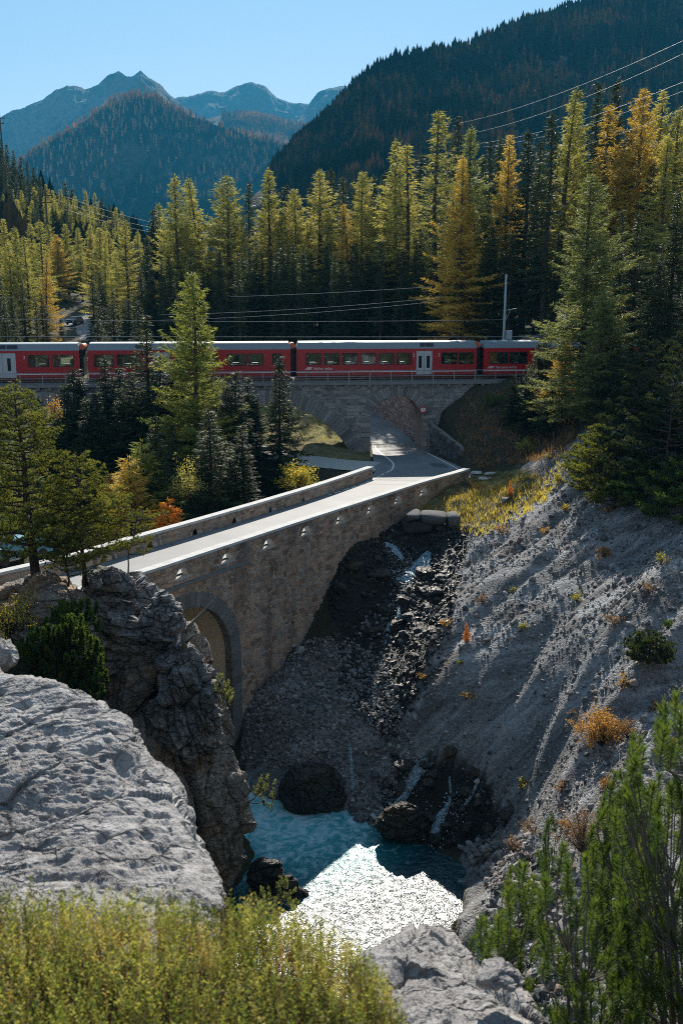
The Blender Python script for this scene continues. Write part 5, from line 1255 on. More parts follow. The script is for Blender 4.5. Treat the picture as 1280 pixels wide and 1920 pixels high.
def tree(px, py, Y, protos, k, matn, phrase, cat='tree', base=None, group='trees of the mixed forest', wide=1.0, name=None, rz=None, basepx=None):
    """a tree whose top shows at (px,py) at forward distance Y and whose foot stands on the ground there"""
    top = aty(px, py, Y); g = float(ground(top[0], top[1])) if base is None else base
    H = top[2]-g
    if H < .6: return None
    crown, trunk, h0 = protos[k % len(protos)]; s_ = H/h0
    name = name or {'spruce': 'spruce_tree', 'larch': 'larch_tree', 'larch_green': 'larch_tree', 'larch_fresh': 'larch_tree', 'gold': 'golden_larch_tree', 'orange': 'larch_sapling'}[matn]
    t = empty(name, (top[0], top[1], g-.15), phrase, cat, group, random.uniform(0, 6.28) if rz is None else rz)
    wx_ = s_*wide if H > 9 else s_*max(wide, 1.0); t.scale = (wx_*(1 if H > 14 else 1.15), wx_*(1 if H > 14 else 1.15), s_)
    c = link('crown', crown, t)
    c.material_slots[0].link = 'OBJECT'; c.material_slots[0].material = M[matn]
    link('trunk', trunk, t); TREES.append((t, px, py, Y, matn)); return t
# the row of trees behind the train: (px, py_top, Y, kind)
FR = [(287, 386, 124, 's'), (297, 376, 128, 'l'), (328, 325, 118, 'l'), (355, 336, 127, 'l'), (374, 330, 122, 'l'), (426, 328, 119, 'd'), (442, 372, 128, 's'), (466, 339, 124, 's'), (503, 312, 120, 'l'), (520, 352, 130, 's'), (535, 342, 124, 's'), (552, 352, 119, 'l'), (582, 345, 131, 's'), (599, 313, 120, 'l'),
      (620, 312, 130, 's'), (642, 328, 124, 's'), (655, 378, 117, 'g'), (679, 320, 119, 'l'), (664, 336, 130, 's'), (700, 325, 123, 's'), (742, 257, 121, 'l'), (765, 266, 117, 'l'), (722, 318, 128, 's'), (790, 285, 128, 's'), (820, 203, 116, 'x'), (858, 215, 127, 's'), (884, 232, 114, 'L'), (868, 288, 109, 'G'), (905, 290, 122, 's'), (920, 262, 127, 's'), (955, 250, 119, 'g'), (938, 252, 128, 's'), (992, 238, 114, 's'), (1012, 260, 122, 's'),
      (1060, 156, 116, 'l'), (1035, 208, 107, 's'), (1085, 190, 124, 'l'), (1122, 152, 124, 's'), (1158, 143, 119, 's'), (1140, 192, 112, 'g'), (1180, 235, 118, 's'), (1208, 165, 116, 'g2'), (1243, 167, 121, 'l'), (1275, 196, 118, 'l'), (1252, 250, 105, 'x'), (1300, 180, 120, 'l'), (1226, 300, 111, 's'),
      # lower spruces nearer the track
      (410, 470, 112, 's'), (455, 480, 111, 's'), (490, 470, 112, 's'), (525, 465, 111, 's'), (570, 470, 112, 's'), (612, 455, 111, 's'), (640, 480, 110, 's'), (688, 470, 111, 's'), (715, 450, 110, 's'), (755, 465, 110, 's'), (790, 430, 111, 's'), (925, 420, 110, 's'), (960, 430, 109, 's'), (1005, 470, 108, 's'), (1040, 480, 106, 's'), (340, 505, 110, 's'), (300, 520, 109, 's'), (270, 590, 104.5, 's'), (380, 500, 112, 's'), (232, 560, 107, 's'), (205, 600, 106, 's')]
PL = [(0, 200, 'above the left carriage gap'), (200, 330, 'above the left part of the second carriage'), (330, 450, 'above the middle of the second carriage'), (450, 545, 'above the right end of the second carriage'), (545, 640, 'above the lettering of the third carriage'), (640, 720, 'above the middle windows of the third carriage'), (720, 800, 'above the grey doors of the third carriage'), (800, 900, 'above the right end of the third carriage'), (900, 1010, 'around the catenary mast'), (1010, 1110, 'right of the catenary mast under the power lines'), (1110, 1200, 'above the big green larch on the right'), (1200, 1400, 'at the right picture edge')]
KN = {'s': ('spruce', 'dark spruce'), 'd': ('larch', 'slim olive larch'), 'l': ('larch', 'yellow-green larch'), 'g': ('gold', 'golden larch'), 'g2': ('gold', 'golden yellow larch'), 'G': ('gold', 'big orange-gold larch'), 'L': ('larch_green', 'broad green larch'), 'x': ('larch', 'thin bare-trunked larch')}
ORD = ['leftmost', 'second from left', 'third from left', 'fourth from left', 'fifth from left', 'sixth from left', 'seventh from left', 'eighth from left', 'ninth from left']
LV_FIX = True
def place_row(rows, where, group, hintlow=440, lowname='shorter', shift=False):
    lab = {}
    for i, (px, py, Y, k) in enumerate(rows):
        w_ = next((p[2] for p in where if p[0] <= px < p[1]), where[-1][2]); nm = KN[k][1]
        if py > hintlow and k == 's': nm = lowname+' dark spruce'
        lab.setdefault((nm, w_), []).append(i)
    out = [None]*len(rows)
    for (nm, w_), ids in lab.items():
        ids.sort(key=lambda i: rows[i][0])
        for j, i in enumerate(ids):
            out[i] = f'{nm} {w_}' if len(ids) == 1 else f'{nm} {w_}, {ORD[j]}'
    for i, (px, py, Y, k) in enumerate(rows):
        mt = KN[k][0]; pr = SP if k == 's' else LA
        kk = {'x': 3, 'G': 2, 'L': 2}.get(k, i)
        Y = Y*float(np.interp(px, [200, 600, 760, 900, 1300], [1.3, 1.28, 1.2, 1.08, 1.08])) if shift else Y
        wd = {'G': 1.35, 'L': 1.35}.get(k, random.uniform(1.15, 1.65) if k != 's' else random.uniform(1.15, 1.5))
        tree(px, py, Y, pr, kk, mt, out[i], group=group, wide=wd)
place_row(FR, PL, 'trees in the forest behind the train', shift=True)
# filler trees deeper in the wood
r_ = random.Random(5)
def filler(n, px0, px1, ytop, Y0, Y1, cols, label, group, kinds):
    for i in range(n):
        px = px0+(px1-px0)*(i+r_.random())/n; Y = r_.uniform(Y0, Y1)
        if 80 < px < 178 and Y < 225: Y += 40
        py = np.interp(px, [a for a, b in ytop], [b for a, b in ytop])+r_.uniform(0, 55)
        k = r_.choice(kinds); tree(px, py, Y, SP if k == 'spruce' else LA, r_.randrange(5), k, label[k], group=group+(' - ' if 0 else ''), wide=r_.uniform(.95, 1.3))
yt = [(230, 470), (330, 400), (500, 380), (700, 370), (800, 330), (900, 320), (1040, 280), (1300, 260)]
filler(66, 255, 1330, yt, 156, 180, 0, {'spruce': 'dark spruce packed deep in the forest behind the train', 'larch': 'larch crown showing between the trees deep in the forest'}, 'deep forest trees', ['spruce', 'spruce', 'spruce', 'larch'])
filler(64, 240, 1330, [(200, 540), (300, 470), (700, 440), (900, 420), (1300, 380)], 134, 146, 0, {'spruce': 'low dark spruce in the shaded understorey beside the track', 'larch': 'x'}, 'understorey spruces beside the track', ['spruce'])
# left valley
LV = [(5, 408, 172, 'l'), (27, 422, 165, 'l'), (56, 415, 170, 'l'), (74, 411, 160, 'l'), (93, 418, 176, 'l'), (105, 438, 158, 'g'), (121, 418, 180, 'l'), (145, 424, 182, 'l'), (169, 419, 190, 'l'), (169, 444, 172, 'g'), (191, 442, 176, 'l'), (186, 425, 196, 'l'), (203, 433, 186, 'l'), (234, 408, 165, 'l'), (250, 455, 190, 's'), (45, 440, 150, 'l'), (78, 470, 148, 'g'), (15, 455, 146, 'l'), (216, 470, 172, 'l'), (150, 470, 190, 'l'),
      (186, 505, 150, 's'), (172, 512, 142, 's'), (120, 530, 200, 's'), (65, 556, 125, 's'), (20, 540, 128, 's'), (40, 520, 140, 's'), (113, 592, 150, 's'), (-5, 500, 135, 's'), (240, 545, 130, 's'), (210, 540, 133, 's'), (76, 545, 134, 's'), (262, 500, 140, 's'), (275, 440, 150, 's'), (285, 420, 160, 's'), (5, 560, 118, 's'), (258, 560, 118, 's'), (182, 592, 118, 's')]
LV = [(a, b, (212+(a % 7)*3 if (88 < a < 172 and b < 590 and k != 's') else (215 if (100 < a < 168 and b < 580) else Y)), k) for a, b, Y, k in LV]
place_row(LV, [(-50, 40, 'at the left edge above the first carriage'), (40, 100, 'left of the sunlit bend of the valley road'), (100, 150, 'above the sunlit bend of the valley road'), (150, 215, 'right of the sunlit bend of the valley road'), (215, 300, 'beside the gap at the left end of the forest')], 'trees in the valley at the left', 500, 'lower')
filler(45, -20, 290, [(-20, 470), (290, 490)], 185, 260, 0, {'spruce': 'dark spruce in the far part of the left valley wood', 'larch': 'yellow-green larch in the far part of the left valley wood'}, 'far valley wood trees', ['spruce', 'larch', 'larch'])
# trees on the hillsides at the left: individual copies
def on_grid(G, vv, u, v):
    nu = G.shape[1]; i = u*(nu-1); a = int(i); b = min(a+1, nu-1); f = i-a
    j = np.interp(v, vv, np.arange(len(vv))); c = int(j); d_ = min(c+1, len(vv)-1); g = j-c
    return (G[c, a]*(1-f)+G[c, b]*f)*(1-g)+(G[d_, a]*(1-f)+G[d_, b]*f)*g
cnt = 0
HL = [(2, 258), (12, 268), (24, 280), (38, 292), (50, 300), (62, 312), (44, 330), (75, 330), (86, 345), (30, 330), (10, 320), (20, 345), (54, 352), (66, 340), (80, 360), (122, 340), (112, 352), (135, 352), (160, 356), (177, 360), (190, 370), (148, 372), (205, 380), (217, 388), (228, 395), (170, 385), (100, 372), (30, 372), (5, 362), (60, 375), (90, 385), (122, 385), (150, 395), (240, 405), (188, 400), (140, 365), (212, 402)]
for i in range(len(HL)+75):
    if i < len(HL): px, py = HL[i]
    else:
        px = r_.uniform(-30, 262); py = np.interp(px, [-30, 0, 60, 130, 262], [250, 262, 330, 362, 425])+abs(r_.gauss(0, 38))+8
    Y = float(np.interp(py, [250, 430], [345, 265]))+r_.uniform(-10, 10); top = aty(px, py, Y)
    dk = px < 95 and py < 345; k = 'spruce' if (dk or r_.random() < .45) else 'larch'
    Hh = r_.uniform(17, 23); kk = r_.randrange(4); crown, trunk, h0 = (SP if k == 'spruce' else LA)[kk]
    t = empty('spruce_tree' if k == 'spruce' else 'larch_tree', (top[0], top[1], top[2]-Hh), {'spruce': 'dark spruce on the left hillside below the pylon', 'larch': 'pale green larch on the left hillside below the pylon'}[k], 'tree', 'spruces on the left hillside' if k == 'spruce' else 'larches on the left hillside', r_.uniform(0, 6)); s_ = Hh/h0; t.scale = (s_*1.25, s_*1.25, s_)
    c = link('crown', crown, t); c.material_slots[0].link = 'OBJECT'; c.material_slots[0].material = M[k if k == 'spruce' else 'larch']; link('trunk', trunk, t)
# near trees between the bridges
NT = [(135, 688, 88, YS, 0, 'spruce', 'small spruce whose tip overlaps the gap between the two left carriages'), (195, 664, 84, SP, 2, 'spruce', 'spruce in front of the second carriage, left of the tall thin one'), (272, 588, 82, SP, 1, 'spruce', 'tall thin spruce overlapping the second carriage, left of the big larch'), (300, 660, 86, SP, 2, 'spruce', 'spruce squeezed between the tall thin spruce and the big larch'), (360, 508, 78, LA, 5, 'larch_fresh', 'big yellow-green larch standing in front of the red train'), (328, 700, 88, SP, 0, 'spruce', 'dark spruce in the shade left of the big larch trunk'), (405, 700, 82, SP, 3, 'spruce', 'dark spruce just right of the big larch'), (442, 690, 80, SP, 2, 'spruce', 'broad spruce left of the pointed spruce by the big viaduct arch'), (522, 664, 79, YS, 0, 'spruce', 'pointed spruce in front of the big viaduct arch'), (478, 745, 86, SP, 0, 'spruce', 'short dark spruce between the broad and the pointed spruce'), (160, 740, 80, SP, 2, 'spruce', 'dark spruce behind the large pine'), (225, 720, 80, SP, 0, 'spruce', 'dark shaded spruce between the large pine and the green sapling'), (262, 822, 72, YS, 1, 'larch_fresh', 'bright green young larch behind the inner parapet'), (238, 852, 70, YS, 1, 'gold', 'golden young larch left of the bright green one'), (318, 932, 66.5, YS, 1, 'orange', 'tiny glowing orange larch just behind the inner parapet'), (206, 885, 73, YS, 1, 'gold', 'dim brownish larch sapling beside the golden one'), (380, 800, 76, SP, 2, 'spruce', 'low dark spruce behind the middle of the inner parapet'), (100, 760, 84, SP, 2, 'spruce', 'dark spruce behind the large pine on its left'), (30, 800, 76, YS, 2, 'larch_green', 'pale green young tree at the left edge behind the pine'), (430, 830, 77, SP, 0, 'spruce', 'lowest dark spruce in the shadow behind the parapet'), (118, 716, 82, SP, 2, 'spruce', 'dark spruce between the small orange twig bush and the gap of the carriages'), (248, 690, 84, SP, 0, 'spruce', 'spruce left of the tall thin one, below the second carriage'), (340, 640, 88, SP, 2, 'spruce', 'spruce directly behind the big larch, tip against the carriage'), (465, 700, 88, SP, 2, 'spruce', 'dark spruce between the broad one and the pointed one'), (70, 740, 86, SP, 0, 'spruce', 'dark spruce behind the top of the large pine'), (390, 760, 74, SP, 2, 'spruce', 'dark spruce in front of the big larch on its right side'), (455, 790, 76, SP, 2, 'spruce', 'bushy dark spruce close behind the parapet near its far end'), (290, 770, 73, SP, 0, 'spruce', 'dark spruce right behind the bright green young larch'), (150, 705, 86, SP, 2, 'spruce', 'dark spruce under the carriage gap, left of the small pointed one'), (180, 728, 80, SP, 2, 'spruce', 'shaded spruce in front of the viaduct wall at the left'), (222, 682, 87, SP, 0, 'spruce', 'spruce against the viaduct wall below the second carriage window'), (422, 715, 79, SP, 2, 'spruce', 'broad dark spruce right of the big larch trunk'), (385, 690, 90, SP, 2, 'spruce', 'spruce close to the viaduct just right of the big larch top'), (320, 790, 78, SP, 1, 'spruce', 'dark thin spruce in the shade between green sapling and larch trunk')]
for px, py, Y, pr, k, mt, lb in NT:
    if Y > 75 and py < 780: Y = min(Y+7, 91)
    tree(px, py, Y, pr, k, mt, lb, group='trees between the two bridges', wide=1.7 if pr is SP else (1.0 if px == 522 else 1.3))
# right side near trees
RT_ = [(1108, 325, 84, LA, 5, 'larch_green', 'big green larch spreading over the right end of the train'), (1168, 390, 90, SP, 1, 'spruce', 'dark spruce right behind the big green larch'), (1198, 395, 86, SP, 3, 'spruce', 'thin dark spruce right of the big green larch'), (1272, 352, 82, SP, 2, 'spruce', 'massive dark spruce filling the right picture edge'), (1240, 470, 80, SP, 2, 'spruce', 'dark spruce in front of the right edge trees'), (1062, 640, 86, YS, 1, 'gold', 'low golden larch at the foot of the big green larch'), (1140, 560, 82, SP, 2, 'spruce', 'dark bushy spruce at the top of the scree'), (1320, 420, 76, SP, 2, 'spruce', 'dark spruce at the very right edge above the scree'), (1050, 660, 88, YS, 1, 'gold', 'small golden larch above the dark hillside'), (985, 690, 92, YS, 0, 'spruce', 'dark shrubby spruce below the right end of the train'), (1010, 640, 94, YS, 2, 'spruce', 'dark spruce hiding the last carriage'), (955, 925-20, 78, YS, 1, 'orange', 'orange larch sapling on the grassy road ledge'), (873, 1180, 58, YS, 1, 'orange', 'tiny orange sapling in the middle of the scree'), (965, 700, 92, YS, 0, 'spruce', 'low dark conifer on the shaded bank below the last carriage'), (1000, 690, 90, YS, 2, 'spruce', 'low dark conifer right of the scree chute on the shaded bank'), (1035, 700, 86, YS, 2, 'spruce', 'low dark conifer under the golden larch'), (1025, 610, 95, SP, 2, 'spruce', 'dark spruce swallowing the end of the last carriage'), (1060, 590, 96, SP, 0, 'spruce', 'dark spruce behind the small hut'), (1150, 600, 92, SP, 2, 'spruce', 'wide dark spruce low at the right of the big green larch'), (1215, 560, 90, SP, 0, 'spruce', 'dark spruce low at the right above the scree top'), (1100, 620, 93, SP, 2, 'spruce', 'dark spruce under the branches of the big green larch'), (1130, 540, 79, YS, 1, 'larch_green', 'green young larch leaning over the dark hillside')]
for px, py, Y, pr, k, mt, lb in RT_:
    t = tree(px, py, Y, pr, k, mt, lb, group='trees above the scree slope', wide=1.45 if 'big green' in lb and 'spreading' in lb else 1.3)
    if t is None: 
        p = hit(px, py+24); crown, trunk, h0 = pr[k]; H = 1.1 if '955' else 1
        t = empty('larch_sapling', tuple(p), lb, 'tree', 'trees above the scree slope'); t.scale = (.12, .12, .12); c = link('crown', crown, t); c.material_slots[0].link = 'OBJECT'; c.material_slots[0].material = M[mt]; link('trunk', trunk, t)

# ------------------------------------------------------------------ far woods: one low tree mesh per slope
def lowtree(r, tiers=3, n=6):
    V = []; F = []
    for t in range(tiers):
        z0 = .12+t*.27; z1 = z0+.36; r0 = .2*(1-t*.27); b = len(V)
        for k in range(n): a = 2*math.pi*(k+r.uniform(-.3, .3))/n; q = r0*r.uniform(.6, 1.2); V.append((q*math.cos(a), q*math.sin(a), z0+r.uniform(-.04, .04)))
        V.append((r.uniform(-.01, .01), r.uniform(-.01, .01), min(z1+.02, 1.0))); F += [(b+k, b+(k+1) % n, b+n) for k in range(n)]
    return np.array(V), np.array(F)
LT = [lowtree(np.random.default_rng(i)) for i in range(6)]+[lowtree(np.random.default_rng(20+i), 2, 5) for i in range(3)]
def far_mat(name, cols):
    def b(m, t, N, L, out):
        c = ramp(N, L, attr(N, 'tint'), cols); p = N('BsdfDiffuse'); L(c, p.inputs[0]); tr = N('BsdfTranslucent'); L(c, tr.inputs[0]); mx = N('MixShader'); mx.inputs[0].default_value = .5
        L(p.outputs[0], mx.inputs[1]); L(tr.outputs[0], mx.inputs[2]); L(mx.outputs[0], out.inputs[0])
    return mat(name, b)
M['farwood'] = far_mat('far_mixed_wood', [(0, (.012, .02, .013)), (.5, (.022, .034, .018)), (.64, (.05, .055, .025)), (.8, (.12, .075, .03)), (1, (.18, .105, .04))])
M['fargold'] = far_mat('far_golden_wood', [(0, (.06, .055, .025)), (.3, (.26, .14, .05)), (.6, (.5, .27, .1)), (1, (.62, .38, .16))])
def far_forest(name, G, vv, n, u0, u1, v0, v1, h0, h1, mt, tb, clump, label, wid=1.0, vp=1.0):
    U = rng.uniform(u0, u1, n*3); Vv = v0+(v1-v0)*rng.uniform(0, 1, n*3)**vp; nu = G.shape[1]; jj = np.interp(Vv, vv, np.arange(len(vv)))
    a = np.clip((U*(nu-1)).astype(int), 0, nu-2); f = (U*(nu-1)-a)[:, None]; c = np.clip(jj.astype(int), 0, len(vv)-2); g = (jj-c)[:, None]
    P = (G[c, a]*(1-f)+G[c, a+1]*f)*(1-g)+(G[c+1, a]*(1-f)+G[c+1, a+1]*f)*g
    den = fbm(P/clump, 4, 91); ok = den > rng.uniform(-.45, .3, len(P))
    px, py, _w = proj(P); ok &= (px > -60) & (px < 1340); P = P[ok][:n]
    tt = np.clip(fbm(P/(clump*.7), 3, 55)*.8+tb+rng.normal(size=len(P))*.13, 0, 1); H = rng.uniform(h0, h1, len(P))
    k = rng.integers(0, len(LT), len(P)); Vs, Fs, T, nn_ = [], [], [], 0
    for i, (V, F) in enumerate(LT):
        m = np.nonzero(k == i)[0]; 
        if not len(m): continue
        an = rng.uniform(0, 6.3, len(m)); ca, sa = np.cos(an)[:, None], np.sin(an)[:, None]
        x = (V[None, :, 0]*ca-V[None, :, 1]*sa)*wid; y = (V[None, :, 0]*sa+V[None, :, 1]*ca)*wid
        Q = np.stack([x*H[m][:, None], y*H[m][:, None], (V[None, :, 2]-.06)*H[m][:, None]], -1)+P[m][:, None, :]
        Vs.append(Q.reshape(-1, 3)); Fs.append((F[None]+(np.arange(len(m))*len(V))[:, None, None]+nn_).reshape(-1, 3)); nn_ += len(V)*len(m); T.append(np.repeat(tt[m], len(F)))
    link(name, mesh_np(name, np.concatenate(Vs), np.concatenate(Fs), mats=[mt], attrs={'tint': ('FACE', np.concatenate(T))}), None, kind='stuff')
far_forest('hillside_forest', gH, vH, 15000, .02, .8, -.02, .75, 10, 21, M['farwood'], .55, 45, '', 1.0, 1.25)
far_forest('hillside_crest_trees', gH, vH, 1500, .03, .75, -.015, .02, 11, 21, M['farwood'], .35, 90, '', 1.0)
far_forest('ridge_forest', gF, vF, 14000, .1, .95, .01, .8, 14, 24, M['farwood'], .4, 160, '', 1.1)
far_forest('ridge_crest_larches', gF, vF, 2600, .12, .93, -.02, .3, 16, 27, M['fargold'], .55, 160, '', 1.0, 3.5)
far_forest('left_hillside_wood', gL, vL, 1600, .3, 1, .05, .95, 12, 20, M['farwood'], .45, 40, '', 1.1)

far_forest('alpine_meadow_larches', gM, vM, 2600, .2, .98, -.01, .6, 14, 26, M['fargold'], .5, 200, '', 1.1)
# ------------------------------------------------------------------ the large pine and other pines with tufted shoots
def tufts(P, D, n, L, w, r, spread=.9):
    """n needles around every tip"""
    k = len(P); Pn = np.repeat(P, n, 0); Dn = np.repeat(D, n, 0); N_ = r.normal(size=(k*n, 3))
    dd = unit(Dn+unit(N_)*spread*r.uniform(.5, 1.1, (k*n, 1))); sd_ = unit(np.cross(dd, r.normal(size=(k*n, 3)))); LL = L*r.uniform(.7, 1.15, k*n)
    return tri_leaves(Pn, dd, sd_, LL, np.full(k*n, w), r), k*n
def foliage_mesh(V, nl, bv, bf, tint, m1, m2, name='needles'):
    Ft = np.arange(nl*3).reshape(-1, 3); Vt = V; F = Ft; mi = np.zeros(nl); tt = tint
    return mesh_np(name, Vt, F, mats=[m1], attrs={'tint': ('FACE', tt)})
def pine(name, root, H, Rr, nb, seed, label, mt='pine', start=.25, tuftn=22, needL=.11, needW=.016, trunkr=.2, lean=(0, 0), shape=None, bark='bark', group=None, cat='tree'):
    r = np.random.default_rng(seed); t = empty(name, tuple(root), label, cat, group)
    mb = MB(); n = 9; P = [np.array([lean[0]*(i/n)**1.5+.05*math.sin(i*1.3), lean[1]*(i/n)**1.5, H*i/n]) for i in range(n+1)]
    mb.tube(P, [max(.025, trunkr*(1-i/n)**.8) for i in range(n+1)], 9); mb.build('trunk', M[bark], t, smooth=True); P = np.array(P)
    wood = MB(); TP, TD = [], []
    for b in range(nb):
        u = start+(1-start)*((b+.5)/nb)**.9; z = H*u; o = np.array([np.interp(z, P[:, 2], P[:, 0]), np.interp(z, P[:, 2], P[:, 1]), z]); az = b*2.4+r.normal()*.3
        prof = shape((z/H)) if shape else math.sin(math.pi*min(1, (1-u)*1.05+.12)**.8)**.7
        Lb = Rr*prof*r.uniform(.7, 1.15)+.25; d = np.array([math.cos(az), math.sin(az), 0]); el = r.uniform(-.1, .3)+.5*max(0, u-.6); pts = []
        m = 6
        for k in range(m+1):
            q = k/m; pts.append(o+d*Lb*q+np.array([0, 0, Lb*(math.tan(el)*q*.6+.22*q*q*q)])+r.normal(size=3)*.04*Lb*q)
        wood.tube(pts, [max(.008, .028*Lb**.8*(1-k/m*.8)) for k in range(m+1)], 4, cap=False)
        # side branches with tufts
        ns = int(5+Lb*7)
        for q in range(ns):
            f = .25+.75*(q+r.random())/ns; i = f*m; a = int(min(i, m-1)); p0 = pts[a]+(pts[a+1]-pts[a])*(i-a)
            sg = 1 if q % 2 else -1; sd_ = np.array([-d[1], d[0], 0])*sg; l = Lb*.38*(1.15-f)*r.uniform(.5, 1.2)+.18
            e = p0+unit(d*.7+sd_*r.uniform(.4, 1.1)+np.array([0, 0, r.uniform(.0, .5)]))*l; wood.tube([p0, (p0+e)/2-np.array([0, 0, .03]), e], [.012, .008, .006], 3, cap=False)
            nt_ = max(2, int(l/.11))
            for k in range(nt_):
                g = (k+1)/nt_; c = p0+(e-p0)*(.25+.75*g)+r.normal(size=3)*.045; TP.append(c); TD.append(unit(unit(e-p0)*.5+np.array([0, 0, .9])+r.normal(size=3)*.25))
    V, nl = tufts(np.array(TP), np.array(TD), tuftn, needL, needW, r, .95)
    A_ = np.repeat(np.array(TP), tuftn, 0); tint = np.clip(.5+.8*fbm(A_*1.2, 3, seed)+r.normal(size=nl)*.1, 0, 1)
    link('needles', foliage_mesh(V, nl, 0, 0, tint, M[mt], 0), t); wood.build('branches', M[bark], t); return t
pr_ = aty(68, 1118, 42.3); ptop = aty(60, 733, 42.3)
pine('pine_tree', pr_, ptop[2]-pr_[2], 3.6, 84, 41, 'large pine with a thick dark trunk on the crag at the left', tuftn=20, needL=.14, needW=.022, lean=(-.3, 0), trunkr=.24, start=.2, shape=lambda u: min(1, (1.06-u)*1.55)*(.75+.25*math.sin(u*9)))
p2_ = aty(158, 1100, 43.2); t2_ = aty(163, 858, 43.2)
pine('pine_tree', p2_, t2_[2]-p2_[2], 2.4, 56, 42, 'smaller pine between the large pine and the grey crag, branches over the road', tuftn=20, needL=.13, needW=.021, trunkr=.11, start=.22, shape=lambda u: min(1, (1.08-u)*1.4))
p3_ = aty(238, 1085, 43.6)
pine('pine_tree', p3_, 3.0, 1.15, 16, 43, 'thin young pine on top of the grey crag in front of the road', tuftn=16, needL=.11, needW=.018, trunkr=.04, start=.35, lean=(.7, 0), shape=lambda u: .8)
p4_ = aty(128, 1100, 41.5)
pine('pine_tree', p4_, 2.5, 1.3, 16, 44, 'low spreading pine sapling at the foot of the large pine', tuftn=18, needL=.11, needW=.018, trunkr=.05, start=.15, shape=lambda u: .9)

# shoots: dwarf pine candles
def shoot_bush(name, label, roots, tips, seed, mt='mugo', L=(.13, .22), nlen=.05, nw=.0042, nn=120, group=None, wood='bark_grey', stemr=.009, cat='shrub'):
    """tips: (k,3) points of candle tips; each candle grows out of a bent stem that joins one of the roots"""
    r = np.random.default_rng(seed); roots = np.array(roots); tips = np.array(tips); o = empty(name, tuple(roots.mean(0)), label, cat, group); o0 = roots.mean(0)
    wd = MB(); LPs, LDs, TT = [], [], []
    # cluster the tips into limbs
    K = max(2, len(tips)//9); cen = tips[r.choice(len(tips), K, replace=False)]
    for _ in range(4):
        a = ((tips[:, None]-cen[None])**2).sum(2).argmin(1); cen = np.array([tips[a == k].mean(0) if (a == k).any() else cen[k] for k in range(K)])
    for k in range(K):
        T = tips[a == k]
        if not len(T): continue
        rt = roots[((roots-cen[k])**2).sum(1).argmin()]; hub = cen[k]*.72+rt*.28-np.array([0, 0, .08]); mid = (rt+hub)/2+np.array([(hub-rt)[0]*.18, (hub-rt)[1]*.18, -.12*np.linalg.norm(hub-rt)])
        wd.tube([rt-o0, mid-o0, hub-o0], [stemr*1.6, stemr*1.2, stemr*.9], 6, cap=False)
        for p in T:
            l = r.uniform(*L); up = unit(np.array([r.normal()*.22, r.normal()*.22, 1.])+unit(p-hub)*.35); b = p-up*l
            q = (hub+b)/2+np.array([0, 0, -.10*np.linalg.norm(b-hub)])+r.normal(size=3)*.02
            wd.tube([hub-o0, q-o0, b-o0, p-o0], [stemr*.7, stemr*.55, stemr*.45, stemr*.2], 5, cap=False)
            m = int(nn*l/.16); f = r.uniform(0, 1, m)**.9; base = b+(p-b)*f[:, None]
            ra = unit(np.cross(up, r.normal(size=(m, 3)))); dd = unit(ra*(1.25-.75*f[:, None])+up*(.5+.7*f[:, None])); LPs.append(base-o0); LDs.append(dd); TT.append(np.clip(.15+.6*f+r.normal(size=m)*.15+r.normal()*.22, 0, 1))
    A_ = np.concatenate(LPs); D_ = np.concatenate(LDs); n = len(A_); sd_ = unit(np.cross(D_, r.normal(size=(n, 3))))
    w2_ = nw; a_ = A_+sd_*w2_*.5; b_ = A_-sd_*w2_*.5; LL = nlen*r.uniform(.75, 1.15, n)[:, None]; c_ = A_+D_*LL-sd_*w2_*.35; d_ = A_+D_*LL+sd_*w2_*.35
    V = np.stack([a_, b_, c_, d_], 1).reshape(-1, 3); F = np.arange(n*4).reshape(-1, 4)
    link('needles', mesh_np('needles', V, F, mats=[M[mt]], attrs={'tint': ('FACE', np.concatenate(TT))}), o); wd.build('stems', M[wood], o, smooth=True); return o
def tips_in(poly, n, Y0, Y1, seed, dmin=0):
    r = np.random.default_rng(seed); poly = np.array(poly, float); out = []; k = 0
    while len(out) < n and k < n*60:
        k += 1; x = r.uniform(poly[:, 0].min(), poly[:, 0].max()); y = r.uniform(poly[:, 1].min(), poly[:, 1].max())
        if inpoly(np.array([x]), np.array([y]), poly)[0]:
            p = aty(x, y, r.uniform(Y0, Y1))
            if dmin == 0 or all(np.linalg.norm(p-q) > dmin for q in out): out.append(p)
    return np.array(out)
shoot_bush('dwarf_pine', 'leggy dwarf pine branch reaching in at the right edge, above the other dwarf pines', [aty(1400, 1520, 4.6), aty(1420, 1650, 4.5)], tips_in([(1215, 1275), (1250, 1290), (1290, 1310), (1330, 1500), (1270, 1440), (1225, 1350)], 17, 4.2, 5.0, 1), 51)
shoot_bush('dwarf_pine', 'tall dwarf pine with knobbly upright shoots at the right edge', [aty(1330, 2050, 5.0), aty(1250, 2050, 5.2)], tips_in([(1150, 1440), (1165, 1375), (1200, 1380), (1240, 1450), (1330, 1460), (1340, 1900), (1180, 1900), (1150, 1650)], 170, 4.5, 5.8, 2, .07), 52)
shoot_bush('dwarf_pine', 'dense fine-needled dwarf pine between the russet shrub and the tall one', [aty(1180, 1960, 7.6), aty(1120, 1960, 7.8)], tips_in([(1120, 1500), (1160, 1470), (1230, 1530), (1250, 1700), (1230, 1850), (1110, 1800), (1090, 1640)], 260, 7.0, 8.4, 3, .07), 53, L=(.13, .2), nn=100, nlen=.055, nw=.006)
shoot_bush('dwarf_pine', 'open dwarf pine with long bare grey stems at the bottom right', [aty(1080, 2080, 4.9), aty(1160, 2080, 5.0)], tips_in([(1020, 1620), (1050, 1560), (1110, 1600), (1180, 1700), (1230, 1830), (1250, 1930), (1000, 1930), (1010, 1760)], 85, 4.4, 5.4, 4, .09), 54)
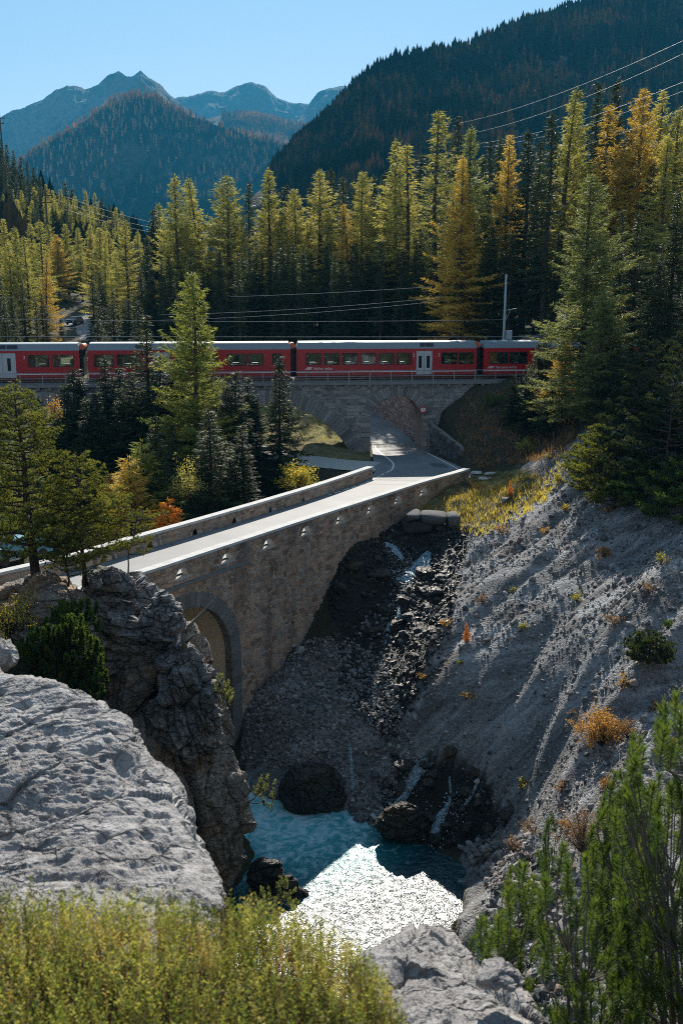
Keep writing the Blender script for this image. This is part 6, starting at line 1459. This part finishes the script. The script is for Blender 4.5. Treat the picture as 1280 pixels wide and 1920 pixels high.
shoot_bush('dwarf_pine', 'dwarf pine shoots rising between the bottom rock and the pebble bank', [aty(960, 2020, 5.7), aty(900, 1960, 5.9)], tips_in([(880, 1740), (920, 1690), (955, 1600), (1000, 1610), (1020, 1700), (1010, 1860), (960, 1900), (895, 1800)], 62, 5.2, 6.3, 5, .1), 55)
shoot_bush('dwarf_pine', 'single upright dwarf pine tip standing before the russet shrub', [aty(1030, 1800, 8.4)], tips_in([(1010, 1540), (1035, 1530), (1040, 1600), (1005, 1610)], 9, 8.0, 8.8, 6, .06), 56, L=(.12, .2), nlen=.05, nw=.005, nn=80)
# dwarf pines on the cliff side
shoot_bush('dwarf_pine', 'dark green dwarf pine thicket on the shelf between cliff and foreground rock', [aty(110, 1330, 37), aty(180, 1330, 37)], tips_in([(20, 1215), (60, 1180), (100, 1150), (150, 1150), (180, 1190), (200, 1230), (200, 1290), (150, 1310), (60, 1260)], 330, 35.5, 38.5, 7, .2), 57, L=(.25, .45), nlen=.15, nw=.03, nn=70, stemr=.03, wood='bark')
shoot_bush('dwarf_pine', 'shaded dwarf pine on the upper shelf beneath the large pine', [aty(110, 1240, 39.5)], tips_in([(90, 1130), (180, 1120), (190, 1170), (110, 1190)], 50, 38.5, 40.5, 8, .3), 58, L=(.35, .5), nlen=.15, nw=.03, nn=60, stemr=.03, wood='bark')
shoot_bush('dwarf_pine', 'small yellow-green pine tuft clinging to the cliff in front of the arch', [aty(400, 1298, 39)], tips_in([(395, 1270), (420, 1262), (440, 1290), (438, 1312), (410, 1310)], 22, 38.5, 39.5, 9, .12), 59, mt='larch_green', L=(.2, .3), nlen=.09, nw=.016, nn=45, stemr=.02, wood='bark')
shoot_bush('dwarf_pine', 'small bright pine tuft on the right side of the cliff above the pool', [aty(462, 1505, 40.5)], tips_in([(475, 1475), (495, 1448), (518, 1460), (515, 1510), (490, 1520)], 26, 40, 41, 10, .12), 60, mt='larch_green', L=(.2, .3), nlen=.09, nw=.016, nn=45, stemr=.02, wood='bark')
shoot_bush('dwarf_pine', 'low green pine at the foot of the cliff behind the heath', [aty(470, 1715, 31), aty(500, 1715, 31)], tips_in([(455, 1690), (500, 1650), (530, 1632), (565, 1680), (550, 1700), (470, 1712)], 48, 30, 32, 11, .14), 61, mt='larch_green', L=(.2, .3), nlen=.09, nw=.014, nn=50, stemr=.02, wood='bark')

# broadleaf shrubs
def shrub(name, label, px, py, Y, Rr, Hh, n, mt, seed, leaf=.07, wood='bark', stems=14, group=None):
    g = aty(px, py, Y) if Y else hit(px, py); r = np.random.default_rng(seed); o = empty(name, tuple(g), label, 'shrub', group); wd = MB(); P = []; D = []
    for s_ in range(stems):
        az = r.uniform(0, 6.28); l = r.uniform(.6, 1); ph_ = math.acos(r.uniform(.05, 1)); e = np.array([math.cos(az)*Rr*l*math.sin(ph_), math.sin(az)*Rr*l*math.sin(ph_), Hh*l*(.25+.75*math.cos(ph_))]); m = e*.5+np.array([0, 0, .12*Hh]); wd.tube([np.zeros(3), m, e], [.014*Hh+.004, .008*Hh+.003, .003], 4, cap=False)
        for k in range(6):
            f = r.uniform(.35, 1); b = m+(e-m)*(f*2-1) if f > .5 else m*f*2; e2 = b+unit(r.normal(size=3)+np.array([0, 0, .3]))*(Hh+Rr)*.2*r.uniform(.4, 1); wd.tube([b, e2], [.006, .002], 3, cap=False)
            q = int(n/stems/6)+1; f2 = r.uniform(.2, 1.05, (q, 1)); P.append(b+(e2-b)*f2+r.normal(size=(q, 3))*.05*Hh)
    P = np.concatenate(P); m = len(P); D = unit(r.normal(size=(m, 3))+np.array([0, 0, .3])); S_ = unit(np.cross(D, r.normal(size=(m, 3)))); L_ = leaf*r.uniform(.6, 1.2, m)[:, None]
    V = np.stack([P, P+D*L_*.5+S_*L_*.32, P+D*L_, P+D*L_*.5-S_*L_*.32], 1).reshape(-1, 3)
    tint = np.clip(.5+.7*fbm(P*2/max(Hh, .3), 3, seed)+r.normal(size=m)*.15, 0, 1)
    link('foliage', mesh_np('foliage', V, np.arange(m*4).reshape(-1, 4), mats=[M[mt]], attrs={'tint': ('FACE', tint)}), o); wd.build('stems', M[wood], o); return o
shrub('shrub', 'large sunlit shrub with pale orange leaves low on the right of the scree', 1128, 1400, None, 1.5, 2.1, 3600, 'autumn', 71, .1, stems=26)
shrub('shrub', 'russet twiggy shrub just below the pale orange one, behind the dwarf pines', 1090, 1600, None, 1.4, 2.0, 2600, 'russet', 72, .07, stems=40, wood='bark_grey')
shrub('shrub', 'brownish shrub at the right of the pale orange shrub', 1175, 1385, None, .9, 1.0, 900, 'russet', 73, .08)
shrub('shrub', 'small golden bush alone under the dark pine on the upper scree', 1130, 1045, None, .7, .75, 700, 'autumn', 74, .08)
shrub('shrub', 'round yellow shrub behind the road parapet by the pointed spruce', 558, 925, 79.5, 2.0, 2.9, 3600, 'yellowleaf', 75, .15, stems=24)
shrub('shrub', 'pale olive bush in the shade behind the parapet', 352, 935, 70, 1.6, 3.2, 1800, 'larch', 76, .12)
shrub('shrub', 'little cream-leaved plant on the lower left scree', 835, 1175, None, .5, .5, 300, 'autumn', 77, .09)
shrub('shrub', 'small orange herb low on the scree edge', 792, 1272, None, .5, .35, 220, 'autumn', 78, .08)
shrub('shrub', 'tall thin orange twig bush in front of the viaduct wall at the left', 100, 800, 60, .5, 2.4, 420, 'autumn', 79, .12, stems=8)
shrub('shrub', 'yellowish leafy bush at the left edge below the large pine', 20, 1190, 40, 1.6, 1.9, 1800, 'yellowleaf', 80, .08, stems=20)
shrub('shrub', 'little brown plant beside the single dwarf pine tip', 962, 1600, 36, .5, 1.0, 400, 'russet', 81, .06)
shrub('shrub', 'tiny green tuft high on the bare scree', 960, 1110, None, .35, .35, 200, 'larch_green', 82, .08)
shrub('shrub', 'tiny green tuft lower on the bare scree', 862, 1245, None, .3, .3, 160, 'larch_green', 83, .08)
shrub('shrub', 'dark green bush on the right part of the scree', 1195, 1240, None, .9, 1.0, 900, 'mugo', 84, .08)
shrub('shrub', 'pale bush at the lower edge of the scree above the mossy stones', 978, 1480, None, .5, .8, 400, 'larch', 85, .07)
for i, (px, py, s_) in enumerate([(1000, 760, 1.4), (960, 780, 1.3), (1040, 800, 1.5), (930, 760, 1.2), (985, 850, 1.3), (1080, 760, 1.6), (1020, 740, 1.6)]):
    shrub('shrub', ['dark olive bush on the shaded bank below the last carriage', 'dull brown bush on the shaded bank beside the scree chute'][i % 2], px, py, None, s_, s_*1.1, 1100, ['mugo', 'larch', 'russet'][i % 3], 90+i, .12, group='bushes on the shaded bank')
SPL = [(1045, 905, 'yellow'), (1010, 935, 'yellow'), (985, 900, 'larch'), (1085, 920, 'autumn'), (1060, 960, 'yellow'), (1140, 960, 'autumn'), (1100, 860, 'larch'), (1030, 860, 'yellow'), (1065, 830, 'larch'), (1120, 810, 'autumn'), (1160, 780, 'larch'), (940, 1000, 'autumn'), (1020, 1000, 'autumn'), (1240, 1060, 'larch'), (1215, 1110, 'russet'), (1150, 1170, 'russet'), (1170, 1290, 'autumn'), (1080, 1130, 'larch'), (1250, 1180, 'mugo'), (1230, 1330, 'russet'), (1260, 1400, 'russet'), (1050, 1480, 'russet'), (905, 1130, 'russet'), (980, 1180, 'larch'), (880, 1310, 'autumn'), (1140, 1480, 'autumn'), (1000, 1560, 'russet'), (1060, 1550, 'autumn')]
AD = {'yellow': 'yellow', 'larch': 'olive', 'autumn': 'orange', 'russet': 'brown', 'mugo': 'dark green'}
for i, (px, py, c_) in enumerate(SPL):
    wh = 'on the grassy top edge of the scree' if py < 1000 and px < 1110 else ('under the dark pines on the upper scree' if py < 1080 else ('on the right side of the scree' if px > 1100 else 'on the open lower scree'))
    shrub('shrub', f'little {AD[c_]} plant {wh}', px, py, None, random.uniform(.35, .8), random.uniform(.35, .8), 320, {'yellow': 'yellowleaf'}.get(c_, c_), 400+i, .08, group='little plants on the scree')
# pines at the top right of the scree
for i, (px, py, H, Rr, lb) in enumerate([(1125, 935, 4.8, 2.2, 'bushy light green pine hanging over the upper scree'), (1185, 905, 7.0, 3.2, 'dense dark pine right behind the light green pine on the scree'), (1245, 935, 7.5, 3.4, 'dark pine shading the scree at the right edge'), (1215, 820, 6.5, 3.2, 'dark pine higher up behind the two dark pines of the scree'), (1270, 860, 8.0, 3.4, 'dark pine at the right edge above the scree, behind the others'), (1165, 790, 5.0, 2.6, 'dark low pine at the top of the scree under the spruces')]):
    p = hit(px, py); pine('pine_tree', p, H, Rr, 34, 141+i, lb, mt='pine' if i == 0 else 'spruce', tuftn=16, needL=.2, needW=.035, trunkr=.12, start=.03, shape=lambda u: min(1, (1.1-u)*1.3))
for i, (px, py, H, Rr, mt_, lb) in enumerate([(1108, 905, 3.2, 1.9, 'pine', 'light green low pine leftmost on the upper scree edge'), (1150, 955, 2.6, 1.8, 'pine', 'low sprawling light green pine below the bushy light green one'), (1205, 960, 3.0, 2.0, 'mugo', 'low dark pine in front of the dark pines of the scree'), (1275, 985, 3.6, 2.2, 'mugo', 'low dark pine cut by the right edge on the scree'), (1215, 1245, 1.3, .9, 'spruce', 'small dark pine low on the right part of the scree')]):
    p = hit(px, py); pine('pine_tree', p, H, Rr, 26, 241+i, lb, mt=mt_, tuftn=16, needL=.2, needW=.035, trunkr=.09, start=.03, shape=lambda u: min(1, (1.15-u)*1.5))
# dead branch on the cliff before the arch
mb = MB(); A_ = [aty(347, 1222, 40.3), aty(344, 1190, 40.3), aty(352, 1175, 40.2), aty(374, 1155, 40.1), aty(390, 1136, 40.0), aty(403, 1121, 40.0)]; mb.tube(A_, [.14, .11, .08, .06, .035, .012], 7)
mb.tube([aty(350, 1205, 40.3), aty(362, 1192, 40.1), aty(376, 1188, 40.0)], [.07, .05, .02], 5); mb.tube([aty(346, 1188, 40.3), aty(356, 1180, 40.1), aty(358, 1170, 40.2)], [.06, .04, .02], 5)
r = np.random.default_rng(3)
for k in range(12):
    f = r.uniform(2.5, 5); i = int(f); a = A_[i]+(A_[min(i+1, 5)]-A_[i])*(f-i); mb.tube([a, a+np.array([r.uniform(-.15, .3), 0, r.uniform(-.05, .25)])], [.015, .004], 3)
o = mb.build('dead_branch', M['deadwood'], smooth=True); tag(o, 'crooked dead branch sticking up from the cliff before the arch', 'branch')
# thin dead trunk across the right scree
a = hit(1120, 1170); b = hit(1190, 1110)
if a is not None and b is not None:
    mb = MB(); mb.tube([a+[0, 0, .15], (a+b)/2+[0, 0, .3], b+[0, 0, .2]], [.03, .05, .07], 5); o = mb.build('dead_log', M['deadwood']); tag(o, 'thin dead log lying on the right part of the scree', 'log')

# grass on the ledge and the field behind the arch; heath in front
M['meadowgrass'] = leaf_mat('meadow_grass_blades', [(.16, .19, .05), (.34, .31, .1), (.5, .42, .18)], .45)
def grass(name, P, h0, h1, w, mt, seed, kind='stuff', lean=.35, nb=5, sp=.12):
    r = np.random.default_rng(seed); Pn = np.repeat(P, nb, 0)+np.concatenate([r.normal(size=(len(P)*nb, 2))*sp, np.zeros((len(P)*nb, 1))], 1); m = len(Pn)
    D = unit(np.concatenate([r.normal(size=(m, 2))*lean, np.ones((m, 1))], 1)); S_ = unit(np.cross(D, r.normal(size=(m, 3)))); H = r.uniform(h0, h1, m)
    V = tri_leaves(Pn, D, S_, H, np.full(m, w), r); t = np.clip(.5+.8*fbm(Pn*.8, 3, seed)+r.normal(size=m)*.12, 0, 1)
    link(name, mesh_np(name, V, np.arange(m*3).reshape(-1, 3), mats=[M[mt]], attrs={'tint': ('FACE', t)}), None, kind=kind)
G1 = scat_region([(745, 955), (800, 915), (860, 897), (940, 890), (1010, 890), (1010, 940), (940, 975), (880, 985), (800, 965)], 1500, 60, 92, clump=.8)[:1200]
grass('ledge_grass', G1, .12, .4, .045, 'drygrass', 5, nb=7, sp=.18)
G2 = scat_region([(760, 960), (1010, 890), (1060, 860), (1090, 880), (1000, 960), (900, 1010)], 500, 60, 92); grass('ledge_weeds', G2, .2, .6, .07, 'yellowleaf', 6, nb=4)
X = rng.uniform(-26, 3, 5000); Y = rng.uniform(99, 132, 5000); m = inpoly(*proj(np.stack([X, Y, ground(X, Y)], 1))[:2], [(440, 740), (700, 740), (700, 860), (440, 860)]); d_, _ = segdist(X, Y, np.array([(-5, 93.5), (-10.5, 102), (-14, 112)], float), np.zeros(3)); m &= d_ > 2.0
G3 = np.stack([X, Y, ground(X, Y)], 1)[m]; grass('meadow_grass', G3, .08, .25, .05, 'meadowgrass', 7, nb=4, sp=.3)
G4 = scat_region([(880, 740), (1000, 720), (1100, 760), (1060, 860), (900, 880), (850, 840)], 1500, 75, 105); grass('bank_weeds', G4, .2, .7, .08, 'russet', 8, nb=4, sp=.3)
# heath: upright leafy sprigs, out of focus in the foreground
def heath():
    r = np.random.default_rng(17); n = 6600; P = []; 
    topx = [(-200, 1692), (0, 1690), (200, 1694), (400, 1705), (520, 1712), (600, 1745), (680, 1800), (720, 1860), (760, 1960)]
    px = r.uniform(-160, 745, n); Y = r.uniform(2.15, 3.5, n)
    # height of sprig tops follows a mounded surface
    ty = np.interp(px, [a for a, b in topx], [b for a, b in topx])
    back = aty(px, ty+34, np.full(n, 3.25)); zt = back[:, 2]-(3.25-Y)*.16+r.normal(size=n)*.022-np.clip(Y-3.3, 0, 1)*.4
    X = (px-640)/FPX*(Y*1.25); tops = np.stack([X, Y, zt], 1); H = r.uniform(.14, .26, n)
    m = 20; f = np.tile(np.linspace(.05, 1, m), n); B = np.repeat(tops, m, 0); B[:, 2] -= (1-f)*np.repeat(H, m); ln = np.repeat(r.normal(size=(n, 2))*.12, m, 0); B[:, :2] -= ln*(1-f)[:, None]*.25
    az = r.uniform(0, 6.3, n*m); up = r.uniform(.3, 1.0, n*m); D = unit(np.stack([np.cos(az), np.sin(az), up*1.3], 1)); S_ = unit(np.cross(D, r.normal(size=(n*m, 3)))); L_ = r.uniform(.011, .021, n*m)[:, None]
    V = np.stack([B, B+D*L_*.5+S_*.003, B+D*L_, B+D*L_*.5-S_*.003], 1).reshape(-1, 3); tint = np.clip(.36+.8*fbm(B*6, 3, 9)+np.repeat(r.normal(size=n)*.17, m)+np.repeat((r.random(n) > .86)*.35, m)+.18*(f-.5)*2*.6+(np.repeat(r.random(n), m) > .95)*.4, 0, 1)
    link('heath', mesh_np('heath', V, np.arange(n*m*4).reshape(-1, 4), mats=[M['heath']], attrs={'tint': ('FACE', tint)}), None, kind='stuff')
    b = tops.copy(); b[:, 2] -= H*1.3; b[:, :2] += r.normal(size=(n, 2))*.01; s_ = np.array([1., 0, 0])*.0022
    V = np.stack([b-s_, b+s_, tops-[0, 0, .02]], 1).reshape(-1, 3); link('heath_stems', mesh_np('heath_stems', V, np.arange(n*3).reshape(-1, 3), mats=[M['russet']], attrs={'tint': ('FACE', r.uniform(0, 1, n))}), None, kind='stuff')
    # mound of litter below the sprigs
    gx = np.linspace(-2.6, .6, 60); gy = np.linspace(1.2, 4.0, 40); A, B2 = np.meshgrid(gx, gy); px_ = 640+A/(B2*1.25)*FPX; ty = np.interp(px_, [a for a, b in topx], [b for a, b in topx]); zt = aty(px_, ty, np.full(px_.shape, 3.25))[..., 2]-np.abs(3.25-B2)*.16-.2-np.clip(B2-3.2, 0, 2)*.9-np.clip(A-.1, 0, 1)*.8
    zt = zt+fbm(np.stack([A.ravel()*5, B2.ravel()*5, 0*A.ravel()], 1), 3, 4).reshape(A.shape)*.03; ii = np.arange(A.size).reshape(A.shape)
    link('heath_soil', mesh_np('heath_soil', np.stack([A, B2, zt], -1).reshape(-1, 3), np.stack([ii[:-1, :-1], ii[:-1, 1:], ii[1:, 1:], ii[1:, :-1]], -1).reshape(-1, 4), smooth=True, mats=[M['heath_soil']]), None, kind='structure')
M['heath_soil'] = plain('peaty_litter', (.05, .04, .02), .95, var=.5, sc=20)
heath()

# ------------------------------------------------------------------ signs, masts, wires, hut, cars
sp_ = vmap(RA[0]+RA[1]+.02, .12, 0); sg = aty(793, 768, sp_[1]-.35)
s = empty('road_sign', (float(sg[0]), float(sg[1]), float(ground(sg[0], sg[1]))), 'round red rimmed traffic sign at the right edge of the road arch', 'sign'); zc = sg[2]-s.location.z
def disc(r0, y0, y1, n=32): V = [(r0*math.cos(2*math.pi*k/n), y, zc+r0*math.sin(2*math.pi*k/n)) for y in (y0, y1) for k in range(n)]; return V, [tuple(range(n)), tuple(range(n, 2*n))[::-1]]+[(k, n+k, n+(k+1) % n, (k+1) % n) for k in range(n)]
mb = MB(); mb.tube([(0, .06, 0), (0, .06, zc+.3)], .035, 8); mb.build('post', M['steel'], s)
mb = MB(); mb.add(*disc(.34, -.01, .02)); fc = mb.build('sign_plate', M['signred'], s)
mb = MB(); mb.add(*disc(.235, -.018, -.0105)); mb.build('white_field', M['white'], fc)
mb = MB()
for sz_ in (1, -1): mb.add([(-.07, -.024, zc+sz_*.235), (.07, -.024, zc+sz_*.235), (0, -.024, zc+sz_*.12), (-.07, -.019, zc+sz_*.235), (.07, -.019, zc+sz_*.235), (0, -.019, zc+sz_*.12)], [(0, 1, 2), (5, 4, 3), (0, 3, 4, 1), (1, 4, 5, 2), (2, 5, 3, 0)])
mb.build('height_marks', M['signred'], fc)
mb = MB()
for cx in (-.055, .06):
    n = 14; V = []
    for rr in (1, .55): V += [(cx+.045*rr*math.cos(2*math.pi*k/n), -.023, zc+.075*rr*math.sin(2*math.pi*k/n)) for k in range(n)]
    mb.add(V, [(k, (k+1) % n, n+(k+1) % n, n+k) for k in range(n)])
mb.build('grey_figures', M['concrete_dark'], fc)
# catenary mast
mp_ = aty(943, 650, 104.2); top = aty(945.5, 514, 104.2); g = float(ground(mp_[0], mp_[1]))
t = empty('catenary_mast', (float(mp_[0]), float(mp_[1]), g), 'tall pale blue-grey round mast behind the last carriages with a short side arm', 'mast'); H = top[2]-g
mb = MB(); mb.tube([(0, 0, 0), (.05, 0, H)], [.16, .11], 12); mb.build('pole', M['boxgrey'], t)
ax_ = lambda px, py: aty(px, py, 104.2)-np.array([mp_[0], mp_[1], g])
mb = MB(); mb.tube([ax_(945, 582), ax_(968, 578)], .04, 6); mb.tube([ax_(946, 603), ax_(957, 581)], .03, 6); mb.tube([ax_(948, 600), ax_(948, 588)], .03, 5); mb.build('side_arm', M['steel'], t)
mb = MB(); mb.tube([ax_(967, 579), ax_(967, 586)], .07, 8); mb.build('insulator', M['cardark'], t)
mb = MB(); b0, b1 = ax_(948, 636), ax_(959, 619); mb.box(b0[0], b1[0], -.3, .3, b0[2], b1[2]); o = mb.build('cabinet', M['boxgrey'], t)
def wire(pts, label, rad=.02, grp=None, sag=.0, cat='cable'):
    A, B = [np.array(p) for p in pts]; P = [A+(B-A)*u-np.array([0, 0, sag*4*u*(1-u)]) for u in np.linspace(0, 1, 14)]; mb = MB(); mb.tube(P, rad, 5); o = mb.build('overhead_wire', M['wire'], smooth=True); tag(o, label, cat, grp)
wire((aty(432, 556, 103.5), aty(812, 537, 103.5)), 'highest of the short wires crossing the dark forest above the train', .016, sag=.1)
wire((aty(300, 590, 103.5), aty(838, 556, 103.8)), 'second wire from the top in the dark forest above the train', .016, sag=.3)
wire((aty(300, 600, 102.8), aty(825, 564, 102.8)), 'third wire from the top in the dark forest above the train', .016, sag=.3)
wire((aty(-60, 596, 97), aty(945, 599, 103.8)), 'level wire a little above the train roofs', .016, sag=.25)
wire((aty(-60, 630, 94), aty(1010, 631, 101.5)), 'contact wire running just above the train roofs', .022, sag=.05)
for i, (a, b) in enumerate([((862, 230, 175), (1330, 52, 100)), ((880, 250, 170), (1330, 76, 98)), ((900, 268, 165), (1330, 132, 96)), ((905, 275, 165), (1330, 150, 100)), ((955, 300, 160), (1330, 182, 100))]):
    wire((aty(*a), aty(*b)), ['highest power line', 'second power line from the top', 'third power line from the top', 'fourth power line from the top', 'lowest power line'][i]+' crossing the upper right hillside', .02 if i < 3 else .014, sag=1.0, cat='power line')
# pylons at the left
for (px, pyt, pyb, Y, lb) in ((4.5, 211, 300, 300, 'thin dark pylon against the sky at the left picture edge'), (89, 353, 445, 235, 'dark pylon with two cross arms among the larches of the left valley')):
    a = aty(px, pyt, Y); b = aty(px+1, pyb, Y); t = empty('power_pylon', (float(b[0]), float(b[1]), float(b[2])-4), lb, 'pylon'); h = a[2]-b[2]+4
    mb = MB(); mb.tube([(0, 0, 0), (0, 0, h)], [.3, .14], 8); mb.build('pole', M['wood_pole'], t)
    for k, (dz, wd_) in enumerate(((1.4, 1.4), (2.8, 1.1)) if px < 20 else ((1.5, 1.5), (3.0, 1.5))):
        mb = MB(); mb.box(-wd_, wd_, -.08, .08, h-dz-.1, h-dz+.1); c = mb.build('cross_arm', M['wood_pole'], t)
        for q in (-wd_*.9, wd_*.9): mb = MB(); mb.tube([(q, 0, h-dz+.1), (q, 0, h-dz+.45)], .07, 6); mb.build('insulator', M['wood_pole'], c)
for i, (a, b) in enumerate([((92, 357, 235), (470, 425, 420)), ((98, 372, 235), (470, 432, 420)), ((98, 384, 235), (470, 437, 420))]):
    wire((aty(*a), aty(*b)), ['top', 'middle', 'bottom'][i]+' of the three wires running right from the pylon with two cross arms', .03, sag=4, cat='power line')
# hut roof right of the last carriage
hp = aty(1010, 655, 106); hz = aty(975, 628, 106)[2]
t = empty('station_hut', (float(hp[0]), float(hp[1]), float(ground(hp[0], hp[1]))), 'small dark-roofed hut at the end of the train under the big larch', 'hut'); z0 = hz-t.location.z
mb = MB(); mb.box(-1.6, 4.5, -1.5, 3, 0, z0-1.7); mb.build('wall', M['bark_grey'], t)
mb = MB(); V = [(-2.1, .8, z0), (5, .8, z0), (5.6, -2.1, z0-1.9), (.2, -2.1, z0-1.9), (-2.1, .9, z0-.1), (5, .9, z0-.1), (5.6, -2.0, z0-2.05), (.2, -2.0, z0-2.05), (5.4, 3.6, z0-1.9), (0, 3.6, z0-1.9)]
mb.add(V, [(0, 3, 2, 1), (4, 5, 6, 7), (0, 4, 7, 3), (3, 7, 6, 2), (0, 1, 8, 9)]); rf = mb.build('roof', M['rooftile'], t)
for k in range(9):
    f = (k+.5)/9; mb = MB(); a = np.array([-2.1, .8, z0+.02])*(1-f)+np.array([.2, -2.1, z0-1.88])*f; b = np.array([5, .8, z0+.02])*(1-f)+np.array([5.6, -2.1, z0-1.88])*f; mb.tube([a, b], .035, 4); mb.build('tile_course', M['rooftile'], rf)
# cars: simple bodies with wheels and glass
def car(loc, rz, label, mt, L=4.2, Hh=1.45, wd=1.75, van=False):
    t = empty('parked_car', tuple(loc), label, 'car', None, rz); h = wd/2
    pr = [(-L/2, .35), (-L/2, .8), (-L/2+.15, .95), (-L*.28, 1.0), (-L*.13, Hh-.05), (-.02*L, Hh), (L*.3, Hh), (L*.42, 1.0), (L/2-.05, .9), (L/2, .6), (L/2, .35)] if not van else [(-L/2, .35), (-L/2, .9), (-L*.42, 1.15), (-L*.32, Hh-.1), (-L*.25, Hh), (L/2-.1, Hh), (L/2, Hh-.15), (L/2, .35)]
    n = len(pr); V = [(x, y*(h if z < 1.05 else h*.84), z) for y in (-1, 1) for x, z in pr]; mb = MB(); mb.add(V, [tuple(range(n)), tuple(range(n, 2*n))[::-1]]+[(k, n+k, n+(k+1) % n, (k+1) % n) for k in range(n)]); mb.build('body', mt, t)
    for y in (-1, 1):
        mb = MB(); yy = y*(h*.885+.01); Z0_, Z1_ = 1.0, Hh-.12; mb.add([(-L*.22, y*(h*.95), Z0_), (L*.36, y*(h*.95), Z0_), (L*.29, y*(h*.855), Z1_), (-L*.1, y*(h*.855), Z1_)], [(0, 1, 2, 3)]); mb.build('side_window', M['darkglass'], t)
    mb = MB(); mb.add([(-L*.285, -h*.78, 1.03), (-L*.285, h*.78, 1.03), (-L*.14, h*.74, Hh-.08), (-L*.14, -h*.74, Hh-.08)], [(0, 1, 2, 3)]) if not van else mb.add([(-L*.425, -h*.78, 1.2), (-L*.425, h*.78, 1.2), (-L*.33, h*.78, Hh-.15), (-L*.33, -h*.78, Hh-.15)], [(0, 1, 2, 3)]); mb.build('windscreen', M['darkglass'], t)
    for x in (-L*.32, L*.32):
        for y in (-1, 1): mb = MB(); mb.tube([(x, y*(h-.18), .32), (x, y*(h+.02), .32)], .32, 16); mb.build('wheel', M['black'], t)
    for y in (-1, 1): mb = MB(); mb.box(-L/2-.01, -L/2+.05, y*h*.72-.14, y*h*.72+.14, .62, .78); mb.build('headlight', M['white'], t)
c1 = atz(44, 918, ROAD_Z); c2 = atz(30, 1035, ROAD_Z+.5)
z_ = float(ground(c1[0], c1[1])); car((c1[0], c1[1], z_+.02), .6, 'white car half hidden behind the large pine at the left edge', M['carwhite'])
z_ = float(ground(c2[0], c2[1])); car((c2[0], c2[1], ROAD_Z), R(48), 'blue car on the road behind the trunk of the large pine', M['carblue'], 3.9, 1.5, 1.7)
c3 = aty(141, 620, 186); _, zr = segdist(np.array([c3[0]]), np.array([c3[1]]), ROADC, ROADZ); car((c3[0], c3[1], float(zr[0])+.02), R(80), 'tiny dark car on the sunlit bend of the valley road', M['cardark'])
# ------------------------------------------------------------------ the valley air
def _haze(m, t, N, L, out):
    v = N('VolumePrincipled'); v.inputs['Color'].default_value = (.05, .43, .78, 1); v.inputs['Density'].default_value = 1.15e-4; v.inputs['Anisotropy'].default_value = 0.0; L(v.outputs[0], out.inputs['Volume'])
M['haze'] = mat('valley_haze', _haze)
mb = MB(); mb.box(-6500, 6500, -600, 9500, -80, 2600); link('haze', mesh_np('haze', np.concatenate(mb.V), mb.F, mats=[M['haze']]), None, kind='stuff')
